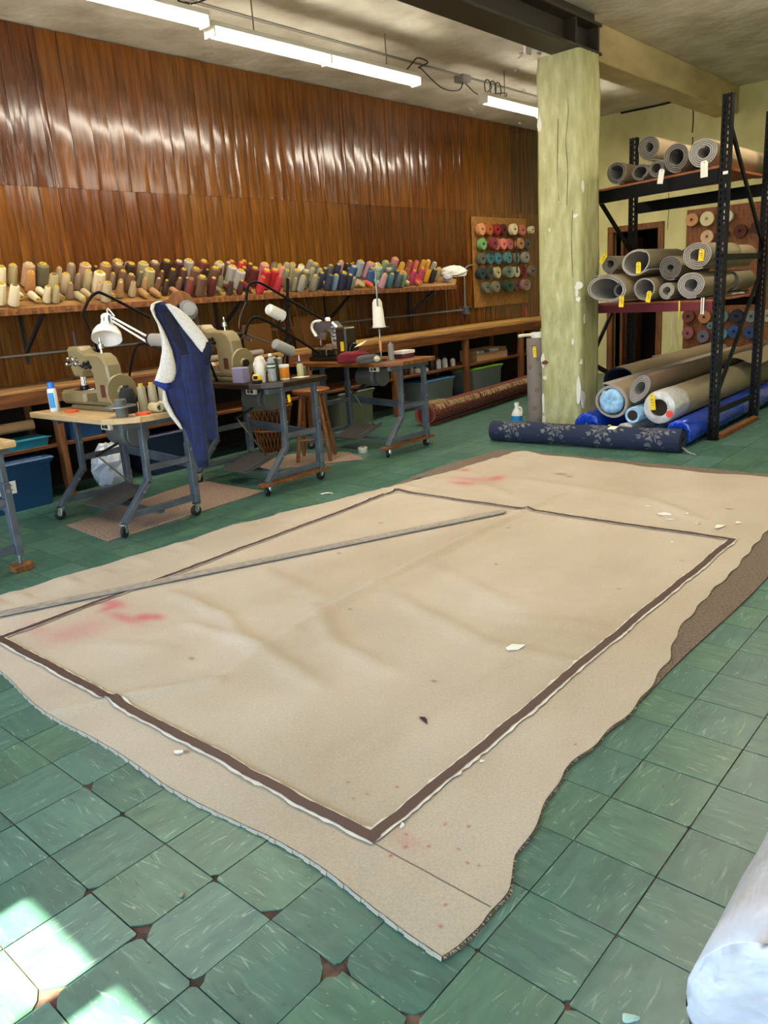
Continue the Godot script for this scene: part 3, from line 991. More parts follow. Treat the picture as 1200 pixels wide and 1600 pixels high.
func build_carpet() -> void:
	carpet_noise.seed = 9
	carpet_noise.frequency = 1.0
	carpet_noise.fractal_octaves = 3
	# underlay
	var pl := PackedVector2Array()
	for k in 40:
		var z := -1.75 - k * 0.105
		pl.append(Vector2(-0.985 + 0.012 * sin(z * 3.0) - 0.06 * smoothstep(-2.3, -1.75, z) , z))
	pl.append(Vector2(-1.2, -5.92))
	pl.append(Vector2(-3.84, -5.98))
	for k in 30:
		var z := -5.9 + k * 0.12
		pl.append(Vector2(-3.93 + 0.03 * sin(z * 4.0) - 0.04 * (z + 5.9) / 3.5, z))
	var um := MB.new()
	underlay = pl
	um.slab(pl, 0.0005, 0.008, 0.0)
	solo("carpet_underlay", um.done(), mats["pad_pile"], "grey brown carpet layer showing under the edge of the beige carpet", "carpet")
	# the beige carpet, with its spray marks and spots
	var n := FastNoiseLite.new()
	n.seed = 30
	n.frequency = 0.004
	n.fractal_octaves = 4
	var gr := FastNoiseLite.new()
	gr.seed = 31
	gr.frequency = 0.35
	var spots := []
	var rng0 := RandomNumberGenerator.new()
	rng0.seed = 55
	# x, z, radius x, radius z, strength: red overspray
	for s in [[-3.59, -1.81, 0.1, 0.04, 0.7], [-3.55, -1.76, 0.03, 0.05, 0.6], [-3.36, -1.74, 0.12, 0.03, 0.6], [-3.28, -1.8, 0.05, 0.04, 0.85], [-3.23, -1.84, 0.05, 0.03, 0.7], [-3.64, -1.42, 0.12, 0.05, 0.25], [-3.42, -1.47, 0.12, 0.1, 0.25], [-3.4, -1.6, 0.14, 0.1, 0.18], [-3.69, -5.1, 0.05, 0.06, 0.7], [-3.28, -4.97, 0.05, 0.08, 0.7], [-3.43, -4.72, 0.12, 0.05, 0.6], [-3.5, -4.85, 0.15, 0.06, 0.3], [-3.35, -4.9, 0.1, 0.1, 0.25], [-1.2, -1.32, 0.05, 0.03, 0.2]]:
		spots.append(s + [Color.html("b8303a")])
	for s in [[-1.52, -1.42], [-1.45, -1.37], [-1.43, -1.41], [-1.38, -1.49], [-1.16, -1.44], [-1.07, -1.38], [-1.02, -1.35], [-0.99, -1.36], [-1.19, -1.3], [-0.95, -1.14], [-1.1, -1.47], [-1.2, -1.25], [-1.22, -1.34], [-1.14, -1.34], [-0.98, -1.2], [-1.05, -2.0], [-1.3, -1.9]]:
		spots.append([s[0], s[1], rng0.randf_range(0.003, 0.006), rng0.randf_range(0.003, 0.006), rng0.randf_range(0.6, 1.0), Color.html("a03038")])
	for s in [[-2.68, -1.66, 0.016, 0.01], [-1.69, -2.08, 0.012, 0.008], [-2.46, -2.42, 0.01, 0.008], [-1.4, -3.84, 0.012, 0.005], [-2.09, -1.22, 0.014, 0.012], [-3.1, -3.0, 0.012, 0.01], [-2.2, -3.3, 0.01, 0.01], [-1.5, -3.3, 0.008, 0.008], [-3.2, -4.3, 0.014, 0.01], [-2.9, -5.3, 0.05, 0.03], [-2.8, -5.25, 0.03, 0.02], [-1.5, -4.9, 0.02, 0.014], [-2.5, -3.9, 0.012, 0.008], [-3.3, -3.6, 0.012, 0.01]]:
		spots.append(s + [0.75, Color.html("4a4038")])
	var W := 1080
	var H := 1500
	var im := Image.create(W, H, false, Image.FORMAT_RGB8)
	var base := Color.html("aa9b82")
	var light := Color.html("bbae98")
	var rng := RandomNumberGenerator.new()
	rng.seed = 12
	for y in H:
		for x in W:
			var c := base.lerp(light, 0.5 + 0.8 * n.get_noise_2d(x, y * 0.6))
			var k := 1.0 + 0.07 * gr.get_noise_2d(x, y) + rng.randf_range(-0.035, 0.035)
			im.set_pixel(x, y, Color(c.r * k, c.g * k, c.b * k))
	for s in spots:
		var cx: float = (s[0] + 4.45) / 3.6 * W
		var cy: float = (-s[1] - 0.95) / 5.0 * H
		var rx: float = s[2] / 3.6 * W
		var ry: float = s[3] / 5.0 * H
		for y in range(maxi(0, int(cy - ry * 2.5) - 1), mini(H, int(cy + ry * 2.5) + 2)):
			for x in range(maxi(0, int(cx - rx * 2.5) - 1), mini(W, int(cx + rx * 2.5) + 2)):
				var d := pow((x - cx) / rx, 2.0) + pow((y - cy) / ry, 2.0)
				var a: float = s[4] * exp(-d) * clampf(0.75 + 0.6 * gr.get_noise_2d(x * 2.0, y * 2.0) + rng.randf_range(-0.25, 0.25), 0.0, 1.0)
				im.set_pixel(x, y, im.get_pixel(x, y).lerp(s[5], clampf(a, 0.0, 0.92)))
	# a drawn line that carries the front tape on to the edge
	for k in 160:
		var px := int((lerpf(-1.27, -0.89, k / 159.0) + 4.45) / 3.6 * W)
		var py := int((1.262 - 0.95) / 5.0 * H)
		im.set_pixel(px, py, Color.html("4e4034"))
	var m := printed("beige_carpet", ImageTexture.create_from_image(im), 0.95)
	m.rim_enabled = true
	m.rim = 0.3
	var nu := 150
	var nv := 215
	var mb := MB.new()
	var rows := []
	var uvr := []
	for j in nv + 1:
		var row := PackedVector3Array()
		var uv := PackedVector2Array()
		for i in nu + 1:
			var p := carpet_point(float(i) / nu, float(j) / nv)
			p.y = carpet_h(p.x, p.z)
			row.append(p)
			uv.append(Vector2((p.x + 4.45) / 3.6, (-p.z - 0.95) / 5.0))
		rows.append(row)
		uvr.append(uv)
	for j in nv:
		for i in nu:
			mb.quad(rows[j][i], rows[j][i + 1], rows[j + 1][i + 1], rows[j + 1][i], 0, [uvr[j][i], uvr[j][i + 1], uvr[j + 1][i + 1], uvr[j + 1][i]])
	var cp := thing("beige_carpet", "large wrinkled beige carpet spread on the green floor", "carpet")
	part(cp, "pile", mb.done(), m)
	# cut edge all round, with a paler binding of backing along the front
	var ed := MB.new()
	var fr := MB.new()
	for i in nu:
		fr_edge(fr, rows[0][i], rows[0][i + 1], Vector3(0, 0, 0.004))
		fr_edge(ed, rows[nv][i + 1], rows[nv][i], Vector3(0, 0, -0.003))
	for j in nv:
		fr_edge(ed, rows[j][nu], rows[j + 1][nu], Vector3(0.003, 0, 0))
		fr_edge(ed, rows[j + 1][0], rows[j][0], Vector3(-0.003, 0, 0))
	part(cp, "cut_edge", ed.done(), mats["brown_pile"])
	part(cp, "backing_edge", fr.done(), plain("backing_white", "a89c86", 0.9))
	# loose threads of the frayed front and right edge
	var ft := MB.new()
	for k in 300:
		var p := carpet_point(rng.randf(), 0.0) if k % 2 == 0 else carpet_point(1.0, rng.randf() * rng.randf() * 0.7)
		var out := Vector3(rng.randf_range(-0.5, 0.5), 0, 1.0) if k % 2 == 0 else Vector3(1.0, 0, rng.randf_range(-0.6, 0.6))
		var h := carpet_h(p.x, p.z)
		var l := rng.randf_range(0.003, 0.010)
		ft.tube([p + Vector3(0, h - 0.004, 0), p + out * l * 0.6 + Vector3(0, h * 0.9, 0), p + out * l + Vector3(0, 0.0112, 0)], 0.0009, 4, false)
	var fo := part(cp, "frayed_threads", ft.done(), plain("fray", "b4a68c", 0.95))
	fo.set_meta("kind", "stuff")
	# brown tape round the marked rectangle
	var A := Vector2(-3.66, -1.26)
	var B := Vector2(-1.286, -1.27)
	var C := Vector2(-1.288, -4.286)
	var D := Vector2(-3.75, -4.303)
	tape(A + Vector2(-0.02, 0), B + Vector2(0.022, 0), "brown tape strip across the near end of the beige carpet", 3)
	tape(B, C, "brown tape strip down the right side of the beige carpet", 4)
	tape(C + Vector2(0.022, 0), D, "brown tape strip across the far end of the beige carpet", 5)
	tape(D, A, "brown tape strip down the left side of the beige carpet, crossing under the bar", 6)
	# grey straightedge lying over the tape
	var p0 := Vector3(-4.06, 0, -1.18)
	var p1 := Vector3(-2.7, 0, -4.18)
	var sb := MB.new()
	var dir := (p1 - p0).normalized()
	var sd := Vector3(-dir.z, 0, dir.x) * 0.034
	var N := 60
	var prev := []
	for k in N + 1:
		var c := p0.lerp(p1, float(k) / N)
		var hh := 0.0225
		var w := 1.0 if k < N else 0.55
		var s4 := [c + sd * w + Vector3(0, hh, 0), c - sd * w + Vector3(0, hh, 0), c - sd * w + Vector3(0, hh + 0.007, 0), c + sd * w + Vector3(0, hh + 0.007, 0)]
		if k > 0:
			for q in 4:
				mb_quad_out(sb, prev[q], prev[(q + 1) % 4], s4[(q + 1) % 4], s4[q], [Vector3.DOWN, -sd, Vector3.UP, sd][q])
		if k == 0 or k == N:
			sb.poly(s4, -dir if k == 0 else dir)
		prev = s4
	solo("straightedge", sb.done(), surf("worn_metal", noise_tex(61, 0.02, 4, [[0.0, "857d72"], [0.6, "9c948a"], [1.0, "b0a99e"]], 256), Vector3(3, 3, 3), 0.5), "long grey metal straightedge lying diagonally across the beige carpet", "straightedge")
	# scraps
	var q := RandomNumberGenerator.new()
	q.seed = 3
	var scraps := [[-1.56, -2.48, 0.05, "paper", "crumpled white paper scrap alone in the middle of the taped carpet"], [-1.54, -1.83, 0.034, "maroon", "small dark maroon fabric scrap on the beige carpet"],
		[-1.95, -4.72, 0.02, "paper", "tiny white scrap by itself left of the plastic bits beyond the far tape"], [-1.8, -4.58, 0.06, "paper", "largest clear white plastic bit beyond the far tape"], [-1.72, -4.5, 0.035, "paper", "white plastic bit just right of the largest one beyond the far tape"], [-1.66, -4.62, 0.03, "paper", "white plastic bit farthest from the far tape strip"],
		[-1.55, -4.5, 0.02, "paper", "small white bit midway along the row of scraps beyond the far tape"], [-1.42, -4.5, 0.06, "paper", "large white plastic bit at the right end of the scraps beyond the far tape"], [-1.36, -4.62, 0.035, "paper", "rightmost small white bit beyond the far tape"], [-1.24, -1.75, 0.014, "paper", "white sliver on the carpet right of the right tape strip"], [-1.55, -4.1, 0.014, "paper", "tiny white bit inside the taped rectangle near its far right corner"],
		[-2.1, -1.2, 0.025, "paper", "white thread scrap on the near margin of the carpet"], [-1.25, -1.36, 0.018, "paper", "white sliver beside the near right corner of the tape"]]
	for s in scraps:
		var mb2 := MB.new()
		var c := Vector3(s[0], carpet_h(s[0], s[1]) + 0.003, s[1])
		var ring := []
		for k in 7:
			var a := TAU * k / 7.0
			ring.append(Vector3(cos(a) * q.randf_range(0.4, 1.1), q.randf_range(0.0, 0.14), sin(a) * q.randf_range(0.12, 0.75)) * s[2])
		for k in 7:
			var top: Vector3 = Vector3(0, 0.05, 0) * s[2]
			mb2.poly([top, ring[k], ring[(k + 1) % 7]], Vector3.UP)
			mb2.poly([Vector3(0, 0.0, 0), ring[k] - Vector3(0, 0.03 * s[2], 0), ring[(k + 1) % 7] - Vector3(0, 0.03 * s[2], 0)], Vector3.DOWN)
		solo("scrap", mb2.done(), mats["paper"] if s[3] == "paper" else plain("maroon_cloth", "3c1420", 0.9), s[4], "scrap", c, Vector3(0, q.randf() * 6.0, 0))

var underlay := PackedVector2Array()

func fr_edge(mb: MB, a: Vector3, b: Vector3, out: Vector3) -> void:
	var y0 := 0.0096 if Geometry2D.is_point_in_polygon(Vector2(a.x + out.x, a.z + out.z), underlay) else 0.001
	var jag := 0.5 + 0.5 * sin(a.x * 91.0 + a.z * 77.0)
	var o := out * (0.6 + jag)
	mb.quad(Vector3(a.x, y0, a.z) + o, Vector3(b.x, y0, b.z) + o, b + o * 0.3 - Vector3(0, 0.001, 0), a + o * 0.3 - Vector3(0, 0.001, 0), 0)

func mb_quad_out(mb: MB, a: Vector3, b: Vector3, c: Vector3, d: Vector3, out: Vector3) -> void:
	mb.poly([a, b, c, d], out)

func tape(a: Vector2, b: Vector2, label: String, sd: int) -> void:
	var rng := RandomNumberGenerator.new()
	rng.seed = sd
	var t := thing("tape_strip", label, "tape", Vector3.ZERO, 0.0, "brown tape strips on the carpet")
	var dir := (b - a).normalized()
	var nrm := Vector2(-dir.y, dir.x)
	var n := int(a.distance_to(b) / 0.025)
	var tm := MB.new()
	var wm := MB.new()
	var jit := FastNoiseLite.new()
	jit.seed = sd
	jit.frequency = 2.2
	var ragged := FastNoiseLite.new()
	ragged.seed = sd + 20
	ragged.frequency = 9.0
	var prow := []
	var pw := []
	for k in n + 1:
		var f := float(k) / n
		var c := a.lerp(b, f) + nrm * 0.01 * jit.get_noise_1d(f * a.distance_to(b))
		var row := []
		for s in [-0.0175, 0.0, 0.0175]:
			var p: Vector2 = c + nrm * (s + 0.0015 * rng.randf_range(-1, 1) * signf(s))
			row.append(Vector3(p.x, carpet_h(p.x, p.y) + 0.0075, p.y))
		var w0 := 0.0185 + 0.006 + 0.014 * maxf(0.0, ragged.get_noise_1d(f * 30.0)) + rng.randf_range(-0.002, 0.003)
		var w1 := 0.0185 + 0.003 + 0.012 * maxf(0.0, ragged.get_noise_1d(f * 30.0 + 50.0)) + rng.randf_range(-0.002, 0.002)
		var wr := []
		for s in [-w1, 0.0, w0]:
			var p: Vector2 = c + nrm * s
			wr.append(Vector3(p.x, carpet_h(p.x, p.y) + 0.006, p.y))
		if k > 0:
			for q in 2:
				tm.poly([prow[q], prow[q + 1], row[q + 1], row[q]], Vector3.UP, 0)
				wm.poly([pw[q], pw[q + 1], wr[q + 1], wr[q]], Vector3.UP, 0)
		prow = row
		pw = wr
	part(t, "tape", tm.done(), plain("brown_tape", "4c332b", 0.55))
	part(t, "white_chalk_edge", wm.done(), plain("chalk", "d8d2c4", 0.9))

# ---------------------------------------------------------------- rolls
func carpet_roll(at: Vector3, r: float, length: float, label: String, pile: String, back: String, turns := 3.5, core := 0.4, thick := 0.012, sq := Vector2.ONE, yaw := 0.0, roll := 0.0, tail := 0.0, group := "carpet rolls on the rack") -> Node3D:
	var t := thing("carpet_roll", label, "carpet roll", at, yaw, group)
	var mb := MB.new()
	mb.xf = turned(Vector3(0, 0, roll))
	mb.spiral(turns, r * core, r, thick * 0.78, length, sq, tail)
	part(t, "rolled_pile", mb.done(), mats[pile])
	# the woven backing on the outermost turn
	var sk := MB.new()
	sk.xf = turned(Vector3(0, 0, roll))
	var st := 22
	var n := int(turns * st)
	var prev := Vector2.ZERO
	for i in range(n - st, n + 1):
		var f := float(i) / n
		var a := f * turns * TAU - turns * TAU - 1.2
		var rr := lerpf(r * core, r - thick * 0.78, f)
		var wob := 1.0 + 0.03 * sin(a * 2.0 + r * 90.0) + 0.02 * sin(a * 3.0)
		var p := Vector2(cos(a), sin(a)) * (rr * wob + thick * 0.78 + 0.0018) * sq
		if i > n - st:
			sk.quad(Vector3(prev.x, prev.y, -0.004), Vector3(p.x, p.y, -0.004), Vector3(p.x, p.y, -length + 0.004), Vector3(prev.x, prev.y, -length + 0.004), 1)
			sk.quad(Vector3(prev.x, prev.y, -0.004), Vector3(p.x, p.y, -0.004), Vector3(p.x, p.y, -0.004) * Vector3(0.98, 0.98, 1), Vector3(prev.x, prev.y, -0.004) * Vector3(0.98, 0.98, 1), -1)
		prev = p
	part(t, "woven_backing", sk.done(), mats[back])
	return t

func hang_tag(t: Node3D, at: Vector3, rot: Vector3, m := "yellow_tag", size := Vector2(0.045, 0.1)) -> void:
	var mb := MB.new()
	var w := size.x / 2
	mb.prism(PackedVector2Array([Vector2(-w, -size.y), Vector2(w, -size.y), Vector2(w, -0.012), Vector2(w * 0.5, 0), Vector2(-w * 0.5, 0), Vector2(-w, -0.012)]), -0.0012, 0.0012)
	var o := part(t, "tag", mb.done(), mats[m], at, rot * PI / 180.0)
	o.set_meta("label", "yellow paper tag" if m == "yellow_tag" else "white paper tag")
	if m == "yellow_tag":
		var ln := MB.new()
		for k in 3:
			ln.box(Vector3(-w * 0.1 + 0.004 * k, -size.y * (0.35 + 0.17 * k), 0.0014), Vector3(w * (1.1 - 0.25 * k), 0.005, 0.0008))
		part(o, "handwriting", ln.done(), mats["ink"])
	part(o, "string_hole", tube_mesh([Vector3(0, -0.012, 0.0016), Vector3(0, -0.012, 0.0008)], 0.005, 6), mats["ink"])

func build_rack() -> void:
	var rk := thing("storage_rack", "tall black slotted steel storage rack with two decks of carpet rolls", "rack")
	var posts := [[Vector3(-2.34, 0, -7.08), 2.83], [Vector3(-2.33, 0, -8.22), 2.83], [Vector3(-3.73, 0, -7.5), 2.83], [Vector3(-3.72, 0, -8.42), 2.86]]
	var pm := MB.new()
	var hgt := 2.83
	for s in [[-0.0385, -0.0225], [-0.0125, 0.0125], [0.0225, 0.0385]]:
		pm.box(Vector3((s[0] + s[1]) / 2, hgt / 2, 0.03), Vector3(s[1] - s[0], hgt, 0.003))
	for k in 57:
		for x in [-0.0175, 0.0175]:
			pm.box(Vector3(x, 0.012 + k * 0.05, 0.03), Vector3(0.0105, 0.022, 0.003))
	for x in [-0.0385, 0.0385]:
		pm.box(Vector3(x, hgt / 2, 0.0), Vector3(0.003, hgt, 0.06))
		pm.box(Vector3(x * 0.8, hgt / 2, -0.03), Vector3(0.018, hgt, 0.003))
	pm.box(Vector3(0, 0.003, 0), Vector3(0.11, 0.006, 0.09), 0.002)
	var pmesh := pm.done()
	for p in posts:
		var o := part(rk, "upright", pmesh, mats["black_steel"], p[0])
		o.scale.y = p[1] / hgt
	# beams between the uprights, front and rear
	for y in [[2.225, 0.11], [1.175, 0.075]]:
		for ends in [[Vector3(-2.38, 0, -7.06), Vector3(-3.7, 0, -7.48)], [Vector3(-2.37, 0, -8.22), Vector3(-3.68, 0, -8.42)]]:
			var mb := MB.new()
			var dy := 0.0 if ends[0].z > -8 else (-0.06 if y[0] > 2 else -0.01)
			mb.bar(ends[0] + Vector3(0, y[0] + dy, 0), ends[1] + Vector3(0, y[0] + dy, 0), 0.04, y[1], Vector3.UP, 0.004)
			part(rk, "beam", mb.done(), mats["black_steel"] if y[0] > 2 or ends[0].z < -8 else plain("maroon_beam", "6a2530", 0.5))
		var dk := MB.new()
		dk.slab(PackedVector2Array([Vector2(-2.38, -7.045), Vector2(-3.69, -7.46), Vector2(-3.68, -8.44), Vector2(-2.37, -8.24)]), y[0] + y[1] / 2, y[0] + y[1] / 2 + 0.02, 0.002)
		part(rk, "deck", dk.done(), surf("plywood_edge", noise_tex(71, 0.02, 4, [[0.0, "6a3a22"], [0.5, "94522f"], [1.0, "a8683c"]], 256), Vector3(2, 12, 2), 0.7))
	# bracing of both end frames
	var fr := Vector3(-2.335, 0, -7.1)
	var rr := Vector3(-2.33, 0, -8.2)
	for b in [[fr, 2.64, rr, 1.66], [fr, 1.575, rr, 1.575], [rr, 1.46, fr, 0.38], [fr, 0.25, rr, 0.24]]:
		var mb := MB.new()
		mb.bar(b[0] + Vector3(0, b[1], 0), b[2] + Vector3(0, b[3], 0), 0.05, 0.02, Vector3.RIGHT, 0.003)
		part(rk, "brace", mb.done(), mats["black_steel"])
	fr = Vector3(-3.73, 0, -7.52)
	rr = Vector3(-3.72, 0, -8.4)
	for b in [[fr, 2.3, rr, 1.72], [rr, 1.55, fr, 0.72], [fr, 0.62, rr, 0.3]]:
		var mb := MB.new()
		mb.bar(b[0] + Vector3(0, b[1], 0), b[2] + Vector3(0, b[3], 0), 0.05, 0.02, Vector3.RIGHT, 0.003)
		part(rk, "brace", mb.done(), mats["black_steel"])
	part(rk, "wooden_sill", box_mesh(Vector3(-2.3, 0.022, -7.66), Vector3(0.06, 0.044, 1.04), 0.004), mats["raw_wood"])
	# rolls on the upper deck (front ends about 20 cm proud of nothing: flush with the beam)
	var zf := -7.02
	var t := carpet_roll(Vector3(-3.4, 2.41, zf - 0.3), 0.1, 1.1, "dark grey carpet roll at the pillar end of the upper rack deck", "grey_pile_dark", "beige_backing", 2.4, 0.55)
	t = carpet_roll(Vector3(-3.17, 2.382, zf - 0.3), 0.078, 1.1, "hollow grey carpet roll second from the pillar on the upper rack deck", "grey_pile_dark", "grey_pile", 2.0, 0.6, 0.012, Vector2(1.1, 0.92))
	t = carpet_roll(Vector3(-3.07, 2.565, zf - 0.24), 0.105, 1.25, "grey carpet roll lying on top of the others on the upper rack deck", "grey_pile_dark", "beige_backing", 4.5, 0.3)
	t = carpet_roll(Vector3(-2.998, 2.382, zf - 0.24), 0.071, 1.1, "small grey carpet roll under the topmost roll of the upper rack deck", "grey_pile_dark", "grey_pile", 2.2, 0.5)
	t = carpet_roll(Vector3(-2.785, 2.434, zf - 0.15), 0.118, 1.3, "tan backed grey carpet roll with an oval hollow on the upper rack deck", "grey_pile_dark", "beige_backing", 3.2, 0.48, 0.014, Vector2(1.0, 1.02))
	hang_tag(t, Vector3(-0.11, -0.08, 0.035), Vector3(0, 0, -8), "paper", Vector2(0.05, 0.12))
	t = carpet_roll(Vector3(-2.53, 2.426, zf - 0.07), 0.122, 1.55, "pinkish grey carpet roll nearest the upright on the upper rack deck", "grey_pile", "beige_backing", 4.6, 0.34, 0.013, Vector2(1.08, 0.92))
	hang_tag(t, Vector3(0.02, -0.07, 0.025), Vector3(0, 0, 2), "paper", Vector2(0.06, 0.13))
	# lower deck, bottom layer
	t = carpet_roll(Vector3(-3.325, 1.376, -6.96), 0.185, 1.2, "wide flattened grey carpet roll overhanging the lower rack deck beside the pillar", "grey_pile", "olive_backing", 2.2, 0.72, 0.014, Vector2(1.12, 0.66), 0.0, 174.0, 0.05)
	hang_tag(t, Vector3(0.17, -0.07, 0.03), Vector3(0, 0, -4))
	var inner := MB.new()
	inner.xf = Transform3D(Basis(), Vector3(0.1, -0.02, -0.08))
	inner.spiral(2.0, 0.035, 0.062, 0.008, 0.9)
	part(t, "inner_roll", inner.done(), mats["grey_pile_dark"])
	t = carpet_roll(Vector3(-3.0, 1.352, -7.06), 0.1, 0.85, "open grey carpet roll with a yellow tag, middle of the lower rack deck", "grey_pile", "olive_backing", 1.5, 0.82, 0.012)
	hang_tag(t, Vector3(0.055, -0.02, 0.01), Vector3(0, 0, -10))
	t = carpet_roll(Vector3(-2.815, 1.325, zf - 0.1), 0.075, 0.8, "small tight grey carpet roll at the bottom of the lower rack deck", "grey_pile_light", "olive_backing", 3.0, 0.4)
	t = carpet_roll(Vector3(-2.58, 1.362, zf - 0.05), 0.12, 0.8, "thick oval grey carpet roll at the bottom of the lower deck by the upright", "grey_pile", "olive_backing", 4.0, 0.4, 0.013, Vector2(1.08, 0.92))
	# lower deck, top layer
	t = carpet_roll(Vector3(-3.4, 1.595, -7.2), 0.085, 0.9, "dark ended carpet roll in the second layer beside the pillar", "grey_pile_dark", "olive_backing", 3.4, 0.35)
	hang_tag(t, Vector3(-0.03, 0.1, 0.02), Vector3(0, 0, -35))
	t = carpet_roll(Vector3(-3.1, 1.592, -7.1), 0.13, 0.85, "half open olive backed carpet roll on the second layer of the lower deck", "grey_pile", "olive_backing", 1.7, 0.8, 0.012, Vector2(1.1, 0.88), 0.0, 12.0, 0.05)
	hang_tag(t, Vector3(0.03, 0.0, 0.015), Vector3(0, 0, 0))
	t = carpet_roll(Vector3(-2.81, 1.522, zf - 0.16), 0.108, 0.75, "tightly wound mauve grey carpet roll on the second layer", "grey_pile_dark", "olive_backing", 5.0, 0.22)
	t = carpet_roll(Vector3(-2.54, 1.605, zf - 0.06), 0.122, 0.8, "pale grey spiral carpet roll with a yellow tag inside, by the rack upright", "grey_pile_light", "olive_backing", 4.2, 0.4, 0.012, Vector2(1.1, 0.92))
	hang_tag(t, Vector3(0.04, 0.05, 0.012), Vector3(0, 0, -4))
	t = carpet_roll(Vector3(-2.9, 1.63, -8.02), 0.13, 0.5, "loosely curled pale carpet piece on top of the lower deck rolls", "grey_pile_light", "tan_backing", 1.8, 0.75, 0.01, Vector2(1.4, 0.72))
	t = carpet_roll(Vector3(-2.56, 1.6, -7.98), 0.105, 0.5, "cream backed carpet roll seen between the rack uprights", "grey_pile", "beige_backing", 3.4, 0.42)
	t = carpet_roll(Vector3(-2.56, 1.362, -7.98), 0.11, 0.5, "olive backed short carpet roll behind the front upright on the lower deck", "grey_pile_dark", "olive_backing", 3.0, 0.4)
	t = carpet_roll(Vector3(-2.9, 1.365, -8.0), 0.112, 0.5, "grey roll hidden at the back of the lower deck under the curled piece", "grey_pile", "olive_backing", 3.0, 0.4)
	# flat carpet lying under the rolls on the lower deck
	var fm := MB.new()
	fm.grid(func(u: float, v: float) -> Vector3: return Vector3(lerpf(-3.5, -2.42, u), 1.2385 + 0.003 * sin(u * 20.0), lerpf(zf - 0.06 - 0.37 * (1.0 - u), -8.2 - 0.1 * (1.0 - u), v)), 20, 6)
	solo("carpet_remnant", fm.done(), mats["grey_pile_light"], "flat grey carpet offcut lying under the rolls on the lower deck", "carpet")
	# loose yellow strip and white tie on the lower beam
	solo("yellow_strip", tube_mesh(curve([Vector3(-2.68, 1.23, -7.07), Vector3(-2.675, 1.17, -7.06), Vector3(-2.68, 1.08, -7.07)]), 0.008, 6), plain("pale_yellow", "d8b84a", 0.7), "narrow pale yellow strip hanging from the lower rack beam", "strip")
	var tie := MB.new()
	tie.box(Vector3(-2.455, 1.18, -7.03), Vector3(0.012, 0.14, 0.004))
	tie.box(Vector3(-2.475, 1.18, -7.036), Vector3(0.008, 0.14, 0.004))
	solo("plastic_tie", tie.done(), mats["white_plastic"], "white plastic tie round the lower rack beam by the upright", "tie")
	part(rk, "clip", box_mesh(Vector3(-2.325, 2.235, -7.04), Vector3(0.04, 0.025, 0.01), 0.002), mats["white_plastic"])

func wrapped(at: Vector3, r: float, length: float, called: String, label: String, cat: String, m: String, yaw := 0.0, wob := 0.05, group := "") -> Node3D:
	# a roll in a loose plastic sleeve, gathered in at the near end
	var t := thing(called, label, cat, at, yaw, group)
	var n := FastNoiseLite.new()
	n.seed = int(at.x * 1000)
	n.frequency = 1.0
	var rings := []
	for j in 30:
		var f := (j - 5) / 24.0
		var z := -length * maxf(f, 0.0)
		var k := 1.0
		if j < 5:
			k = [0.3, 0.55, 0.8, 0.93, 0.985][j]
			z = [-0.03, 0.0, 0.012, 0.008, 0.0][j] * r * 5.0
		var ring := []
		for i in 36:
			var a := TAU * i / 36.0
			var d := 1.0 + wob * n.get_noise_3d(cos(a) * 3.0, sin(a) * 3.0, z * 5.0) + wob * 0.5 * n.get_noise_3d(cos(a) * 9.0, sin(a) * 9.0, z * 9.0)
			if j < 5:
				d *= 1.0 + 0.12 * n.get_noise_2d(a * 6.0, j)
			ring.append(Vector3(cos(a) * r * k * d, maxf(sin(a) * r * k * d, -r + 0.004), z + (r * 0.16 * n.get_noise_2d(cos(a) * 2.5 + j, sin(a) * 2.5) if j < 4 else 0.0)))
		ring.reverse()
		rings.append(ring)
	var mb := MB.new()
	mb.loft(rings)
	part(t, "sleeve", mb.done(), mats[m])
	return t

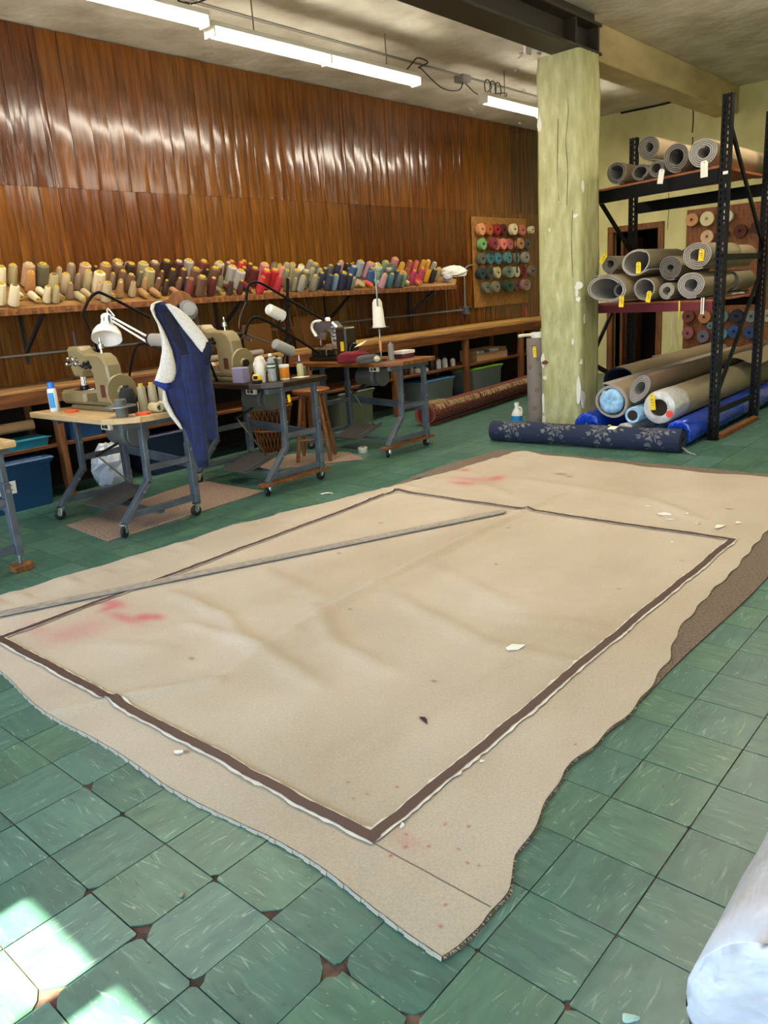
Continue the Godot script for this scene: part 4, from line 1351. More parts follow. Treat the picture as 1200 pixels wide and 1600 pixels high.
func build_ground_rolls() -> void:
	var g := "rolls stacked on the floor under the rack"
	var z := -6.69
	var t := wrapped(Vector3(-3.36, 0.132, z + 0.04), 0.13, 0.8, "tarpaulin_roll", "blue tarpaulin wrapped roll on the floor right beside the pillar", "carpet roll", "tarpaulin", 0.0, 0.08, g)
	part(t, "open_core", tube_mesh([Vector3(0.05, -0.03, 0.07), Vector3(0.05, -0.03, -0.1)], 0.06, 12), mats["felt_black"])
	t = wrapped(Vector3(-2.5, 0.117, z + 0.02), 0.115, 3.7, "tarpaulin_roll", "big blue tarpaulin wrapped roll on the floor inside the rack's right uprights", "carpet roll", "tarpaulin", 0.008, 0.09, g)
	t = wrapped(Vector3(-2.985, 0.092, z + 0.04), 0.09, 3.2, "plastic_roll", "clear plastic wrapped roll on the floor under the blue stuffed roll", "carpet roll", "clear_film", 0.0, 0.14, g)
	hang_tag(t, Vector3(-0.1, 0.08, 0.06), Vector3(-30, 0, -40))
	t = wrapped(Vector3(-2.785, 0.062, z + 0.04), 0.06, 3.0, "film_roll", "thin light blue wrapped roll on the floor with a dark core", "carpet roll", "blue_film", 0.0, 0.14, g)
	part(t, "open_core", tube_mesh([Vector3(0, 0, 0.03), Vector3(0, 0, -0.1)], 0.036, 12), mats["felt_black"])
	# carpet roll stuffed with blue film
	t = carpet_roll(Vector3(-3.145, 0.372, z - 0.02), 0.16, 3.6, "grey carpet roll with light blue plastic stuffed in its end", "grey_pile_light", "tan_backing", 2.2, 0.78, 0.012, Vector2.ONE, 0.0, 160.0, 0.08, g)
	var cr := FastNoiseLite.new()
	cr.seed = 8
	cr.frequency = 2.0
	var rings := []
	for j in 7:
		var ring := []
		for i in 22:
			var a := TAU * i / 22.0
			var k: float = [0.15, 0.5, 0.8, 1.0, 1.0, 0.9, 0.4][j]
			var d := 1.0 + 0.25 * cr.get_noise_2d(cos(a) * 1.4 + j, sin(a) * 1.4)
			ring.append(Vector3(cos(a) * 0.11 * k * d, sin(a) * 0.12 * k * d, [0.02, 0.035, 0.03, 0.005, -0.05, -0.1, -0.15][j] + 0.02 * cr.get_noise_2d(a * 2.0, j * 3.0)))
		ring.reverse()
		rings.append(ring)
	var pm := MB.new()
	pm.loft(rings)
	part(t, "stuffed_film", pm.done(), mats["blue_film"])
	t = carpet_roll(Vector3(-2.885, 0.492, z - 0.05), 0.142, 3.6, "flattened brown grey carpet roll leaning on the blue stuffed roll", "grey_pile", "brown_pile", 4.2, 0.42, 0.013, Vector2(0.6, 1.0), 0.0, -28.0, 0.0, g)
	t = thing("cardboard_tube", "small light blue tube with a dark open core among the floor rolls", "tube", Vector3(-2.915, 0.26, z + 0.03), 0.0, g)
	var tm := MB.new()
	tm.lathe([Vector2(0.048, -0.3), Vector2(0.048, 0.0), Vector2(0.068, 0.003), Vector2(0.074, -0.008), Vector2(0.074, -3.0)], 24, turned(Vector3(90, 0, 0)))
	part(t, "tube", tm.done(), mats["blue_film"])
	part(t, "core", tube_mesh([Vector3(0, 0, -0.002), Vector3(0, 0, -0.06)], 0.05, 20), plain("core_brown", "2e2019", 0.9))
	# long beige roll in clear film, red sticker on its end
	t = thing("wrapped_carpet_roll", "long beige carpet roll with clear film and a red sticker on its end", "carpet roll", Vector3(-2.685, 0.335, z), 0.0, g)
	tm = MB.new()
	tm.lathe([Vector2(0.075, -0.25), Vector2(0.075, 0.0), Vector2(0.1, 0.004), Vector2(0.14, -0.012), Vector2(0.147, -0.03), Vector2(0.147, -3.7), Vector2(0.0, -3.7)], 30, turned(Vector3(90, 0, 0)))
	part(t, "roll", tm.done(), mats["olive_backing"])
	part(t, "core", tube_mesh([Vector3(0, 0, -0.03), Vector3(0, 0, -0.1)], 0.077, 20), mats["core_brown"])
	tm = MB.new()
	tm.lathe([Vector2(0.078, 0.008), Vector2(0.11, 0.012), Vector2(0.142, -0.004), Vector2(0.151, -0.03), Vector2(0.151, -0.3), Vector2(0.148, -0.33)], 30, turned(Vector3(90, 0, 0)))
	part(t, "clear_film", tm.done(), mats["clear_film"])
	part(t, "red_sticker", tube_mesh([Vector3(0.1, -0.05, 0.016), Vector3(0.1, -0.05, 0.01)], 0.03, 16), plain("sticker_red", "e8402c", 0.5))
	hang_tag(t, Vector3(-0.06, 0.12, 0.02), Vector3(0, 0, 6), "yellow_tag", Vector2(0.05, 0.14))
	# behind: big tan roll, more long rolls, gold rug
	t = carpet_roll(Vector3(-3.485, 0.43, -7.62), 0.165, 2.9, "big tan carpet roll behind the pillar, dark blue inside", "grey_pile_dark", "tan_backing", 1.6, 0.82, 0.012, Vector2(1.05, 1.0), 0.0, 0.0, 0.0, g)
	t.get_child(0).material_override = plain("dark_blue_pile", "1a2436", 0.95)
	var sheet := MB.new()
	sheet.grid(func(u: float, v: float) -> Vector3: return Vector3(lerpf(-2.77, -2.42, u), 0.535 + 0.04 * sin(u * 4.0 + 0.5) + 0.03 * v + 0.015 * sin(v * 9.0), lerpf(-8.6, -10.9, v)), 12, 16)
	solo("carpet_sheet", sheet.done(), mats["olive_backing"], "loose pale carpet sheet draped over the long floor rolls at the back", "carpet")
	var gold := picture(128, 128, func(x: int, y: int) -> Color:
		var a := sin(x * 0.2) * cos(y * 0.17) + sin((x + y) * 0.11)
		return Color.html("5a3f22").lerp(Color.html("a87a30"), clampf(0.5 + 0.5 * a, 0, 1)).lerp(Color.html("3a2a1c"), 0.4 if (x / 9 + y / 7) % 3 == 0 else 0.0))
	var gm := printed("gold_rug", gold, 0.9, Vector3(2, 2, 2))
	t = thing("rolled_rug", "gold and brown patterned rug rolled up by the back wall", "rug", Vector3(-5.05, 0.24, -10.75))
	var gmb := MB.new()
	gmb.xf = Transform3D(Basis(Vector3.UP, -PI / 2), Vector3(1.1, 0, 0))
	gmb.spiral(3.0, 0.04, 0.13, 0.014, 1.2)
	part(t, "roll", gmb.done(), gm)
	part(t, "prop", box_mesh(Vector3(0.5, -0.175, 0), Vector3(1.1, 0.12, 0.2), 0.01), mats["raw_wood"])
	# navy damask roll lying across the front of the pillar
	var dn := FastNoiseLite.new()
	dn.seed = 2
	dn.frequency = 0.05
	var dam := picture(512, 256, func(x: int, y: int) -> Color:
		var u := fmod(x / 128.0, 1.0) - 0.5
		var v := y / 256.0 - 0.5
		var a := atan2(v * 1.3, u)
		var r := sqrt(u * u + v * v * 1.6)
		var leaf := 0.26 + 0.13 * cos(a * 7.0) + 0.06 * cos(a * 17.0 + r * 30.0)
		var k := 1.0 if r < leaf and sin(r * 46.0 + cos(a * 7.0) * 2.0) > -0.35 else 0.0
		k *= clampf(0.75 + 0.8 * dn.get_noise_2d(x, y), 0.2, 1.0)
		return Color.html("1d2740").lerp(Color.html("86827a"), k * 0.85))
	var dm := printed("navy_damask", dam, 0.9)
	t = thing("damask_roll", "navy blue rug roll with grey damask pattern lying before the pillar", "carpet roll", Vector3(-3.3, 0.1, -6.41), 0.05)
	var cm := MB.new()
	for k in 40:
		for i in 24:
			var a0 := TAU * i / 24.0
			var a1 := TAU * (i + 1) / 24.0
			var x0 := -0.92 + 1.84 * k / 40.0
			var x1 := -0.92 + 1.84 * (k + 1) / 40.0
			var r0 := 0.098 + 0.003 * sin(x0 * 9.0)
			var r1 := 0.098 + 0.003 * sin(x1 * 9.0)
			cm.quad(Vector3(x0, sin(a0) * r0, cos(a0) * r0), Vector3(x1, sin(a0) * r1, cos(a0) * r1), Vector3(x1, sin(a1) * r1, cos(a1) * r1), Vector3(x0, sin(a1) * r0, cos(a1) * r0), 0,
				[Vector2(x0 * 0.55, a0 / TAU + 0.35), Vector2(x1 * 0.55, a0 / TAU + 0.35), Vector2(x1 * 0.55, a1 / TAU + 0.35), Vector2(x0 * 0.55, a1 / TAU + 0.35)])
	part(t, "wound_rug", cm.done(), dm)
	var em := MB.new()
	em.xf = Transform3D(Basis(Vector3.UP, PI / 2), Vector3(0.924, 0, 0))
	em.spiral(4.2, 0.022, 0.098, 0.013, 0.04)
	part(t, "spiral_end", em.done(), plain("navy_pile", "182034", 0.95))
	em = MB.new()
	em.xf = Transform3D(Basis(Vector3.UP, -PI / 2), Vector3(-0.924, 0, 0))
	em.spiral(4.2, 0.022, 0.098, 0.013, 0.04)
	part(t, "spiral_end", em.done(), mats["navy_pile"])
	var tp := MB.new()
	tp.grid(func(u: float, v: float) -> Vector3: return Vector3(0.28 + 0.07 * u + 0.02 * v, sin(0.9 + v * 0.5) * 0.103, cos(0.9 + v * 0.5) * 0.103), 2, 4)
	part(t, "white_label", tp.done(), mats["paper"])
	part(t, "fringe", tube_mesh(curve([Vector3(0.93, -0.05, 0.03), Vector3(0.99, -0.085, 0.05), Vector3(1.06, -0.094, 0.09)]), 0.008, 5), plain("fringe_grey", "8a867c", 0.9))
	# floral roll standing against the pillar, tape dispenser on its top
	var flo := picture(256, 512, func(x: int, y: int) -> Color:
		var k := 0.0
		for c in [[60, 40, 17], [150, 100, 19], [80, 170, 15], [200, 200, 17], [110, 270, 18], [40, 320, 15], [180, 350, 19], [90, 420, 17], [210, 460, 15]]:
			var d := Vector2(x - c[0], y - c[1]).length()
			if d < c[2] and d > c[2] * 0.35 and fmod(d, 7.0) < 4.5:
				k = 1.0
			if absf(d - c[2] * 1.9) < 1.8 and (x * 3 + y) % 5 < 3 and y > c[1]:
				k = 0.7
		return Color.html("7d746c").lerp(Color.html("4f4844"), k * 0.8))
	t = thing("standing_rug_roll", "grey floral rug roll standing on end against the pillar", "carpet roll", Vector3(-4.13, 0, -7.08))
	var sm := MB.new()
	sm.lathe([Vector2(0, 0.004), Vector2(0.105, 0.004), Vector2(0.108, 0.02), Vector2(0.106, 0.45), Vector2(0.108, 0.92), Vector2(0.104, 0.935), Vector2(0.085, 0.93), Vector2(0.083, 0.938), Vector2(0.06, 0.93), Vector2(0.058, 0.938), Vector2(0.03, 0.93), Vector2(0.03, 0.86), Vector2(0, 0.86)], 28, Transform3D(), 2.0)
	part(t, "wound_rug", sm.done(), printed("floral_rug", flo, 0.92, Vector3(1, 1.6, 1)))
	hang_tag(t, Vector3(0.03, 0.86, 0.109), Vector3(0, 15, 4), "yellow_tag", Vector2(0.032, 0.11))
	t = thing("tape_dispenser", "white handled tape gun lying on top of the standing floral roll", "tape dispenser", Vector3(-4.13, 0.939, -7.08), 0.3)
	var dm2 := MB.new()
	dm2.lathe([Vector2(0.05, 0.0), Vector2(0.075, 0.0), Vector2(0.078, 0.004), Vector2(0.078, 0.05), Vector2(0.07, 0.054), Vector2(0.042, 0.054), Vector2(0.042, 0.002)], 24)
	part(t, "tape_reel", dm2.done(), mats["white_plastic"], Vector3(0.02, 0, 0))
	part(t, "handle", tube_mesh(curve([Vector3(-0.05, 0.03, 0), Vector3(-0.11, 0.028, 0.01), Vector3(-0.19, 0.022, 0.02)]), [0.02, 0.019, 0.018, 0.016, 0.016, 0.016, 0.016, 0.016, 0.016, 0.017, 0.017, 0.017, 0.017, 0.018, 0.018, 0.017, 0.012], 10), mats["cream_plastic"])
	for k in 4:
		part(t, "guide_pin", tube_mesh([Vector3(-0.02 + 0.025 * k, 0.05, 0.03), Vector3(-0.02 + 0.025 * k, 0.072, 0.03)], 0.005, 6), mats["dark_steel"])
	# white jug of blue liquid
	t = thing("cleaner_jug", "white plastic jug with a blue label beside the standing roll", "jug", Vector3(-4.37, 0, -7.05))
	var jr := []
	for r in [[0.0, 0.055, 0.04], [0.01, 0.06, 0.045], [0.14, 0.06, 0.045], [0.17, 0.05, 0.04], [0.2, 0.03, 0.026], [0.215, 0.02, 0.02], [0.235, 0.02, 0.02]]:
		var ring := []
		for i in 20:
			var a := TAU * i / 20.0
			ring.append(Vector3(cos(a) * r[1], r[0], sin(a) * r[2]))
		ring.reverse()
		jr.append(ring)
	var jm := MB.new()
	jm.loft(jr)
	part(t, "body", jm.done(), mats["white_plastic"])
	part(t, "cap", lathe_mesh([Vector2(0, 0), Vector2(0.024, 0), Vector2(0.024, 0.03), Vector2(0.02, 0.034), Vector2(0, 0.034)], 14), mats["white_enamel"], Vector3(0, 0.234, 0))
	part(t, "grip", tube_mesh(curve([Vector3(0.02, 0.22, 0), Vector3(0.05, 0.215, 0), Vector3(0.062, 0.18, 0), Vector3(0.055, 0.13, 0)]), 0.01, 8), mats["white_plastic"])
	jr = []
	for r in [[0.015, 0.0612, 0.0462], [0.13, 0.0612, 0.0462]]:
		var ring := []
		for i in 20:
			var a := TAU * i / 20.0
			ring.append(Vector3(cos(a) * r[1], r[0], sin(a) * r[2]))
		ring.reverse()
		jr.append(ring)
	jm = MB.new()
	jm.loft(jr, false)
	part(t, "blue_label", jm.done(), plain("label_blue", "1686cc", 0.4))
	# white plastic wrapped roll at the lower right
	t = wrapped(Vector3(-0.18, 0.202, -1.14), 0.198, 3.2, "plastic_wrapped_roll", "large roll in white translucent plastic at the photo's lower right corner", "carpet roll", "plastic_wrap", 0.0, 0.03)
	part(t, "open_core", tube_mesh([Vector3(0.06, -0.05, 0.085), Vector3(0.06, -0.05, -0.05)], 0.035, 14), plain("core_red", "3a1c16", 0.9))

# ---------------------------------------------------------------- bench along the panelled wall
func bin_box(label: String, at: Vector3, size: Vector3, body: Material, lid: Material, called := "storage_bin") -> Node3D:
	var t := thing(called, label, "bin", at, 0.0, "storage bins under the bench")
	var rings := []
	for r in [[0.0, 0.88], [0.01, 0.9], [size.y * 0.86, 0.98], [size.y * 0.88, 1.02], [size.y * 0.92, 1.02]]:
		var ring := []
		for c in [[-1, -1], [1, -1], [1, 1], [-1, 1]]:
			for k in 4:
				var a := atan2(c[1], c[0]) - PI / 4 + (k + 0.5) * PI / 8
				var cen: Vector2 = Vector2(c[0] * (size.x / 2 - 0.03), c[1] * (size.z / 2 - 0.03)) * r[1]
				ring.append(Vector3(cen.x + cos(a) * 0.03, r[0], cen.y + sin(a) * 0.03))
		ring.reverse()
		rings.append(ring)
	var mb := MB.new()
	mb.loft(rings)
	part(t, "body", mb.done(), body)
	var lm := MB.new()
	lm.box(Vector3(0, size.y * 0.95, 0), Vector3(size.x * 1.06, size.y * 0.07, size.z * 1.05), 0.012)
	lm.box(Vector3(0, size.y * 0.985, 0), Vector3(size.x * 0.86, 0.012, size.z * 0.86), 0.004)
	part(t, "lid", lm.done(), lid)
	return t

func build_bench() -> void:
	var b := thing("workbench", "long brown wooden bench along the panelled wall with open bays below", "bench")
	var top := MB.new()
	for k in 3:
		top.box(Vector3(-6.7 + k * 0.2, 0.915, -5.15), Vector3(0.197, 0.045, 12.6), 0.004)
	part(b, "worktop", top.done(), mats["board_wood"])
	part(b, "fascia", box_mesh(Vector3(-6.185, 0.865, -5.15), Vector3(0.03, 0.11, 12.6), 0.004), mats["bench_wood"])
	part(b, "shelf", box_mesh(Vector3(-6.5, 0.455, -5.15), Vector3(0.56, 0.03, 12.6), 0.004), mats["bench_wood"])
	for z in [-1.4, -2.95, -4.3, -5.8, -7.25, -8.76, -10.18, -11.3]:
		part(b, "upright", box_mesh(Vector3(-6.22, 0.41, z), Vector3(0.09, 0.81, 0.05), 0.004), mats["post_wood"])
		part(b, "upright", box_mesh(Vector3(-6.74, 0.41, z), Vector3(0.06, 0.81, 0.05), 0.004), mats["post_wood"])
	part(b, "back_panel", box_mesh(Vector3(-6.776, 0.45, -5.15), Vector3(0.01, 0.88, 12.6)), plain("bench_back", "1d130c", 0.9))
	# long mouldings lying on the bench
	for s in [[-6.34, 0.06, -6.3, -11.2, "wide tan moulding lying along the front of the bench top"], [-6.45, 0.05, -6.9, -11.3, "narrow tan moulding lying behind the wide one on the bench top"], [-6.58, 0.08, -7.4, -11.0, "flat board lying along the back of the bench top"]]:
		var mb := MB.new()
		mb.prism(PackedVector2Array([Vector2(-s[1], 0), Vector2(s[1], 0), Vector2(s[1], 0.018), Vector2(s[1] * 0.3, 0.034), Vector2(-s[1], 0.034)]), s[3], s[2])
		solo("moulding", mb.done(), surf("moulding_wood", noise_tex(81, 0.012, 4, [[0.0, "8a6836"], [0.5, "ab8547"], [1.0, "c49c5c"]], 256), Vector3(3, 3, 0.3), 0.5), s[4], "moulding", Vector3(s[0], 0.938, 0))
	solo("moulding", box_mesh(Vector3(0, 0.013, 0), Vector3(0.07, 0.026, 0.9), 0.003), mats["moulding_wood"], "short tan stick on the bench behind the rightmost sewing table", "moulding", Vector3(-6.3, 0.938, -5.6), Vector3(0, 0.25, 0))
	# bins and boxes under the bench
	var clear := plain("clear_bin", "7d827e", 0.35)
	bin_box("frosted storage bin with a blue lid under the bench", Vector3(-6.42, 0.0, -8.15), Vector3(0.4, 0.36, 0.66), clear, plain("lid_blue", "2f5f86", 0.45))
	bin_box("frosted storage bin with a bright green lid under the bench", Vector3(-6.42, 0.0, -9.3), Vector3(0.4, 0.4, 0.74), clear, plain("lid_green", "5f9a1c", 0.45))
	bin_box("olive grey storage tub behind the rightmost sewing table", Vector3(-6.42, 0.0, -6.55), Vector3(0.4, 0.42, 0.6), plain("tub_olive", "6a6a52", 0.5), plain("tub_lid", "4a4c48", 0.5))
	var bb := bin_box("blue plastic storage bin with a white label under the bench", Vector3(-6.36, 0.0, -2.42), Vector3(0.42, 0.4, 0.78), mats["blue_bin"], mats["blue_bin"])
	part(bb, "label", box_mesh(Vector3(0.212, 0.22, 0.0), Vector3(0.003, 0.1, 0.16)), mats["paper"], Vector3(0, 0, 0.02), Vector3(0, 0, -0.05))
	var ln := MB.new()
	for k in 2:
		for j in 5:
			ln.tube([Vector3(0.2145, 0.245 - k * 0.035 + 0.012 * (j % 2), 0.07 - j * 0.022), Vector3(0.2145, 0.233 - k * 0.035 - 0.01 * (j % 2), 0.058 - j * 0.022)], 0.003, 4, false)
	part(bb, "handwriting", ln.done(), mats["ink"], Vector3(0.0, 0, 0.0), Vector3(0, 0, -0.05))
	bin_box("dark bin under the bench behind the middle sewing table", Vector3(-6.42, 0.0, -3.98), Vector3(0.4, 0.38, 0.46), plain("bin_navy", "18294a", 0.45), mats["bin_navy"])
	# open wooden crate and bottles on the bench shelf
	var cr := thing("wooden_crate", "low tan crate of small parts on the bench shelf", "crate", Vector3(-6.42, 0.4705, -9.5))
	part(cr, "board", box_mesh(Vector3(0, 0.01, 0), Vector3(0.3, 0.018, 0.78), 0.002), mats["cardboard"])
	part(cr, "board", box_mesh(Vector3(0.142, 0.065, 0), Vector3(0.016, 0.09, 0.78), 0.002), mats["cardboard"])
	part(cr, "board", box_mesh(Vector3(-0.142, 0.09, 0), Vector3(0.016, 0.14, 0.78), 0.002), mats["cardboard"])
	for zz in [-0.382, 0.382]:
		part(cr, "board", box_mesh(Vector3(0, 0.085, zz), Vector3(0.27, 0.13, 0.016), 0.002), mats["cardboard"])
	for k in 5:
		solo("crate_packet", box_mesh(Vector3(0, 0.06, 0), Vector3(0.16, 0.11, 0.09), 0.01), [mats["paper"], mats["cream_plastic"], mats["motor_grey"]][k % 3], ["white packet nearest the crate's left end", "cream packet in the crate left of its middle", "grey packet in the middle of the crate", "white packet in the crate right of its middle", "cream packet at the crate's right end"][k], "packet", Vector3(-6.42, 0.491, -9.24 - k * 0.125), Vector3(0, 0.2 * (k - 2), 0))
	var bl := [[-8.3, "e0ded6", 0.15, "white bottle left of its twin on the bench shelf"], [-8.44, "e0ded6", 0.15, "white bottle right of its twin on the bench shelf"], [-8.62, "c8c2b0", 0.12, "cream bottle beside the bench upright"], [-7.35, "3a3430", 0.2, "dark slim bottle nearest the sewing table on the bench shelf"], [-7.43, "2c3038", 0.2, "second dark slim bottle on the bench shelf"], [-7.51, "3e3a34", 0.19, "third dark slim bottle on the bench shelf"], [-7.6, "4a3a28", 0.17, "brown bottle after the dark slim ones on the bench shelf"], [-7.72, "8a8478", 0.12, "grey short jar on the bench shelf"], [-7.85, "d0cab8", 0.07, "small cream tin on the bench shelf"], [-8.0, "c8c0a8", 0.06, "flat cream tin on the bench shelf"], [-8.15, "2a2c30", 0.16, "black bottle left of the white pair on the bench shelf"]]
	for e in bl:
		var h: float = e[2]
		var r := 0.036 if h > 0.1 else 0.05
		var t := thing("shelf_bottle", e[3], "bottle", Vector3(-6.34, 0.4705, e[0]), 0.0, "bottles on the bench shelf")
		part(t, "body", lathe_mesh([Vector2(0, 0), Vector2(r * 0.9, 0), Vector2(r, 0.006), Vector2(r, h * 0.68), Vector2(r * 0.8, h * 0.78), Vector2(r * 0.4, h * 0.84), Vector2(r * 0.4, h * 0.88)], 12), plain("bottle_" + e[1], e[1], 0.4))
		part(t, "cap", lathe_mesh([Vector2(0, h * 0.86), Vector2(r * 0.5, h * 0.86), Vector2(r * 0.5, h), Vector2(0, h)], 12), mats["felt_black"] if h > 0.1 else mats["zinc"])
	# things on the left of the bench shelf
	var pt := thing("cardboard_tube", "long beige cardboard tube lying in front of the bench shelf", "tube", Vector3(-6.36, 0.64, -2.3))
	var pm := MB.new()
	pm.lathe([Vector2(0.03, 0.08), Vector2(0.03, 0.0), Vector2(0.042, 0.0), Vector2(0.042, 0.9), Vector2(0, 0.9)], 16, turned(Vector3(-90, 0, 0), Vector3(0, 0, 0.4)))
	part(pt, "tube", pm.done(), mats["cardboard"])
	part(pt, "rest", box_mesh(Vector3(0, -0.1055, -0.19), Vector3(0.05, 0.126, 0.03), 0.004), mats["post_wood"])
	part(pt, "rest", box_mesh(Vector3(0, -0.1055, 0.3), Vector3(0.05, 0.126, 0.05), 0.004), mats["post_wood"])
	var tub := bin_box("small navy plastic box on the bench shelf over the blue bin", Vector3(-6.38, 0.4705, -3.2), Vector3(0.28, 0.16, 0.32), mats["blue_bin"], mats["bin_navy"])
	tub.set_meta("category", "box")
	tub = bin_box("flat turquoise plastic tray on the bench shelf", Vector3(-6.36, 0.4705, -2.7), Vector3(0.26, 0.07, 0.34), plain("turquoise", "1a7f96", 0.4), mats["turquoise"])
	solo("folded_cloth", cushion(Vector3(0.26, 0.09, 0.34), 5), plain("cloth_mauve", "6a4046", 0.9), "folded mauve cloth on the bench shelf at the far left", "cloth", Vector3(-6.5, 0.4705, -2.25))
	solo("folded_cloth", cushion(Vector3(0.3, 0.14, 0.4), 6), plain("cloth_dark", "241c20", 0.9), "heap of dark cloth on the bench shelf by the silver bag", "cloth", Vector3(-6.48, 0.4705, -3.6))
	# silvery plastic bag on the floor
	solo("plastic_bag", crumple(Vector3(0.17, 0.24, 0.2), 21, 0.95, true), mats["silver_bag"], "crumpled silvery plastic bag on the floor under the bench", "bag", Vector3(-5.98, 0.23, -3.22))
	# wicker basket
	var wb := thing("wicker_basket", "brown wicker basket on the floor behind the stool", "basket", Vector3(-5.95, 0.0, -4.98))
	var wr := MB.new()
	for k in 26:
		var a := TAU * k / 26.0
		for s in [-1.0, 1.0]:
			var pts := []
			for j in 7:
				var f := j / 6.0
				var r := lerpf(0.13, 0.22, f)
				pts.append(Vector3(cos(a + s * 0.5 * f) * r, 0.02 + 0.46 * f, sin(a + s * 0.5 * f) * r))
			wr.tube(pts, 0.006, 4, false)
	part(wb, "weave", wr.done(), mats["stool_wood"])
	for h in [[0.02, 0.13], [0.25, 0.175], [0.48, 0.222]]:
		var rp := []
		for k in 25:
			rp.append(Vector3(cos(TAU * k / 24.0) * h[1], h[0], sin(TAU * k / 24.0) * h[1]))
		part(wb, "hoop", tube_mesh(rp, 0.014, 6), mats["stool_wood"])
	part(wb, "lining", lathe_mesh([Vector2(0, 0.008), Vector2(0.115, 0.008), Vector2(0.2, 0.44), Vector2(0.19, 0.44), Vector2(0.105, 0.02), Vector2(0, 0.02)], 20), plain("basket_dark", "2e1f14", 0.9))
	# red oriental rug rolled on the floor before the bench
	var rn := FastNoiseLite.new()
	rn.seed = 44
	rn.frequency = 0.09
	var rt := picture(256, 256, func(x: int, y: int) -> Color:
		var k := rn.get_noise_2d(x, y) + 0.35 * sin(x * 0.5) * sin(y * 0.4)
		return Color.html("5c1f1c").lerp(Color.html("b08466"), clampf(k * 1.3, 0, 0.85)).lerp(Color.html("241a2a"), 0.5 if k < -0.35 else 0.0))
	var og := thing("oriental_rug_roll", "red patterned oriental rug rolled up on the floor before the bench", "rug", Vector3(-5.4, 0.13, -6.78), 0.11)
	var om := MB.new()
	om.spiral(3.4, 0.03, 0.128, 0.02, 3.2, Vector2(1.25, 0.98), 0.0)
	part(og, "roll", om.done(), printed("oriental_rug", rt, 0.95, Vector3(1.2, 1.2, 1)))
	part(og, "red_end", tube_mesh([Vector3(0, 0, 0.002), Vector3(0, 0, -0.02)], 0.1, 20), plain("rug_red", "5a1018", 0.95))
	var fg := MB.new()
	rng_fringe(fg)
	var fo := part(og, "fringe", fg.done(), plain("fringe_cream", "a08a60", 0.95))
	fo.set_meta("kind", "stuff")
	# wall conduit under the shelf, with its box
	var cd := thing("wall_conduit", "grey metal conduit along the panelled wall below the thread shelf", "conduit")
	part(cd, "pipe", tube_mesh([Vector3(-6.765, 1.18, -1.2), Vector3(-6.765, 1.18, -9.5)], 0.013, 8), mats["conduit_grey"])
	part(cd, "pipe", tube_mesh(curve([Vector3(-6.765, 1.22, -9.56), Vector3(-6.765, 1.6, -9.57), Vector3(-6.765, 1.74, -9.6), Vector3(-6.765, 1.79, -9.68), Vector3(-6.765, 1.8, -9.82)]), 0.013, 8), mats["conduit_grey"])
	part(cd, "outlet_box", box_mesh(Vector3(-6.75, 1.17, -9.57), Vector3(0.07, 0.11, 0.09), 0.006), mats["zinc"])
	part(cd, "plug", box_mesh(Vector3(-6.7, 1.18, -9.62), Vector3(0.03, 0.05, 0.05), 0.006), mats["felt_black"])

func rng_fringe(mb: MB) -> void:
	var r := RandomNumberGenerator.new()
	r.seed = 90
	for k in 260:
		var z := -r.randf_range(0.05, 3.1)
		var p := Vector3(0.1 + 0.012 * sin(z * 4.0), 0.108, z)
		mb.tube([p, p + Vector3(0.025, -0.012, r.randf_range(-0.01, 0.01)), p + Vector3(r.randf_range(0.04, 0.055), -0.04 - r.randf() * 0.02, r.randf_range(-0.03, 0.03))], 0.003, 4, false)
	for k in 90:
		var p := Vector3(-0.06 + r.randf() * 0.1, 0.122, -0.02 - r.randf() * 0.35)
		mb.tube([p, p + Vector3(r.randf_range(-0.03, 0.05), 0.014, r.randf_range(-0.04, 0.04)), p + Vector3(r.randf_range(-0.05, 0.1), -0.01, r.randf_range(-0.06, 0.06))], 0.003, 4, false)

func cushion(s: Vector3, sd: int) -> ArrayMesh:
	# a soft folded pile with its base at y = 0
	var n := FastNoiseLite.new()
	n.seed = sd
	n.frequency = 6.0
	var rings := []
	for j in 9:
		var f := j / 8.0
		var ring := []
		for k in 28:
			var a := TAU * k / 28.0
			var c := Vector2(cos(a), sin(a))
			c /= pow(pow(absf(c.x), 5.0) + pow(absf(c.y), 5.0), 0.2)
			var e: float = [0.9, 0.98, 1.0, 0.97, 1.0, 0.98, 0.97, 0.86, 0.5][j]
			var p := Vector3(c.x * s.x / 2 * e, f * s.y, c.y * s.z / 2 * e)
			ring.append(p + Vector3(c.x, 0.5 if j > 6 else 0.0, c.y) * 0.02 * n.get_noise_3d(p.x, p.y * 3.0, p.z))
		ring.reverse()
		rings.append(ring)
	var mb := MB.new()
	mb.loft(rings)
	return mb.done()

func crumple(r: Vector3, sd: int, flat := 0.95, facet := false) -> ArrayMesh:
	# a crumpled blob round the origin, flattened below
	var n := FastNoiseLite.new()
	n.seed = sd
	n.frequency = 2.6
	n.fractal_octaves = 3
	n.noise_type = FastNoiseLite.TYPE_CELLULAR
	n.cellular_return_type = FastNoiseLite.RETURN_DISTANCE
	var rings := []
	var nj := 11 if facet else 20
	var nk := 16 if facet else 34
	for j in nj:
		var ph := PI * (j + 0.3) / (nj - 0.4)
		var ring := []
		for k in nk:
			var a := TAU * (k + 0.5 * (j % 2)) / nk
			var d := Vector3(sin(ph) * cos(a), -cos(ph), sin(ph) * sin(a))
			var p := d * (0.8 + 0.5 * (n.get_noise_3dv(d * 1.4) + 0.6)) * r
			p.y = maxf(p.y, -r.y * flat)
			ring.append(p)
		ring.reverse()
		rings.append(ring)
	var mb := MB.new()
	mb.loft(rings, true, Vector2.ONE, false, -1 if facet else 0)
	return mb.done()

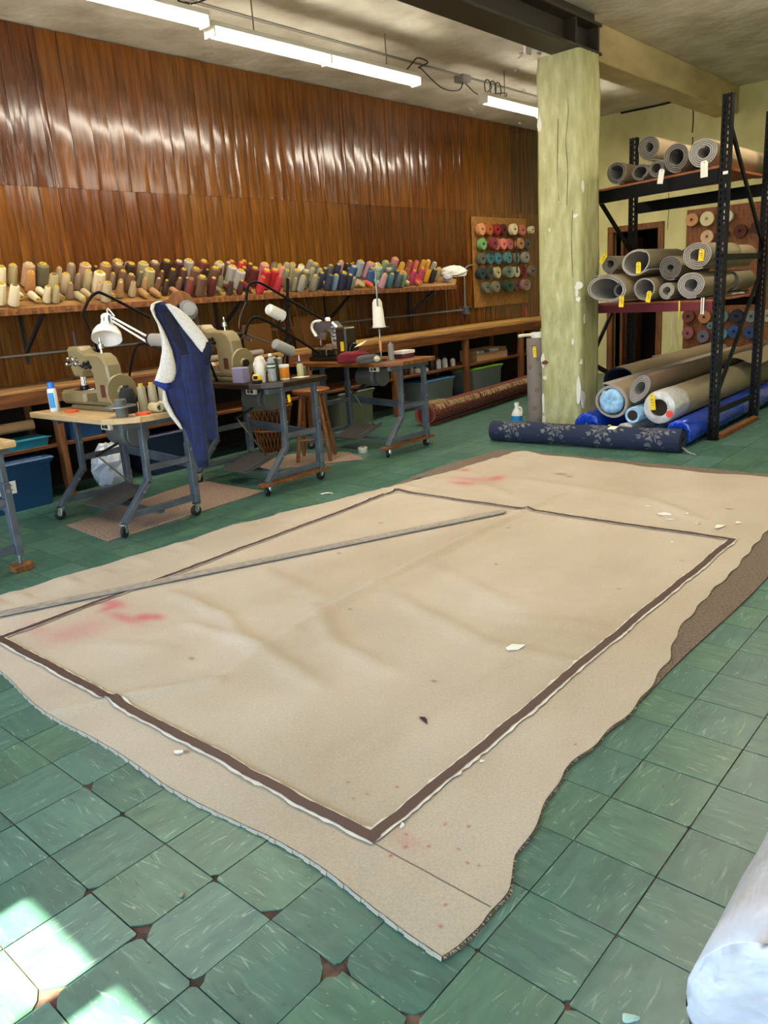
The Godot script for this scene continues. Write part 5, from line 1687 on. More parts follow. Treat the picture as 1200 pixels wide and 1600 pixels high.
# ---------------------------------------------------------------- shelf of thread
func shelf_y(x: float, z: float) -> float:
	return 1.565 + (-6.28 - x) * 0.42 - 0.03 * smoothstep(-4.5, -8.5, z)

const ORDER := ["first", "second", "third", "fourth", "fifth", "sixth", "seventh", "eighth", "ninth", "tenth"]

func build_shelf() -> void:
	var sh := thing("thread_shelf", "long sloping wooden shelf of thread cones on the panelled wall", "shelf")
	var mb := MB.new()
	for k in 24:
		var za := -1.2 - k * 0.335
		var zb := za - 0.335
		var xa := -6.225 if za > -8.6 else lerpf(-6.225, -6.7, (-8.6 - za) / 0.7)
		var xb := -6.225 if zb > -8.6 else lerpf(-6.225, -6.7, (-8.6 - zb) / 0.7)
		var xw := -6.783
		mb.quad(Vector3(xa, shelf_y(xa, za), za), Vector3(xb, shelf_y(xb, zb), zb), Vector3(xw, shelf_y(xw, zb), zb), Vector3(xw, shelf_y(xw, za), za))
		mb.quad(Vector3(xb, shelf_y(xb, zb) - 0.022, zb), Vector3(xa, shelf_y(xa, za) - 0.022, za), Vector3(xw, shelf_y(xw, za) - 0.022, za), Vector3(xw, shelf_y(xw, zb) - 0.022, zb))
	part(sh, "board", mb.done(), mats["board_wood"])
	var lip := MB.new()
	var pts := []
	for k in 23:
		var z := -1.2 - k * 0.336
		pts.append(Vector3(-6.215, shelf_y(-6.215, z) - 0.004, z))
	for i in pts.size() - 1:
		lip.bar(pts[i], pts[i + 1], 0.02, 0.05, Vector3.UP, 0.0)
	part(sh, "front_lip", lip.done(), mats["raw_wood"])
	var tk := MB.new()
	for k in 44:
		var z := -2.5 - k * 0.14
		var y := shelf_y(-6.2, z) - 0.006
		tk.box(Vector3(-6.2035, y, z), Vector3(0.003, 0.016, 0.03 if k % 2 == 0 else 0.05))
	part(sh, "pencil_marks", tk.done(), plain("pencil", "5a3c20", 0.9)).set_meta("kind", "stuff")
	for z in [-3.05, -5.1, -6.7, -8.3]:
		var br := MB.new()
		br.bar(Vector3(-6.775, 1.2, z), Vector3(-6.3, shelf_y(-6.3, z) - 0.035, z), 0.025, 0.03, Vector3.UP)
		br.bar(Vector3(-6.78, 1.1, z), Vector3(-6.78, 1.75, z), 0.025, 0.02, Vector3.RIGHT)
		part(sh, "bracket", br.done(), mats["dark_steel"])
	# one cone of each size, then a copy for every cone in view
	var tilt := atan(0.42)
	var shapes := []
	for d in [[0.145, 0.033, 0.021], [0.178, 0.044, 0.033], [0.2, 0.056, 0.046], [0.135, 0.033, 0.024]]:
		var body := lathe_mesh([Vector2(0, 0.006), Vector2(d[1] * 0.95, 0.006), Vector2(d[1], 0.014), Vector2(d[1] * 0.98, 0.03), Vector2(d[2] * 1.05, d[0] * 0.9), Vector2(d[2] * 0.9, d[0] * 0.94), Vector2(d[2] * 0.5, d[0] * 0.945)], 14)
		var tip := lathe_mesh([Vector2(d[2] * 0.62, d[0] * 0.94), Vector2(d[2] * 0.6, d[0]), Vector2(d[2] * 0.32, d[0]), Vector2(d[2] * 0.3, d[0] * 0.9), Vector2(0, d[0] * 0.9)], 10)
		var foot := lathe_mesh([Vector2(0, 0), Vector2(d[1] * 0.8, 0), Vector2(d[1] * 0.8, 0.007), Vector2(0, 0.007)], 12)
		shapes.append([body, tip, foot])
	var tips := [plain("cone_yellow", "c8a83c", 0.6), plain("cone_paper", "c4b48c", 0.7), plain("cone_brown", "8a6a44", 0.7)]
	var rng := RandomNumberGenerator.new()
	rng.seed = 17
	var all := SPOOLS.duplicate()
	all.sort_custom(func(a, b): return a[1] > b[1])
	var seen := {}
	var total := {}
	for s in all:
		var key := "%d %d" % [s[3], s[4]]
		total[key] = total.get(key, 0) + 1
	for s in all:
		var key := "%d %d" % [s[3], s[4]]
		var k: int = seen.get(key, 0)
		seen[key] = k + 1
		var row: String = ["front row of the wall shelf", "middle row of the wall shelf", "back row of the wall shelf", "lying at the wall shelf front"][s[4]]
		var cname: String = COLOUR_WORDS.get(THREAD[s[3]][0], THREAD[s[3]][0])
		var label := "%s%s thread cone%s, %s" % ["" if total[key] == 1 else ORDER[mini(k, 9)] + " ", cname, "" if total[key] == 1 else " from the left", row]
		var x: float = s[0] / 1000.0 if s[4] < 3 else minf(s[0] / 1000.0, -6.35)
		var z: float = s[1] / 1000.0
		var t := thing("thread_cone", label, "thread cone", Vector3(x, shelf_y(x, z) + 0.001, z), 0.0, "thread cones on the wall shelf")
		t.position += Vector3(sin(tilt), cos(tilt), 0) * ([0.009, 0.011, 0.0145, 0.037][s[2]] if s[4] < 3 else 0.037)
		var d: Array = shapes[s[2]]
		var m: StandardMaterial3D = plain("thread_" + THREAD[s[3]][0], THREAD[s[3]][1], 0.7)
		part(t, "thread", d[0], m)
		part(t, "cone_tip", d[1], tips[0] if rng.randf() < 0.7 else tips[1 + rng.randi() % 2])
		part(t, "cone_foot", d[2], tips[2])
		if s[4] < 3:
			t.rotation = Vector3(rng.randf_range(-0.03, 0.03), 0, -tilt - 0.13 + rng.randf_range(-0.025, 0.025))
		else:
			# lying with the tip to the room
			t.position += Vector3(-0.05, 0.021, 0)
			t.rotation = Vector3(0, 0, -PI / 2 - tilt)
	# crumpled paper bag at the shelf's right end
	var pb := solo("paper_bag", crumple(Vector3(0.13, 0.1, 0.26), 36, 0.35, true), mats["paper"], "crumpled white paper bag at the right end of the thread shelf", "bag", Vector3(-6.52, 1.66, -8.98), Vector3(0.0, -0.25, -0.38))
	pb.position.y = shelf_y(-6.48, -8.9) + 0.085
	solo("plastic_wad", crumple(Vector3(0.07, 0.05, 0.1), 34, 0.7, true), mats["silver_bag"], "wad of dark shiny plastic beside the paper bag on the shelf", "bag", Vector3(-6.34, shelf_y(-6.34, -8.57) + 0.07, -8.59))

const COLOUR_WORDS := {"tanpink": "pinkish tan", "pinkbeige": "pink beige", "dkbrown": "dark brown", "orangetan": "orange tan", "redbrown": "reddish brown", "lightblue": "light blue", "bluegrey": "blue grey", "paleblue": "pale blue", "dustypink": "dusty pink", "orangered": "orange red", "greyolive": "grey olive", "clear": "plastic wrapped grey"}

# ---------------------------------------------------------------- boards of binding rolls
func tape_roll(label: String, at: Vector3, rot: Vector3, r: float, w: float, html: String, group: String, reach := 0.0) -> void:
	var t := thing("binding_roll", label, "binding roll", at, 0.0, group)
	t.rotation = rot
	var m := MB.new()
	m.lathe([Vector2(r * 0.26, 0), Vector2(r * 0.96, 0), Vector2(r, r * 0.06), Vector2(r, w - r * 0.06), Vector2(r * 0.96, w), Vector2(r * 0.6, w - 0.003), Vector2(r * 0.26, w), Vector2(r * 0.26, w - 0.03), Vector2(0, w - 0.03)], 22)
	part(t, "binding", m.done(), plain("binding_" + html, html, 0.85))
	part(t, "peg", tube_mesh([Vector3(0, -0.004 - reach, 0), Vector3(0, w + 0.02, 0)], 0.006, 6), mats["dark_steel"])

func build_boards() -> void:
	var pb := thing("hanging_board", "tan board of coloured binding rolls on the panelled wall", "board")
	part(pb, "panel", box_mesh(Vector3(-6.765, 1.83, -10.55), Vector3(0.02, 1.28, 1.5), 0.003), surf("board_tan", noise_tex(91, 0.02, 4, [[0.0, "7d5524"], [0.5, "94682e"], [1.0, "a87a3a"]], 256), Vector3(2, 2, 2), 0.6))
	var rows := [
		[[-9.93, "d09060", "peach"], [-10.13, "a85a28", "orange"], [-10.34, "8c1c22", "red"], [-10.52, "4a1a1a", "dark red"], [-10.68, "d8c8a0", "cream"], [-10.86, "7a4a2c", "brown"], [-11.05, "c0705c", "salmon"], [-11.2, "c8bc94", "small cream"]],
		[[-9.95, "6a9a5c", "green"], [-10.12, "7a2a30", "maroon"], [-10.31, "a87060", "dusty pink"], [-10.5, "e07a70", "bright pink"], [-10.68, "b06058", "rose"], [-10.85, "a8784e", "tan"], [-11.02, "6e6a66", "grey"], [-11.2, "55504e", "dark grey"]],
		[[-9.92, "5c5c4a", "grey olive"], [-10.13, "3c6468", "teal"], [-10.34, "3c7080", "blue teal"], [-10.5, "48787c", "pale teal"], [-10.67, "50202a", "maroon"], [-10.86, "7c8474", "sage grey"], [-11.01, "8a8680", "grey"], [-11.17, "5c504c", "brown grey"]],
		[[-9.9, "26383e", "dark teal"], [-10.11, "3a4034", "dark olive"], [-10.32, "b0a478", "cream"], [-10.48, "5c6c58", "sage"], [-10.68, "88a084", "pale sage"], [-10.86, "c4c0a0", "off white"], [-11.04, "6c2428", "maroon"], [-11.19, "6e5c54", "grey brown"]],
		[[-10.02, "646658", "grey"], [-10.15, "747058", "olive grey"], [-10.35, "1e3a30", "dark green"], [-10.5, "24402e", "forest green"], [-10.68, "44583a", "olive green"], [-10.86, "6a3c3c", "dusty maroon"], [-10.98, "8a6a62", "pinkish grey"], [-11.17, "94887a", "beige grey"]]]
	var words := ["top", "second", "middle", "fourth", "bottom"]
	for i in 5:
		var last := 9.0
		var front := 0.0
		for e in rows[i]:
			front = 0.085 if last - e[0] < 0.17 and front == 0.0 else 0.0
			last = e[0]
			var small: bool = e[2].begins_with("small")
			tape_roll("%s binding roll in the %s row of the board on the panelled wall" % [e[2], words[i]], Vector3(-6.738 + front, 2.29 - i * 0.205, e[0]), Vector3(0, 0, -PI / 2), 0.055 if small else 0.082, 0.075, e[1], "binding rolls on the wall board", front + 0.014)
	solo("hanging_strap", box_mesh(Vector3(0, -0.35, 0), Vector3(0.01, 0.7, 0.025), 0.002), plain("strap_navy", "1c2030", 0.8), "narrow dark strap hanging over the board of binding rolls", "strap", Vector3(-6.62, 2.36, -10.78))
	solo("screwdriver", tube_mesh([Vector3(0, 0, 0), Vector3(0, 0.13, 0), Vector3(0, 0.135, 0), Vector3(0, 0.3, 0)], [0.018, 0.016, 0.004, 0.004], 8), plain("handle_red", "a01818", 0.4), "red handled screwdriver leaning on the wall below the board", "screwdriver", Vector3(-6.74, 0.974, -11.22))
	# board on the back wall behind the rack
	var bb := thing("peg_board", "brown ribbed peg board of binding rolls on the green back wall", "board")
	part(bb, "panel", box_mesh(Vector3(-3.28, 1.36, BACK_Z + 0.012), Vector3(2.2, 1.94, 0.02), 0.003), surf("peg_brown", noise_tex(92, 0.03, 3, [[0.0, "6e3f18"], [0.5, "80491c"], [1.0, "945a28"]], 256), Vector3(2, 2, 2), 0.6))
	for k in 36:
		part(bb, "rib", box_mesh(Vector3(-4.35 + k * 0.061, 1.36, BACK_Z + 0.024), Vector3(0.008, 1.92, 0.006)), mats["peg_brown"])
	var rl := [[-4.28, 2.19, "c49068", "tan", 0.088], [-4.07, 2.18, "dcd2a8", "cream", 0.098], [-3.81, 2.18, "e0dcc8", "white", 0.09], [-4.06, 1.94, "d8b494", "pale peach", 0.09], [-3.62, 1.97, "54281c", "dark brown", 0.09], [-3.86, 1.95, "3a221c", "very dark brown", 0.085], [-3.4, 2.0, "4a2a20", "chocolate", 0.085], [-3.18, 1.98, "6a4a38", "light brown", 0.085],
		[-4.28, 0.86, "6e3c34", "maroon", 0.09], [-4.05, 0.84, "b07a58", "salmon tan", 0.088], [-4.28, 0.62, "94585a", "dusty rose", 0.085], [-4.06, 0.57, "6c6478", "mauve", 0.09], [-3.96, 0.72, "5c7c80", "small teal", 0.05], [-3.8, 0.84, "5e7a78", "grey teal", 0.085], [-3.8, 0.6, "4e7c90", "light blue", 0.085], [-3.61, 0.84, "24283c", "navy", 0.092], [-3.63, 0.63, "2c4c80", "blue", 0.088], [-3.41, 0.83, "6e7878", "slate grey", 0.085], [-3.42, 0.61, "2a4470", "dark blue", 0.088], [-3.2, 0.83, "a09888", "beige grey", 0.085], [-4.08, 1.1, "c0b8a0", "pale grey", 0.07], [-3.6, 1.14, "d0ccb8", "ivory", 0.08]]
	for e in rl:
		tape_roll("%s binding roll on the peg board behind the rack" % e[3], Vector3(e[0], e[1], BACK_Z + 0.045), Vector3(PI / 2, 0, 0), e[4], 0.06, e[2], "binding rolls on the back peg board", 0.008)
	solo("wire_hook", tube_mesh(curve([Vector3(-4.55, 1.3, BACK_Z + 0.02), Vector3(-4.52, 0.8, BACK_Z + 0.1), Vector3(-4.46, 0.4, BACK_Z + 0.3), Vector3(-4.45, 0.37, -10.8)]), 0.006, 6), mats["white_plastic"], "thin white cord hanging from the back wall down to the gold rug", "cord")

# ---------------------------------------------------------------- sewing tables
func caster(t: Node3D, at: Vector3, turn: float) -> void:
	var c := Node3D.new()
	c.name = "caster"
	t.add_child(c, true)
	c.position = at
	c.rotation.y = turn
	var w := MB.new()
	w.lathe([Vector2(0, -0.013), Vector2(0.034, -0.013), Vector2(0.04, -0.009), Vector2(0.04, 0.009), Vector2(0.034, 0.013), Vector2(0, 0.013)], 18, turned(Vector3(0, 0, 90), Vector3(0, 0.04, 0.012)))
	part(c, "wheel", w.done(), mats["rubber"])
	var f := MB.new()
	for s in [-1.0, 1.0]:
		f.prism(PackedVector2Array([Vector2(-0.02, 0.09), Vector2(0.02, 0.09), Vector2(0.028, 0.045), Vector2(0.02, 0.03), Vector2(0.005, 0.032)]), -0.0012, 0.0012)
		f.xf = turned(Vector3(0, -90, 0), Vector3(0.018, 0, 0))
	f.xf = Transform3D()
	f.box(Vector3(0, 0.092, 0), Vector3(0.05, 0.006, 0.05), 0.001)
	part(c, "fork", f.done(), mats["chrome"])

func sewing_table(label: String, xf: float, xr: float, z0: float, h: float, topm: String, skid: bool, casters := true) -> Node3D:
	# xf, xr: the two end frames; z0: the foot of the bent legs (operator's side)
	var t := thing("sewing_table", label, "table", Vector3(xf, 0, z0), 0.0, "sewing tables")
	var fy := 0.1
	var L := xr - xf
	var tp := MB.new()
	tp.slab(PackedVector2Array([Vector2(0.1, -0.18), Vector2(0.1, -0.66), Vector2(L - 0.14, -0.66), Vector2(L - 0.26, -0.02), Vector2(-0.12, -0.02), Vector2(-0.02, -0.06)]), h - 0.042, h, 0.005)
	part(t, "top", tp.done(), mats[topm])
	for x in [0.0, L]:
		var lg := MB.new()
		lg.bar(Vector3(x, fy, 0.0), Vector3(x, 0.345, -0.225), 0.036, 0.052, Vector3.RIGHT, 0.004)
		lg.bar(Vector3(x, 0.325, -0.227), Vector3(x, h - 0.045, -0.24), 0.036, 0.052, Vector3.RIGHT, 0.004)
		part(t, "leg", lg.done(), mats["frame_paint"])
		lg = MB.new()
		lg.bar(Vector3(x, fy, -0.59), Vector3(x, h - 0.25, -0.59), 0.044, 0.06, Vector3.RIGHT, 0.004)
		lg.bar(Vector3(x, h - 0.25, -0.59), Vector3(x, h - 0.045, -0.59), 0.036, 0.048, Vector3.RIGHT, 0.004)
		part(t, "leg", lg.done(), mats["frame_paint"])
		var rl := MB.new()
		rl.bar(Vector3(x, h - 0.065, -0.08), Vector3(x, h - 0.065, -0.65), 0.045, 0.04, Vector3.UP, 0.004)
		part(t, "rail", rl.done(), mats["frame_paint"])
		rl = MB.new()
		rl.bar(Vector3(x, 0.43, -0.25), Vector3(x, 0.43, -0.57), 0.03, 0.045, Vector3.UP, 0.004)
		part(t, "rail", rl.done(), mats["frame_paint"])
		rl = MB.new()
		rl.bar(Vector3(x, 0.14, -0.05), Vector3(x, 0.14, -0.57), 0.03, 0.045, Vector3.UP, 0.004)
		part(t, "rail", rl.done(), mats["frame_paint"])
		for b in [[0.55, -0.24], [0.28, -0.17], [0.5, -0.59]]:
			part(t, "bolt", tube_mesh([Vector3(x + 0.02, b[0], b[1]), Vector3(x + 0.034, b[0], b[1])], 0.011, 8), mats["zinc"])
		if skid and x == 0.0:
			part(t, "skid_board", box_mesh(Vector3(x, 0.089, -0.3), Vector3(0.08, 0.024, 0.74), 0.003), mats["raw_wood"])
		for z in [0.0, -0.59]:
			if casters:
				caster(t, Vector3(x, 0.0, z), 0.5 + z + x)
			else:
				part(t, "foot_block", box_mesh(Vector3(x, 0.02, z), Vector3(0.1, 0.04, 0.12), 0.004), mats["raw_wood"])
				part(t, "foot_stem", tube_mesh([Vector3(x, 0.04, z), Vector3(x, 0.11, z)], 0.012, 8), mats["zinc"])
	var br := MB.new()
	br.bar(Vector3(0, 0.385, -0.6), Vector3(L, 0.43, -0.6), 0.012, 0.07, Vector3.UP, 0.003)
	part(t, "brace", br.done(), mats["frame_paint"])
	# knee-side apron, motor with belt guard and its switch
	part(t, "switch_box", box_mesh(Vector3(-0.18, h - 0.065, -0.09), Vector3(0.11, 0.045, 0.03), 0.004), mats["cream_plastic"])
	part(t, "switch", box_mesh(Vector3(-0.16, h - 0.065, -0.073), Vector3(0.03, 0.025, 0.012), 0.003), mats["felt_black"])
	part(t, "switch", box_mesh(Vector3(-0.2, h - 0.065, -0.073), Vector3(0.02, 0.025, 0.012), 0.003), mats["felt_black"])
	var mt := MB.new()
	mt.lathe([Vector2(0, -0.17), Vector2(0.05, -0.17), Vector2(0.085, -0.15), Vector2(0.09, -0.12), Vector2(0.09, 0.06), Vector2(0.075, 0.08), Vector2(0.03, 0.085), Vector2(0.02, 0.12), Vector2(0, 0.12)], 22, turned(Vector3(0, 0, -90), Vector3(L * 0.45, h - 0.17, -0.36)))
	var mo := part(t, "motor", mt.done(), mats["motor_grey"])
	var pu := MB.new()
	pu.lathe([Vector2(0, 0), Vector2(0.085, 0), Vector2(0.09, 0.008), Vector2(0.09, 0.03), Vector2(0.085, 0.035), Vector2(0, 0.035)], 24, turned(Vector3(0, 0, -90), Vector3(L * 0.45 + 0.12, h - 0.17, -0.36)))
	part(mo, "belt_guard", pu.done(), mats["motor_grey"])
	var lv := MB.new()
	lv.bar(Vector3(L * 0.45 - 0.05, h - 0.24, -0.3), Vector3(L * 0.45 - 0.05, h - 0.3, -0.12), 0.02, 0.014)
	part(mo, "clutch_lever", lv.done(), mats["dark_steel"])
	# treadle: tilted plate, rod up to the clutch
	var pd := MB.new()
	pd.xf = turned(Vector3(14, 0, 0), Vector3(L * 0.62, 0.16, -0.28))
	pd.box(Vector3.ZERO, Vector3(0.36, 0.014, 0.36), 0.004)
	pd.box(Vector3(0.17, 0.018, 0), Vector3(0.014, 0.03, 0.38), 0.003)
	part(t, "treadle", pd.done(), plain("treadle_grey", "4c4a47", 0.6))
	var cb := MB.new()
	cb.bar(Vector3(0, 0.1, -0.3), Vector3(L, 0.1, -0.3), 0.04, 0.02)
	part(t, "treadle_bar", cb.done(), mats["frame_paint"])
	part(t, "treadle_rod", tube_mesh([Vector3(L * 0.45 - 0.05, 0.2, -0.4), Vector3(L * 0.45 - 0.05, h - 0.3, -0.13)], 0.006, 6), mats["chrome"])
	return t

func sewing_machine(label: String, at: Vector3) -> Node3D:
	# wheel end at x = 0, head towards -x
	var t := thing("sewing_machine", label, "sewing machine", at, 0.0, "beige sewing machines")
	var b := MB.new()
	b.box(Vector3(-0.3, 0.016, 0), Vector3(0.58, 0.032, 0.17), 0.006)
	b.box(Vector3(-0.3, 0.05, 0), Vector3(0.5, 0.03, 0.12), 0.006)
	part(t, "base", b.done(), mats["machine_beige_dark"])
	var bed := MB.new()
	bed.box(Vector3(-0.57, 0.085, 0.01), Vector3(0.36, 0.1, 0.13), 0.022)
	part(t, "bed_arm", bed.done(), mats["machine_beige"])
	part(bed_plate(t), "needle_plate", box_mesh(Vector3(-0.5, 0.137, 0.01), Vector3(0.14, 0.006, 0.09), 0.001), mats["chrome"])
	var body := MB.new()
	body.prism(PackedVector2Array([Vector2(-0.24, 0.05), Vector2(-0.03, 0.05), Vector2(-0.025, 0.2), Vector2(-0.045, 0.32), Vector2(-0.08, 0.375), Vector2(-0.13, 0.4), Vector2(-0.33, 0.405), Vector2(-0.38, 0.425), Vector2(-0.41, 0.455), Vector2(-0.55, 0.455), Vector2(-0.565, 0.44), Vector2(-0.55, 0.3), Vector2(-0.52, 0.24), Vector2(-0.43, 0.235), Vector2(-0.4, 0.28), Vector2(-0.28, 0.29), Vector2(-0.245, 0.26)]), -0.06, 0.06, 0.014)
	part(t, "arm", body.done(), mats["machine_beige"])
	var w := MB.new()
	w.lathe([Vector2(0.0, 0.0), Vector2(0.03, 0.0), Vector2(0.034, 0.014), Vector2(0.095, 0.008), Vector2(0.108, 0.0), Vector2(0.118, 0.006), Vector2(0.12, 0.016), Vector2(0.114, 0.026), Vector2(0.1, 0.024), Vector2(0.04, 0.026), Vector2(0.03, 0.04), Vector2(0.0, 0.042)], 30, turned(Vector3(0, 0, -90), Vector3(0.0, 0.14, 0.0)))
	var hw := part(t, "handwheel", w.done(), mats["machine_beige"])
	part(hw, "hub", tube_mesh([Vector3(0.035, 0.14, 0), Vector3(0.06, 0.14, 0)], 0.028, 14), mats["machine_black"])
	var nd := MB.new()
	for e in [[-0.49, 0.02, 0.006], [-0.465, 0.02, 0.008], [-0.475, 0.0, 0.007]]:
		nd.tube([Vector3(e[0], 0.14, e[1]), Vector3(e[0], 0.27, e[1])], e[2], 8)
	part(t, "needle_bar", nd.done(), mats["chrome"])
	part(t, "presser_foot", box_mesh(Vector3(-0.475, 0.155, 0.015), Vector3(0.07, 0.03, 0.05), 0.008), mats["machine_black"])
	for k in [[-0.5, 0.37], [-0.43, 0.36], [-0.4, 0.33], [-0.27, 0.34], [-0.25, 0.31], [-0.3, 0.32], [-0.53, 0.33]]:
		var kn := MB.new()
		kn.lathe([Vector2(0, 0), Vector2(0.016, 0), Vector2(0.018, 0.006), Vector2(0.008, 0.01), Vector2(0.008, 0.03), Vector2(0.014, 0.034), Vector2(0.012, 0.044), Vector2(0, 0.046)], 12, turned(Vector3(90, 0, 0), Vector3(k[0], k[1], 0.06)))
		part(t, "tension_knob", kn.done(), mats["chrome"] if k[0] < -0.35 else mats["dark_steel"])
	part(t, "thread_post", tube_mesh([Vector3(-0.52, 0.45, 0.0), Vector3(-0.525, 0.56, 0.0)], [0.011, 0.009], 8), mats["dark_steel"])
	var oil := MB.new()
	oil.lathe([Vector2(0, 0.39), Vector2(0.01, 0.39), Vector2(0.01, 0.43), Vector2(0.02, 0.435), Vector2(0.02, 0.465), Vector2(0.012, 0.47), Vector2(0.008, 0.49), Vector2(0.008, 0.51), Vector2(0, 0.512)], 12, turned(Vector3.ZERO, Vector3(-0.17, 0.0, 0)))
	part(t, "oil_cup", oil.done(), mats["chrome"])
	part(t, "thread_guide", tube_mesh(curve([Vector3(-0.55, 0.36, 0.065), Vector3(-0.575, 0.3, 0.075), Vector3(-0.56, 0.25, 0.07), Vector3(-0.5, 0.22, 0.06)]), 0.004, 6), mats["dark_steel"])
	part(t, "name_plate", box_mesh(Vector3(-0.13, 0.14, 0.0615), Vector3(0.06, 0.09, 0.003), 0.001), plain("plate_brown", "5a2a1c", 0.5))
	return t

func bed_plate(t: Node3D) -> Node3D:
	return t.get_child(1)

func cone_shape(r0: float, r1: float, h: float) -> ArrayMesh:
	return lathe_mesh([Vector2(0, 0), Vector2(r0 * 0.96, 0), Vector2(r0, 0.006), Vector2(r1 * 1.04, h * 0.95), Vector2(r1 * 0.92, h), Vector2(r1 * 0.35, h), Vector2(r1 * 0.35, h - 0.02), Vector2(0, h - 0.02)], 18)

func build_tables() -> void:
	sewing_table("grey framed table with wood foot blocks at the photo's left edge", -4.66, -5.56, -1.23, 0.8, "table_top_light", false, false)
	sewing_table("sewing table with a light wood top and grey frame on casters", -4.68, -5.58, -2.545, 0.8, "table_top_light", false)
	sewing_table("sewing table with a dark top crowded with bottles", -4.64, -5.55, -3.785, 0.87, "table_top_dark", true)
	sewing_table("sewing table with a brown wood top and the chrome machine", -4.69, -5.72, -5.3, 0.87, "table_top_brown", true)
	sewing_machine("beige sewing machine on the light wood table under the lamp", Vector3(-5.02, 0.801, -2.87))
	sewing_machine("beige sewing machine behind the blue jacket", Vector3(-5.08, 0.871, -4.02))
	machine_three()
	# carpet mats under the tables
	for m in [[[Vector2(-5.35, -2.46), Vector2(-4.69, -2.41), Vector2(-4.76, -3.83), Vector2(-5.63, -3.84)], "tan carpet mat on the floor under the light wood sewing table"], [[Vector2(-5.66, -4.46), Vector2(-5.36, -4.4), Vector2(-4.84, -5.12), Vector2(-5.2, -5.3), Vector2(-5.7, -5.0)], "tan carpet mat on the floor under the stool"]]:
		var mb := MB.new()
		mb.slab(PackedVector2Array(m[0]), 0.0, 0.012, 0.003)
		solo("floor_mat", mb.done(), mats["mat_pile"], m[1], "mat", Vector3.ZERO, Vector3.ZERO, "floor mats")
	# stool
	var s := thing("wooden_stool", "round wooden stool between the two right hand sewing tables", "stool", Vector3(-5.28, 0.012, -4.94))
	part(s, "seat", lathe_mesh([Vector2(0, 0.625), Vector2(0.17, 0.625), Vector2(0.178, 0.64), Vector2(0.178, 0.655), Vector2(0.165, 0.665), Vector2(0, 0.66)], 28), mats["stool_wood"])
	for k in 4:
		var a := TAU * k / 4.0 + 0.15
		var d := Vector3(cos(a), 0, sin(a))
		part(s, "leg", tube_mesh([d * 0.22, d * 0.17 + Vector3(0, 0.3, 0), d * 0.115 + Vector3(0, 0.63, 0)], [0.016, 0.021, 0.017], 10), mats["stool_wood"])
		var a2 := a + TAU / 4
		var d2 := Vector3(cos(a2), 0, sin(a2))
		var hy := 0.2 if k % 2 == 0 else 0.34
		var rr := lerpf(0.22, 0.17, hy / 0.3)
		part(s, "rung", tube_mesh([d * rr + Vector3(0, hy, 0), d2 * rr + Vector3(0, hy, 0)], 0.011, 8), mats["stool_wood"])
	# spools on the light wood table
	var t := thing("spool_disc", "grey spool with a flat disc standing before the beige machine", "spool", Vector3(-4.7, 0.801, -2.67))
	part(t, "spool", cone_shape(0.04, 0.038, 0.12), mats["motor_grey"])
	part(t, "disc", lathe_mesh([Vector2(0, 0.07), Vector2(0.1, 0.07), Vector2(0.1, 0.076), Vector2(0, 0.076)], 28), mats["zinc"])
	var g := "thread cones on the light wood table"
	t = thing("thread_cone", "fat black thread cone on the light wood table", "thread cone", Vector3(-4.84, 0.801, -2.81), 0.0, g)
	part(t, "thread", lathe_mesh([Vector2(0, 0), Vector2(0.052, 0.0), Vector2(0.058, 0.01), Vector2(0.056, 0.13), Vector2(0.04, 0.165), Vector2(0.02, 0.172), Vector2(0.018, 0.19), Vector2(0, 0.19)], 20), plain("thread_black_cone", "1b1b1e", 0.75))
	for k in 4:
		t = thing("thread_cone", ["cream thread cone nearest the black cone on the light wood table", "second cream thread cone from the black one", "third cream thread cone from the black one", "cream thread cone tucked beside the blue jacket"][k], "thread cone", Vector3(-4.81 + 0.012 * k, 0.801, -2.905 - 0.075 * k), 0.0, g)
		part(t, "thread", cone_shape(0.036, 0.027, 0.17), plain("thread_ivory", "b0a688", 0.7))
		part(t, "cone_tip", lathe_mesh([Vector2(0.018, 0.168), Vector2(0.016, 0.19), Vector2(0, 0.19)], 12), mats["cone_yellow"])
	for k in 2:
		t = thing("thread_cone", ["cream tube lying at the edge of the light wood table, left of two", "cream tube lying at the edge of the light wood table, right of two"][k], "thread tube", Vector3(-4.64, 0.834, -2.9 - 0.068 * k), 0.0, g)
		var lm := MB.new()
		lm.lathe([Vector2(0.018, -0.03), Vector2(0.018, 0.0), Vector2(0.03, 0.0), Vector2(0.032, -0.01), Vector2(0.032, -0.1), Vector2(0, -0.1)], 18, turned(Vector3(0, 0, -90), Vector3(0.04, 0, 0)))
		part(t, "tube", lm.done(), plain("thread_cream_tube", "cdbf92", 0.7))
	# spray can
	t = thing("spray_can", "blue and white spray can on the corner of the light wood table", "spray can", Vector3(-5.62, 0.801, -2.66))
	part(t, "body", lathe_mesh([Vector2(0, 0), Vector2(0.03, 0), Vector2(0.033, 0.006), Vector2(0.033, 0.155), Vector2(0.026, 0.17), Vector2(0.02, 0.172)], 20), plain("can_white", "e4ecf2", 0.3))
	part(t, "blue_panel", arc_panel(0.0336, 0.03, 0.14, 0.2, 1.5), plain("can_blue", "2a8fd0", 0.35))
	part(t, "cap", lathe_mesh([Vector2(0, 0.165), Vector2(0.024, 0.165), Vector2(0.025, 0.2), Vector2(0.02, 0.215), Vector2(0, 0.217)], 18), plain("cap_blue", "1a6fd8", 0.35))
	for e in [[Vector3(-5.42, 0.801, -2.68), "small orange cloth scrap behind the spray can"], [Vector3(-4.65, 0.801, -2.79), "orange cloth scrap before the black thread cone"]]:
		solo("cloth_scrap", cushion(Vector3(0.1, 0.02, 0.06), 8), plain("cloth_orange", "d8582c", 0.9), e[1], "scrap", e[0], Vector3(0, 0.5, 0))
	desk_lamp()
	goosenecks()
	table_two_things()
	table_three_things()

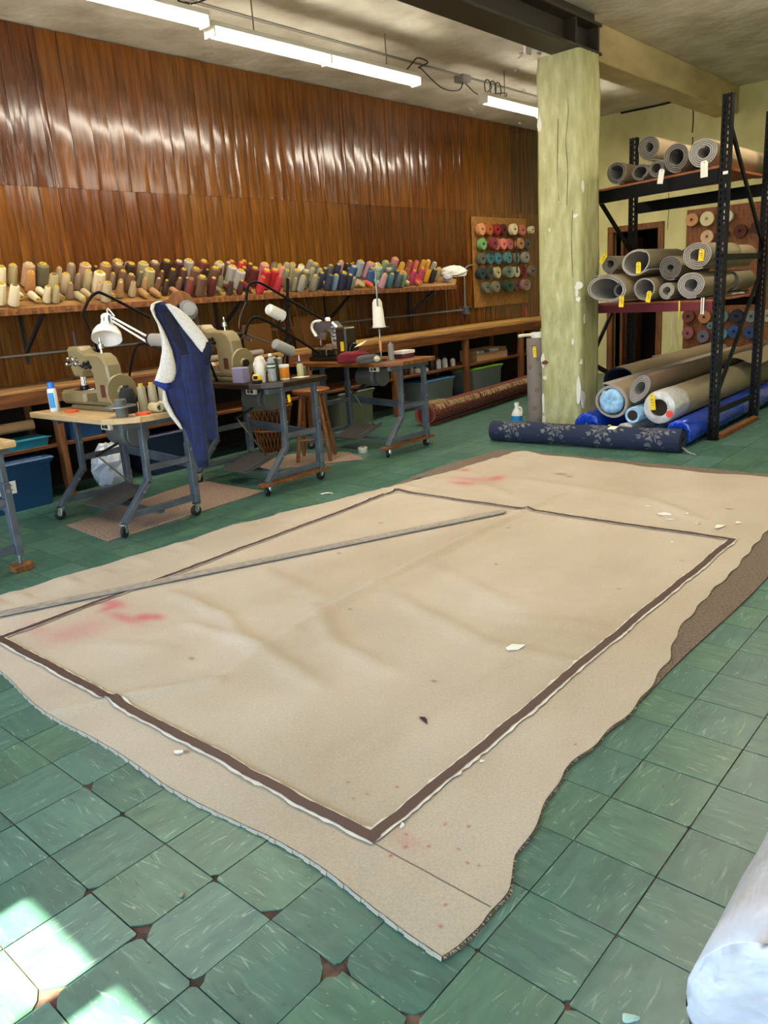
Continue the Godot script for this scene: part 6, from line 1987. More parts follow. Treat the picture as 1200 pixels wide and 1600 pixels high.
func arc_panel(r: float, y0: float, y1: float, a0: float, a1: float) -> ArrayMesh:
	var mb := MB.new()
	mb.grid(func(u: float, v: float) -> Vector3: return Vector3(r * cos(lerpf(a0, a1, u)), lerpf(y0, y1, v), r * sin(lerpf(a0, a1, u))), 10, 1)
	return mb.done()

func machine_three() -> void:
	var t := thing("chrome_machine", "chrome and black overlock machine on the brown topped table", "sewing machine", Vector3(-5.3, 0.871, -5.56))
	part(t, "base", box_mesh(Vector3(-0.24, 0.02, 0), Vector3(0.56, 0.04, 0.2), 0.008), mats["machine_black"])
	part(t, "work_plate", box_mesh(Vector3(-0.4, 0.075, 0.0), Vector3(0.22, 0.07, 0.14), 0.01), mats["machine_black"])
	var a := MB.new()
	a.prism(PackedVector2Array([Vector2(-0.22, 0.1), Vector2(-0.13, 0.1), Vector2(-0.12, 0.25), Vector2(-0.14, 0.33), Vector2(-0.2, 0.38), Vector2(-0.36, 0.39), Vector2(-0.44, 0.36), Vector2(-0.46, 0.3), Vector2(-0.45, 0.22), Vector2(-0.39, 0.2), Vector2(-0.37, 0.27), Vector2(-0.3, 0.3), Vector2(-0.24, 0.27)]), -0.05, 0.05, 0.012)
	part(t, "arm", a.done(), mats["chrome"])
	a = MB.new()
	a.prism(PackedVector2Array([Vector2(-0.47, 0.1), Vector2(-0.22, 0.1), Vector2(-0.2, 0.16), Vector2(-0.3, 0.155)]), -0.06, 0.06, 0.006)
	part(t, "cloth_plate", a.done(), mats["chrome"])
	part(t, "housing", box_mesh(Vector3(-0.07, 0.17, 0), Vector3(0.14, 0.3, 0.16), 0.015), plain("machine_brown", "2a1d14", 0.35))
	part(t, "white_lever", tube_mesh(curve([Vector3(-0.36, 0.39, 0.03), Vector3(-0.45, 0.38, 0.05), Vector3(-0.48, 0.32, 0.055), Vector3(-0.43, 0.24, 0.055)]), 0.014, 8), mats["white_plastic"])
	part(t, "top_knob", lathe_mesh([Vector2(0, 0), Vector2(0.025, 0), Vector2(0.028, 0.02), Vector2(0.02, 0.035), Vector2(0, 0.037)], 14), mats["white_enamel"], Vector3(-0.3, 0.385, 0))
	for k in 4:
		part(t, "tension_knob", lathe_mesh([Vector2(0, 0), Vector2(0.014, 0), Vector2(0.016, 0.02), Vector2(0, 0.024)], 10), mats["chrome"], Vector3(-0.17 - 0.03 * (k % 2), 0.2 + 0.04 * k, 0.05), Vector3(PI / 2, 0, 0))
	var w := MB.new()
	w.lathe([Vector2(0, 0), Vector2(0.02, 0), Vector2(0.06, 0.0), Vector2(0.066, 0.008), Vector2(0.066, 0.02), Vector2(0.06, 0.026), Vector2(0.02, 0.02), Vector2(0.018, 0.04), Vector2(0, 0.042)], 22, turned(Vector3(0, 0, -90), Vector3(0.01, 0.1, 0)))
	part(t, "handwheel", w.done(), mats["machine_black"])
	var o := part(t, "tag", box_mesh(Vector3(-0.05, 0.14, 0.082), Vector3(0.045, 0.09, 0.003)), mats["yellow_tag"])
	o.set_meta("label", "yellow paper tag")
	part(t, "needle", tube_mesh([Vector3(-0.42, 0.15, 0.01), Vector3(-0.42, 0.22, 0.01)], 0.006, 6), mats["chrome"])

func desk_lamp() -> void:
	var t := thing("desk_lamp", "white articulated desk lamp over the beige sewing machine", "lamp", Vector3(-4.66, 0.801, -3.13))
	part(t, "clamp", box_mesh(Vector3(0, 0.02, 0), Vector3(0.05, 0.04, 0.05), 0.006), mats["zinc"])
	part(t, "lower_rod", tube_mesh([Vector3(-0.01, 0.04, 0.0), Vector3(0.03, 0.44, 0.1)], 0.008, 8), mats["white_enamel"])
	part(t, "lower_rod", tube_mesh([Vector3(0.02, 0.04, -0.03), Vector3(0.06, 0.42, 0.07)], 0.008, 8), mats["white_enamel"])
	# round cover over the elbow
	var ax := Vector3(1, -0.06, -0.1).normalized()
	var ec := MB.new()
	ec.lathe([Vector2(0, 0), Vector2(0.034, 0), Vector2(0.042, 0.012), Vector2(0.044, 0.2), Vector2(0.05, 0.23), Vector2(0.048, 0.24), Vector2(0, 0.24)], 22, Transform3D(Basis(ax.cross(Vector3.FORWARD).normalized(), ax, ax.cross(ax.cross(Vector3.FORWARD)).normalized() * -1.0), Vector3(-0.1, 0.478, 0.12)))
	part(t, "elbow_cover", ec.done(), plain("elbow_grey", "9a9890", 0.5))
	part(t, "elbow_cap", tube_mesh([Vector3(-0.115, 0.479, 0.121), Vector3(-0.098, 0.478, 0.12)], 0.038, 16), mats["dark_steel"])
	for dy in [0.0, -0.045]:
		part(t, "upper_rod", tube_mesh([Vector3(-0.1, 0.485 + dy, 0.12), Vector3(-0.6, 0.645 + dy * 0.6, 0.1)], 0.008, 8), mats["white_enamel"])
	part(t, "pivot", box_mesh(Vector3(-0.61, 0.632, 0.1), Vector3(0.04, 0.06, 0.03), 0.006), mats["zinc"])
	part(t, "cable", tube_mesh(curve([Vector3(-0.56, 0.65, 0.1), Vector3(-0.64, 0.7, 0.09), Vector3(-0.7, 0.7, 0.07), Vector3(-0.715, 0.66, 0.06)]), 0.005, 6), mats["white_enamel"])
	# shade: socket above, bowl opening down towards the machine
	var d := Vector3(0.42, -0.82, 0.38).normalized()
	var sx := d.cross(Vector3.UP).normalized()
	var fr := Transform3D(Basis(sx, d, sx.cross(d)), Vector3(-0.735, 0.66, 0.06))
	var sh := MB.new()
	sh.lathe([Vector2(0, 0), Vector2(0.03, 0.0), Vector2(0.042, 0.012), Vector2(0.046, 0.085), Vector2(0.05, 0.095), Vector2(0.08, 0.12), Vector2(0.1, 0.155), Vector2(0.108, 0.2), Vector2(0.104, 0.2), Vector2(0.095, 0.158), Vector2(0.075, 0.126), Vector2(0.045, 0.105), Vector2(0, 0.1)], 30, fr)
	part(t, "shade", sh.done(), mats["white_enamel"])
	for k in 9:
		var a := TAU * k / 9.0
		var dir := fr.basis * Vector3(cos(a), 0, sin(a))
		part(t, "vent_slot", tube_mesh([fr * Vector3(0, 0.045, 0) + dir * 0.0445, fr * Vector3(0, 0.078, 0) + dir * 0.0462], 0.0035, 5), mats["dark_steel"])
	part(t, "switch", tube_mesh([fr * Vector3(0, 0.0, 0), fr * Vector3(0, -0.02, 0)], 0.006, 8), mats["felt_black"])

func goosenecks() -> void:
	var t := thing("black_stand", "black pole with bent pipes between the middle and right sewing tables", "stand", Vector3(-4.95, 0.871, -4.36))
	part(t, "pole", tube_mesh([Vector3(0, 0.008, -0.02), Vector3(0, 0.78, -0.13)], 0.013, 8), mats["black_steel"])
	part(t, "foot", box_mesh(Vector3(0, 0.01, 0), Vector3(0.08, 0.02, 0.08), 0.004), mats["black_steel"])
	part(t, "clamp_joint", crumple(Vector3(0.03, 0.03, 0.03), 4), mats["black_steel"], Vector3(0, 0.57, -0.1))
	part(t, "clamp_joint", crumple(Vector3(0.04, 0.05, 0.04), 5), mats["black_steel"], Vector3(0, 0.26, -0.06))
	part(t, "bent_pipe", tube_mesh(curve([Vector3(-0.05, 0.62, 0.29), Vector3(-0.05, 0.72, 0.26), Vector3(-0.05, 0.76, 0.2), Vector3(-0.04, 0.74, 0.1), Vector3(0.02, 0.56, -0.2), Vector3(0.0, 0.42, -0.5)]), 0.011, 8), mats["black_steel"])
	part(t, "bent_pipe", tube_mesh(curve([Vector3(-0.05, 0.36, 0.34), Vector3(-0.05, 0.44, 0.3), Vector3(-0.05, 0.49, 0.23), Vector3(-0.04, 0.46, 0.12), Vector3(0.02, 0.28, -0.16), Vector3(0.02, 0.14, -0.4)]), 0.011, 8), mats["black_steel"])
	part(t, "prop_rod", tube_mesh([Vector3(0, 0.57, -0.1), Vector3(-0.02, 0.4, 0.02)], 0.007, 6), mats["black_steel"])
	part(t, "prop_rod", tube_mesh([Vector3(0, 0.26, -0.06), Vector3(0.02, 0.02, 0.08)], 0.007, 6), mats["black_steel"])
	var wl := MB.new()
	var d := Vector3(0, -0.42, -0.9).normalized()
	var sx := Vector3.RIGHT
	wl.lathe([Vector2(0, 0), Vector2(0.035, 0), Vector2(0.045, 0.01), Vector2(0.05, 0.16), Vector2(0.046, 0.165), Vector2(0, 0.16)], 20, Transform3D(Basis(sx, d, sx.cross(d)), Vector3(-0.03, 0.55, 0.09)))
	part(t, "white_shade", wl.done(), mats["white_enamel"])
	wl = MB.new()
	wl.lathe([Vector2(0, 0), Vector2(0.038, 0), Vector2(0.044, 0.01), Vector2(0.046, 0.19), Vector2(0, 0.19)], 20, Transform3D(Basis(sx, d, sx.cross(d)), Vector3(0.02, 0.27, 0.1)))
	part(t, "grey_cover", wl.done(), plain("elbow_grey", "9a9890", 0.5))
	var cb := MB.new()
	cb.tube(curve([Vector3(-0.05, 0.62, 0.29), Vector3(-0.1, 0.5, 0.33), Vector3(-0.08, 0.4, 0.36), Vector3(-0.2, 0.33, 0.16), Vector3(-0.45, 0.3, 0.02)]), 0.005, 6)
	cb.tube(curve([Vector3(-0.05, 0.36, 0.34), Vector3(-0.1, 0.3, 0.25), Vector3(-0.3, 0.34, 0.1), Vector3(-0.55, 0.31, 0.0)]), 0.006, 6)
	cb.tube(curve([Vector3(-0.05, 0.37, 0.34), Vector3(-0.1, 0.33, 0.2), Vector3(-0.05, 0.24, 0.0), Vector3(0.0, 0.2, -0.05)]), 0.005, 6)
	part(t, "cable", cb.done(), plain("cable_grey", "4c4844", 0.6))
	# one more bent pipe, on the first table
	t = thing("bent_pipe_stand", "dark bent pipe rising behind the desk lamp", "stand", Vector3(-5.42, 0.801, -3.13))
	part(t, "pipe", tube_mesh(curve([Vector3(0, 0.68, 0.23), Vector3(0, 0.77, 0.17), Vector3(0, 0.82, 0.1), Vector3(0, 0.8, 0.02), Vector3(0.02, 0.62, -0.3)]), 0.011, 8), mats["black_steel"])
	part(t, "pipe", tube_mesh(curve([Vector3(0, 0.68, 0.23), Vector3(-0.02, 0.4, 0.15), Vector3(-0.05, 0.004, 0.06)]), 0.008, 8), mats["black_steel"])
	part(t, "lower_pipe", tube_mesh(curve([Vector3(0.1, 0.2, 0.0), Vector3(0.12, 0.38, -0.06), Vector3(0.14, 0.44, -0.12), Vector3(0.2, 0.4, -0.2), Vector3(0.42, 0.28, -0.3)]), 0.009, 8), mats["black_steel"])
	# thread stand with a wooden disc behind the jacket
	t = thing("disc_stand", "wooden disc and grey reel on a stand behind the jacket", "stand", Vector3(-5.28, 0.871, -4.0))
	part(t, "post", tube_mesh([Vector3(0.0, 0.0, 0.1), Vector3(0, 0.6, 0.3)], 0.012, 8), mats["black_steel"])
	var dk := MB.new()
	dk.lathe([Vector2(0, 0), Vector2(0.1, 0), Vector2(0.105, 0.008), Vector2(0.1, 0.016), Vector2(0, 0.016)], 28, turned(Vector3(0, -20, -80), Vector3(-0.03, 0.63, 0.33)))
	part(t, "wooden_disc", dk.done(), mats["stool_wood"])
	dk = MB.new()
	dk.lathe([Vector2(0, 0), Vector2(0.075, 0), Vector2(0.078, 0.02), Vector2(0.05, 0.03), Vector2(0.05, 0.06), Vector2(0.02, 0.062), Vector2(0, 0.06)], 24, turned(Vector3(0, -20, -80), Vector3(0.0, 0.58, 0.3)))
	part(t, "grey_reel", dk.done(), mats["zinc"])

func table_two_things() -> void:
	var y := 0.8715
	var t := thing("tape_measure", "yellow and black tape measure at the front of the dark topped table", "tape measure", Vector3(-4.72, y, -3.86), 0.4)
	part(t, "case", box_mesh(Vector3(0, 0.035, 0), Vector3(0.07, 0.07, 0.04), 0.014), plain("case_yellow", "e8b80c", 0.4))
	part(t, "black_grip", box_mesh(Vector3(0.0, 0.015, 0), Vector3(0.074, 0.03, 0.046), 0.008), mats["felt_black"])
	part(t, "logo_patch", box_mesh(Vector3(0.0, 0.046, 0.0215), Vector3(0.036, 0.028, 0.003), 0.001), mats["felt_black"])
	solo("snack_bag", crumple(Vector3(0.06, 0.11, 0.07), 51, 0.9, true), surf("bag_print", noise_tex(93, 0.02, 2, [[0.0, "d8d8e0"], [0.5, "eceae6"], [0.56, "e0a020"], [0.66, "e8b838"], [0.7, "3a4a8c"], [0.76, "e4e2e6"]], 256), Vector3(4, 4, 4), 0.35, null, false), "crumpled white and yellow snack bag on the dark topped table", "bag", Vector3(-4.86, y + 0.1, -4.02))
	t = thing("white_bottle", "white plastic squeeze bottle left of the water bottle", "bottle", Vector3(-4.76, y, -3.935))
	part(t, "body", lathe_mesh([Vector2(0, 0), Vector2(0.034, 0), Vector2(0.036, 0.006), Vector2(0.036, 0.13), Vector2(0.025, 0.15), Vector2(0.012, 0.155)], 18), mats["white_plastic"])
	part(t, "cap", lathe_mesh([Vector2(0, 0.152), Vector2(0.02, 0.152), Vector2(0.018, 0.18), Vector2(0.006, 0.2), Vector2(0, 0.2)], 14), mats["white_enamel"])
	t = thing("water_bottle", "clear water bottle with a green label on the dark topped table", "bottle", Vector3(-4.7, y, -4.0))
	var cl := plain("bottle_clear", "dfe6e6", 0.06)
	cl.albedo_color.a = 0.3
	cl.transparency = BaseMaterial3D.TRANSPARENCY_ALPHA
	part(t, "body", lathe_mesh([Vector2(0, 0), Vector2(0.03, 0), Vector2(0.033, 0.01), Vector2(0.031, 0.03), Vector2(0.033, 0.05), Vector2(0.031, 0.07), Vector2(0.033, 0.09), Vector2(0.033, 0.15), Vector2(0.014, 0.19), Vector2(0.013, 0.2)], 20), cl)
	part(t, "label", lathe_mesh([Vector2(0.0336, 0.1), Vector2(0.0336, 0.14)], 20), plain("label_green", "1c5a4c", 0.5))
	part(t, "label_stripe", lathe_mesh([Vector2(0.0339, 0.114), Vector2(0.0339, 0.126)], 20), mats["paper"])
	part(t, "cap", lathe_mesh([Vector2(0, 0.198), Vector2(0.015, 0.198), Vector2(0.015, 0.215), Vector2(0, 0.216)], 14), mats["white_enamel"])
	t = thing("thread_cone", "dark slate thread cone between the bottles on the dark topped table", "thread cone", Vector3(-4.74, y, -4.07))
	part(t, "thread", cone_shape(0.034, 0.03, 0.17), plain("thread_slate2", "32323a", 0.75))
	part(t, "core", lathe_mesh([Vector2(0.016, 0.168), Vector2(0.014, 0.185), Vector2(0, 0.185)], 12), mats["cone_paper"])
	t = thing("grey_canister", "grey plastic canister with a black top on the dark topped table", "canister", Vector3(-4.82, y, -4.15))
	part(t, "body", box_mesh(Vector3(0, 0.085, 0), Vector3(0.08, 0.17, 0.1), 0.014), plain("canister_grey", "8e8c80", 0.5))
	part(t, "top", lathe_mesh([Vector2(0, 0.17), Vector2(0.03, 0.17), Vector2(0.026, 0.185), Vector2(0, 0.187)], 14), mats["felt_black"])
	t = thing("pill_jar", "orange jar with a white band on the dark topped table", "jar", Vector3(-4.69, y, -4.12))
	part(t, "body", lathe_mesh([Vector2(0, 0), Vector2(0.038, 0), Vector2(0.04, 0.005), Vector2(0.04, 0.095), Vector2(0.036, 0.1), Vector2(0, 0.1)], 20), plain("jar_orange", "d8820c", 0.35))
	part(t, "white_band", lathe_mesh([Vector2(0, 0.096), Vector2(0.042, 0.096), Vector2(0.042, 0.116), Vector2(0, 0.117)], 20), mats["white_plastic"])
	part(t, "base_band", lathe_mesh([Vector2(0.0405, 0.0), Vector2(0.0405, 0.012)], 20), mats["white_plastic"])
	t = thing("squeeze_bottle", "small cream squeeze bottle with a blue collar on the dark topped table", "bottle", Vector3(-4.72, y, -4.32))
	part(t, "body", lathe_mesh([Vector2(0, 0), Vector2(0.026, 0), Vector2(0.028, 0.005), Vector2(0.028, 0.085), Vector2(0.018, 0.105), Vector2(0.014, 0.107)], 18), plain("bottle_cream", "b8b088", 0.4))
	part(t, "collar", lathe_mesh([Vector2(0, 0.1), Vector2(0.018, 0.1), Vector2(0.016, 0.125), Vector2(0, 0.126)], 14), plain("collar_blue", "2c3c68", 0.4))
	part(t, "spout", lathe_mesh([Vector2(0, 0.125), Vector2(0.006, 0.125), Vector2(0.003, 0.17), Vector2(0, 0.17)], 8), mats["white_enamel"])
	var pm := MB.new()
	pm.slab(PackedVector2Array([Vector2(-0.05, -0.05), Vector2(0.05, -0.07), Vector2(0.06, 0.04), Vector2(-0.03, 0.06)]), 0.0, 0.004)
	solo("paper_slip", pm.done(), plain("paper_cream", "d8cda6", 0.85), "cream paper slip lying by the squeeze bottle", "paper", Vector3(-4.66, y, -4.25))
	solo("paper_roll", cone_shape(0.03, 0.03, 0.07), plain("roll_olive", "7a745c", 0.7), "short olive tape core at the right end of the dark topped table", "tape core", Vector3(-4.78, y, -4.4))
	solo("carton", box_mesh(Vector3(0, 0.06, 0), Vector3(0.12, 0.12, 0.08), 0.004), plain("carton_lilac", "8a84a0", 0.7), "lilac carton behind the tape measure", "carton", Vector3(-4.93, y, -3.875), Vector3(0, 0.1, 0))
	var tg := solo("table_tag", box_mesh(Vector3(0, -0.03, 0), Vector3(0.004, 0.06, 0.028)), mats["yellow_tag"], "yellow tag hanging from the leg of the dark topped table", "tag", Vector3(-4.6, 0.76, -4.06))
	tg.rotation = Vector3(0.1, 0, 0)

func table_three_things() -> void:
	var y := 0.8715
	var t := thing("cone_stand", "tall thread stand holding two white cones on the brown topped table", "thread stand", Vector3(-4.9, y, -5.53))
	part(t, "pole", tube_mesh([Vector3(0, 0, 0), Vector3(0, 0.82, 0.0)], 0.009, 8), mats["zinc"])
	part(t, "foot", lathe_mesh([Vector2(0, 0), Vector2(0.05, 0), Vector2(0.05, 0.008), Vector2(0, 0.012)], 18), mats["dark_steel"])
	part(t, "tray", box_mesh(Vector3(0, 0.3, 0), Vector3(0.14, 0.012, 0.14), 0.003), mats["dark_steel"])
	part(t, "top_guide", tube_mesh([Vector3(0.0, 0.81, -0.09), Vector3(0.0, 0.81, 0.09)], 0.005, 6), mats["zinc"])
	for e in [[0.052, 0.055, 0.19, "white thread cone nearer the chrome machine on the tall stand"], [-0.052, -0.055, 0.26, "taller white thread cone on the tall stand"]]:
		var c := thing("thread_cone", e[3], "thread cone", Vector3(-4.9 + e[0], y + 0.307, -5.53 + e[1]), 0.0, "white cones on the stand")
		part(c, "thread", lathe_mesh([Vector2(0, 0), Vector2(0.062, 0.0), Vector2(0.062, 0.008), Vector2(0.055, 0.02), Vector2(0.046, e[2] * 0.85), Vector2(0.03, e[2] * 0.97), Vector2(0, e[2])], 22), plain("thread_white", "dcd8cc", 0.7))
	solo("thread_tube", lathe_mesh([Vector2(0, 0), Vector2(0.032, 0), Vector2(0.032, 0.012), Vector2(0.028, 0.016), Vector2(0.028, 0.15), Vector2(0.01, 0.152), Vector2(0.01, 0.165), Vector2(0, 0.165)], 18), plain("thread_ash", "8e8a82", 0.7), "grey thread tube standing by the tall thread stand", "thread tube", Vector3(-4.8, y, -5.56))
	solo("red_cloth", cushion(Vector3(0.3, 0.1, 0.2), 14), plain("cloth_crimson", "6c1420", 0.9), "dark red cloth heaped on the brown topped table", "cloth", Vector3(-5.12, y, -5.38), Vector3(0, 0.6, 0))
	solo("grey_cloth", cushion(Vector3(0.22, 0.07, 0.1), 15), plain("cloth_grey", "4a4c50", 0.9), "roll of grey cloth before the dark red one", "cloth", Vector3(-4.9, y, -5.345), Vector3(0, 0.9, 0))
	solo("yarn_ball", crumple(Vector3(0.035, 0.03, 0.035), 71), plain("yarn_cream", "cbbd98", 0.9), "small cream yarn ball at the front of the brown topped table", "yarn", Vector3(-4.78, y + 0.034, -5.335))
	solo("thread_bobbin", cone_shape(0.012, 0.012, 0.09), plain("bobbin_orange", "c88a50", 0.6), "thin spindle with a peach bobbin before the red cloth", "bobbin", Vector3(-4.82, y + 0.1, -5.44))
	var pr := part(get_child(get_child_count() - 1), "spindle", tube_mesh([Vector3(0, -0.1, 0), Vector3(0, 0.14, 0)], 0.004, 6), mats["chrome"])
	pr.set_meta("label", "steel spindle")
	var cm := MB.new()
	cm.xf = turned(Vector3(20, 0, 14))
	cm.box(Vector3(0, 0.05, 0), Vector3(0.1, 0.003, 0.1))
	solo("paper_card", cm.done(), plain("paper_cream", "d8cda6", 0.85), "cream card leaning on the red cloth", "card", Vector3(-5.02, y + 0.12, -5.42))
	t = thing("white_box", "flat white carton at the right end of the brown topped table", "carton", Vector3(-4.83, y, -5.78))
	part(t, "box", box_mesh(Vector3(0, 0.02, 0), Vector3(0.12, 0.04, 0.17), 0.003), plain("box_maroon", "5a2434", 0.6))
	part(t, "lid", box_mesh(Vector3(0, 0.055, 0), Vector3(0.13, 0.03, 0.19), 0.003), mats["white_plastic"])
	solo("tape_core", lathe_mesh([Vector2(0.02, 0), Vector2(0.045, 0), Vector2(0.047, 0.004), Vector2(0.047, 0.05), Vector2(0.045, 0.054), Vector2(0.02, 0.054)], 20), plain("core_white", "b8b8b0", 0.7), "white tape roll standing on the floor by the stool", "tape roll", Vector3(-5.08, 0.0, -5.37))
	var fl := MB.new()
	fl.grid(func(u: float, v: float) -> Vector3: return Vector3((u - 0.5) * 0.16, 0.003 + 0.01 * sin(u * 6.0), (v - 0.5) * 0.03 + 0.02 * sin(u * 5.0)), 8, 1)
	solo("scrap", fl.done(), mats["paper"], "twisted white strip on the green floor before the middle table", "scrap", Vector3(-4.22, 0.0, -4.06), Vector3(0, 1.0, 0))

# ---------------------------------------------------------------- jacket
func soft(rows: Array, m_front: float, sd: int, zc := 0.0) -> ArrayMesh:
	# rows: [height, left, right, half depth] from the top down; a hanging piece of cloth with folds
	var n := FastNoiseLite.new()
	n.seed = sd
	n.frequency = 4.0
	var fine := []
	for i in rows.size() - 1:
		for k in 4:
			var f := k / 4.0
			var r := []
			for c in 4:
				r.append(lerpf(rows[i][c], rows[i + 1][c], f))
			fine.append(r)
	fine.append(rows[-1])
	var rings := []
	for r in fine:
		var ring := []
		for k in 40:
			var a := TAU * k / 40.0
			var c := Vector2(cos(a), sin(a))
			var x: float = (r[1] + r[2]) / 2 + c.x * (r[2] - r[1]) / 2
			var z: float = c.y * r[3]
			var fold := m_front * (sin(x * 46.0 + r[0] * 9.0 + 3.0 * n.get_noise_2d(x * 2.0, r[0])) * 0.6 + n.get_noise_2d(x * 5.0, r[0] * 1.6)) * clampf(absf(c.y) * 1.6 - 0.3, 0.0, 1.0)
			ring.append(Vector3(x, r[0], zc + z + fold * signf(z)))
		rings.append(ring)
	var mb := MB.new()
	mb.loft(rings, true, Vector2(3, 4), true)
	return mb.done()

func build_jacket() -> void:
	var t := thing("blue_jacket", "dark blue plaid jacket with white fleece lining hung over the table's lamp stand", "jacket", Vector3(-4.438, 0.057, -3.016), deg_to_rad(55.8))
	t.scale = Vector3.ONE * 0.961
	var pn := FastNoiseLite.new()
	pn.seed = 6
	pn.frequency = 0.03
	var plaid := picture(192, 192, func(x: int, y: int) -> Color:
		var a := 1.0 if (x / 24) % 3 == 0 else 0.0
		var b := 1.0 if (y / 24) % 3 == 0 else 0.0
		var c := Color.html("0d1f52").lerp(Color.html("0a1230"), 0.35 * a + 0.35 * b)
		if x % 24 < 2 and (x / 24) % 2 == 0:
			c = c.lerp(Color.html("1c3a80"), 0.35)
		return c * (1.0 + 0.15 * pn.get_noise_2d(x, y)))
	var nm := printed("navy_plaid", plaid, 0.85, Vector3(1, 1, 1))
	nm.rim_enabled = true
	nm.rim = 0.25
	part(t, "body", soft([[1.52, -0.125, -0.06, 0.018], [1.5, -0.136, -0.035, 0.03], [1.45, -0.142, -0.018, 0.036], [1.4, -0.122, 0.01, 0.042], [1.33, -0.1, 0.05, 0.048], [1.23, -0.072, 0.12, 0.055], [1.17, -0.06, 0.188, 0.06], [1.1, -0.06, 0.186, 0.066], [1.0, -0.1, 0.182, 0.07], [0.95, -0.15, 0.184, 0.07], [0.87, -0.148, 0.186, 0.07], [0.78, -0.125, 0.186, 0.068], [0.7, -0.09, 0.185, 0.064], [0.64, -0.045, 0.183, 0.058], [0.57, -0.03, 0.178, 0.05], [0.55, -0.026, 0.12, 0.045], [0.46, -0.01, 0.086, 0.04], [0.38, 0.0, 0.08, 0.034]], 0.012, 3), nm)
	part(t, "sleeve", soft([[1.16, 0.0, 0.09, 0.03], [1.1, -0.01, 0.11, 0.045], [0.98, -0.02, 0.115, 0.05], [0.85, -0.01, 0.11, 0.048], [0.72, 0.0, 0.105, 0.045], [0.6, 0.0, 0.1, 0.042], [0.48, 0.0, 0.092, 0.038], [0.41, 0.004, 0.084, 0.034]], 0.01, 4, 0.05), nm)
	part(t, "sleeve_cuff", soft([[0.425, 0.0, 0.086, 0.037], [0.4, 0.002, 0.084, 0.037], [0.375, 0.004, 0.082, 0.034]], 0.002, 5, 0.05), plain("cuff_navy", "0b1534", 0.9))
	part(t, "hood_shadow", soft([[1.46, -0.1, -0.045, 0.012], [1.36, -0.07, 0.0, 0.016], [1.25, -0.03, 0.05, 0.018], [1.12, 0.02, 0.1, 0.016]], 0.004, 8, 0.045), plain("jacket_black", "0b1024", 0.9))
	part(t, "fleece_lapel", soft([[1.528, -0.11, -0.062, 0.012], [1.51, -0.15, -0.12, 0.03], [1.48, -0.161, -0.135, 0.034], [1.43, -0.147, -0.13, 0.034], [1.38, -0.128, -0.108, 0.034], [1.33, -0.121, -0.09, 0.036], [1.277, -0.117, -0.075, 0.038], [1.2, -0.124, -0.055, 0.042], [1.1, -0.155, -0.045, 0.046], [1.05, -0.18, -0.048, 0.044], [1.0, -0.204, -0.07, 0.036], [0.985, -0.185, -0.09, 0.026]], 0.004, 6, 0.042), mats["fleece"])
	part(t, "fleece_lapel", soft([[1.505, -0.06, -0.03, 0.014], [1.475, -0.045, 0.019, 0.02], [1.42, -0.015, 0.079, 0.026], [1.33, 0.035, 0.142, 0.03], [1.244, 0.09, 0.192, 0.032], [1.2, 0.115, 0.182, 0.026], [1.17, 0.13, 0.148, 0.016]], 0.003, 7, 0.03), mats["fleece"])
	part(t, "waist_band", soft([[1.006, -0.209, -0.17, 0.03], [0.985, -0.212, -0.12, 0.036], [0.96, -0.175, -0.095, 0.036], [0.945, -0.155, -0.11, 0.026]], 0.002, 9, 0.045), plain("band_blue", "14307c", 0.85))
	part(t, "fleece_hem", soft([[0.935, -0.158, -0.14, 0.012], [0.853, -0.168, -0.13, 0.016], [0.763, -0.136, -0.1, 0.016], [0.7, -0.1, -0.07, 0.012], [0.66, -0.075, -0.06, 0.006]], 0.002, 10, 0.055), mats["fleece"])
	part(t, "collar", soft([[1.235, 0.165, 0.2, 0.014], [1.2, 0.15, 0.216, 0.02], [1.15, 0.14, 0.205, 0.022], [1.08, 0.14, 0.175, 0.014]], 0.003, 11, 0.04), mats["jacket_black"])
	var hp := thing("jacket_pole", "thin dark pole clamped to the table under the hanging jacket", "stand", Vector3(-4.66, 0.801, -3.185))
	part(hp, "pole", tube_mesh(curve([Vector3(0, 0, 0), Vector3(0.0, 0.5, 0.0), Vector3(0.06, 0.68, 0.03), Vector3(0.16, 0.68, 0.1)]), 0.009, 8), mats["black_steel"])
	part(hp, "clamp", box_mesh(Vector3(0, 0.012, 0), Vector3(0.04, 0.024, 0.04), 0.003), mats["black_steel"])

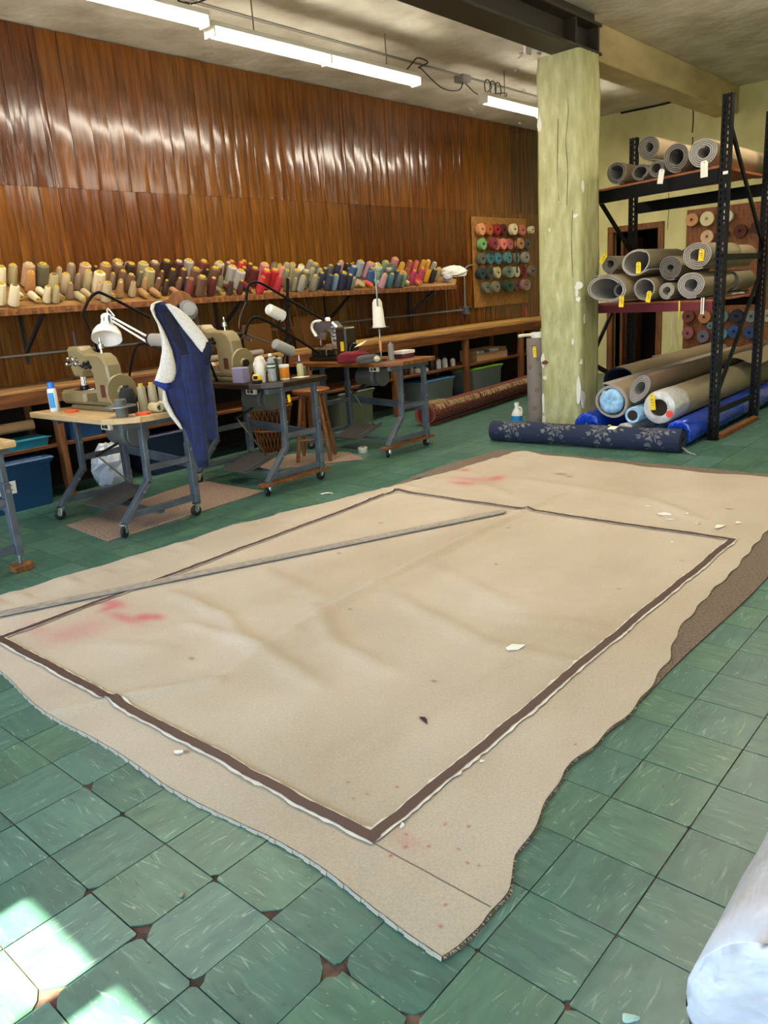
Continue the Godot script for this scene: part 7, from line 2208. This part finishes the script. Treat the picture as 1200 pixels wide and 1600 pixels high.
func build_small_things() -> void:
	# loose sticks leaning on the panelled wall behind the right table
	var lean := [[-5.85, 1.56, 0.009], [-6.0, 1.5, 0.008], [-6.1, 1.52, 0.01], [-6.22, 1.56, 0.01], [-6.4, 1.54, 0.008], [-6.5, 1.42, 0.01]]
	for k in lean.size():
		var e = lean[k]
		solo("wooden_dowel", tube_mesh([Vector3(0, 0, 0), Vector3(-0.09, e[1] - 0.94, 0.06)], e[2], 6), mats["raw_wood"], ["leftmost thin dowel leaning on the wall behind the chrome machine", "second thin dowel leaning on the wall behind the chrome machine", "third thin dowel leaning on the wall behind the chrome machine", "fourth thin dowel leaning on the wall behind the chrome machine", "fifth thin dowel leaning on the wall behind the chrome machine", "rightmost thin dowel leaning on the wall behind the chrome machine"][k], "dowel", Vector3(-6.66, 0.939, e[0]), Vector3.ZERO, "dowels leaning on the wall")
	for e in [[-5.6, 0.32, "left tan plywood offcut standing on the bench behind the chrome machine"], [-6.35, 0.36, "right tan plywood offcut standing on the bench behind the chrome machine"]]:
		solo("plywood_offcut", box_mesh(Vector3(0, e[1] / 2, 0), Vector3(0.02, e[1], 0.4), 0.003), plain("offcut_tan", "8a5c28", 0.6), e[2], "offcut", Vector3(-6.74, 0.939, e[0]), Vector3(0, 0, 0.06))
	solo("paper_tube", tube_mesh([Vector3(0, 0, 0), Vector3(0, 0, -1.1)], 0.032, 14), plain("tube_grey", "8c857a", 0.7), "grey cardboard tube lying on the bench behind the dark topped table", "tube", Vector3(-6.47, 0.972, -4.3))
	solo("white_lump", crumple(Vector3(0.05, 0.08, 0.1), 62), mats["white_plastic"], "small white plastic piece on the bench behind the second machine", "plastic piece", Vector3(-6.4, 1.01, -4.6))
	var rb := MB.new()
	rb.grid(func(u: float, v: float) -> Vector3: return Vector3((u - 0.5) * 0.05, 0.004 + 0.006 * sin(v * 9.0), (v - 0.5) * 0.09), 3, 8)
	solo("scrap", rb.done(), plain("scrap_grey", "6c6a60", 0.9), "grey carpet scrap at the far left edge of the beige carpet", "scrap", Vector3(-3.86, 0.03, -4.72))
	solo("floor_flake", cushion(Vector3(0.035, 0.006, 0.015), 77), plain("flake_aqua", "a8c8b8", 0.7), "pale aqua flake on the green tiles at the lower right", "flake", Vector3(-0.5, 0.0, -1.2), Vector3(0, 0.6, 0))
	solo("pebble", crumple(Vector3(0.006, 0.005, 0.008), 78), plain("grit", "9a8a70", 0.9), "tiny tan crumb on the green tiles at the lower left", "crumb", Vector3(-1.55, 0.005, -0.83))
const SPOOLS := [
	[-6695,-2903,1,0,2], [-6735,-3021,1,1,2], [-6681,-3121,2,2,2], [-6675,-3239,2,3,2], [-6735,-3421,0,4,2], [-6720,-3524,1,5,2], [-6659,-3609,2,6,2], [-6735,-3766,0,7,2], [-6652,-3799,2,8,2], [-6632,-3916,2,9,2], [-6734,-4084,1,4,2], [-6566,-3079,1,10,1],
	[-6508,-3244,1,1,1], [-6500,-3339,1,4,1], [-6566,-3495,0,5,1], [-6547,-3576,1,1,1], [-6460,-3626,2,0,1], [-6567,-3826,0,5,1], [-6534,-3902,1,9,1], [-6347,-2722,1,0,0], [-6307,-2807,1,0,0], [-6334,-3089,0,0,0], [-6325,-3161,0,1,0], [-6388,-3316,0,5,0],
	[-6360,-3565,0,6,0], [-6285,-3586,1,4,0], [-6357,-3764,0,8,0], [-6394,-3015,3,0,3], [-6398,-3219,3,5,3], [-6323,-3385,3,1,3], [-6400,-3477,3,4,3], [-6354,-3666,3,8,3], [-6476,-3127,3,0,3], [-6465,-2918,3,0,3], [-6728,-3973,2,8,2], [-6641,-4045,2,7,2],
	[-6659,-4191,2,1,2], [-6677,-4322,2,9,2], [-6705,-4473,2,7,2], [-6683,-4589,2,11,2], [-6707,-4730,2,19,2], [-6681,-4882,2,13,2], [-6735,-5075,0,14,2], [-6640,-5048,2,19,2], [-6735,-5285,1,15,2], [-6735,-5443,1,16,2], [-6686,-5206,1,9,2], [-6448,-3919,1,9,1],
	[-6579,-4114,0,3,1], [-6493,-4135,2,1,1], [-6592,-4347,0,9,1], [-6538,-4423,1,7,1], [-6532,-4543,1,11,1], [-6476,-4632,2,9,1], [-6594,-4792,0,14,1], [-6594,-4865,0,14,1], [-6494,-4865,2,9,1], [-6563,-4980,1,11,1], [-6525,-5108,2,19,1], [-6416,-3800,0,5,0],
	[-6366,-3891,0,4,0], [-6423,-4049,0,8,0], [-6418,-4186,0,9,0], [-6364,-4230,0,7,0], [-6405,-4404,0,9,0], [-6398,-4477,0,14,0], [-6305,-4446,1,13,0], [-6285,-4551,2,9,0], [-6296,-4692,1,17,0], [-6408,-4889,0,3,0], [-6285,-4909,0,7,0], [-6339,-3995,3,8,3],
	[-6352,-4118,3,8,3], [-6348,-4327,3,8,3], [-6356,-4808,3,3,3], [-6465,-5005,3,3,3], [-6451,-5226,3,16,3], [-6686,-5364,1,16,2], [-6647,-5449,1,11,2], [-6591,-5594,2,18,2], [-6653,-5790,1,3,2], [-6735,-5957,0,39,2], [-6658,-5969,1,12,2], [-6656,-6064,1,1,2],
	[-6602,-6140,1,35,2], [-6735,-6413,1,12,2], [-6575,-6312,2,40,2], [-6586,-6575,1,20,2], [-6707,-6888,1,37,2], [-6608,-6728,1,21,2], [-6715,-6997,0,14,2], [-6735,-7134,0,14,2], [-6412,-5112,2,19,1], [-6542,-5278,1,17,1], [-6466,-5347,2,17,1], [-6403,-5444,2,16,1],
	[-6408,-5563,2,16,1], [-6536,-5793,1,18,1], [-6450,-5773,1,3,1], [-6387,-5854,2,40,1], [-6366,-5971,2,3,1], [-6499,-6203,1,12,1], [-6477,-6295,1,40,1], [-6358,-6203,1,21,1], [-6487,-6390,1,21,1], [-6285,-6461,2,21,1], [-6561,-6860,0,14,1], [-6285,-5034,0,11,0],
	[-6285,-5293,1,16,0], [-6285,-5520,1,15,0], [-6307,-5672,0,3,0], [-6303,-5768,0,40,0], [-6285,-5850,1,12,0], [-6318,-6109,0,20,0], [-6285,-6033,1,40,0], [-6285,-6257,1,21,0], [-6285,-6354,1,23,0], [-6285,-6568,1,21,0], [-6285,-6652,0,12,0], [-6355,-4972,3,17,3],
	[-6329,-5194,3,17,3], [-6377,-6310,3,8,3], [-6409,-6108,3,20,3], [-6394,-6434,3,21,3], [-6470,-6533,3,14,3], [-6700,-6592,3,12,3], [-6704,-7069,0,14,2], [-6647,-7146,2,36,2], [-6593,-7250,2,37,2], [-6618,-7353,1,38,2], [-6632,-7447,1,35,2], [-6625,-7584,2,26,2],
	[-6580,-7679,1,27,2], [-6734,-7900,2,18,2], [-6640,-7932,1,39,2], [-6695,-8162,1,34,2], [-6690,-8288,1,29,2], [-6704,-8453,1,30,2], [-6703,-8553,1,30,2], [-6617,-8573,1,12,2], [-6476,-6832,2,24,1], [-6401,-7075,2,24,1], [-6489,-7284,2,25,1], [-6381,-7322,2,20,1],
	[-6456,-7471,1,27,1], [-6373,-7503,1,21,1], [-6357,-7596,1,28,1], [-6440,-7781,1,34,1], [-6358,-7814,1,32,1], [-6430,-8079,1,33,1], [-6405,-8171,1,31,1], [-6383,-8268,1,14,1], [-6431,-8423,1,1,1], [-6372,-6559,1,3,0], [-6285,-7164,1,37,0], [-6285,-7297,1,27,0],
	[-6285,-7447,1,20,0], [-6285,-7542,1,26,0], [-6391,-6912,3,12,3], [-6404,-7203,3,25,3], [-6373,-6785,3,1,3], [-6285,-6865,3,1,3], [-6310,-7004,3,38,3], [-6512,-6649,3,20,3], [-6398,-6665,3,14,3], [-6367,-7705,3,0,3], [-6383,-7982,3,16,3], [-6297,-7901,3,29,3],
]
const THREAD := [["cream", "d8c9a4"], ["khaki", "a89a70"], ["tanpink", "b58d6c"], ["olive", "6f6b50"], ["beige", "b09c78"], ["taupe", "8c7660"], ["pinkbeige", "b3917a"], ["dkbrown", "3a241a"], ["tan", "a07a50"], ["brown", "6a4a33"], ["orangetan", "b37c46"], ["maroon", "4c2420"], ["grey", "8a867c"], ["redbrown", "6e3020"], ["black", "1e1a1a"], ["crimson", "a01c2c"], ["red", "b02228"], ["oxblood", "581a18"], ["pink", "c07a80"], ["clear", "a8a29a"], ["slate", "4e5258"], ["navy", "232a40"], ["lightblue", "8fa3b8"], ["bluegrey", "64788c"], ["denim", "33507e"], ["mint", "a8c4b0"], ["sage", "748c74"], ["teal", "3f6a70"], ["salmon", "c87860"], ["coral", "c8604c"], ["mustard", "c08a28"], ["gold", "c89420"], ["magenta", "a8345c"], ["rose", "b0405a"], ["rust", "9c4a3c"], ["white", "d8d4c8"], ["paleblue", "9ca4b0"], ["dustypink", "b08490"], ["orangered", "c04a24"], ["yellow", "c8a040"], ["greyolive", "77735f"]]
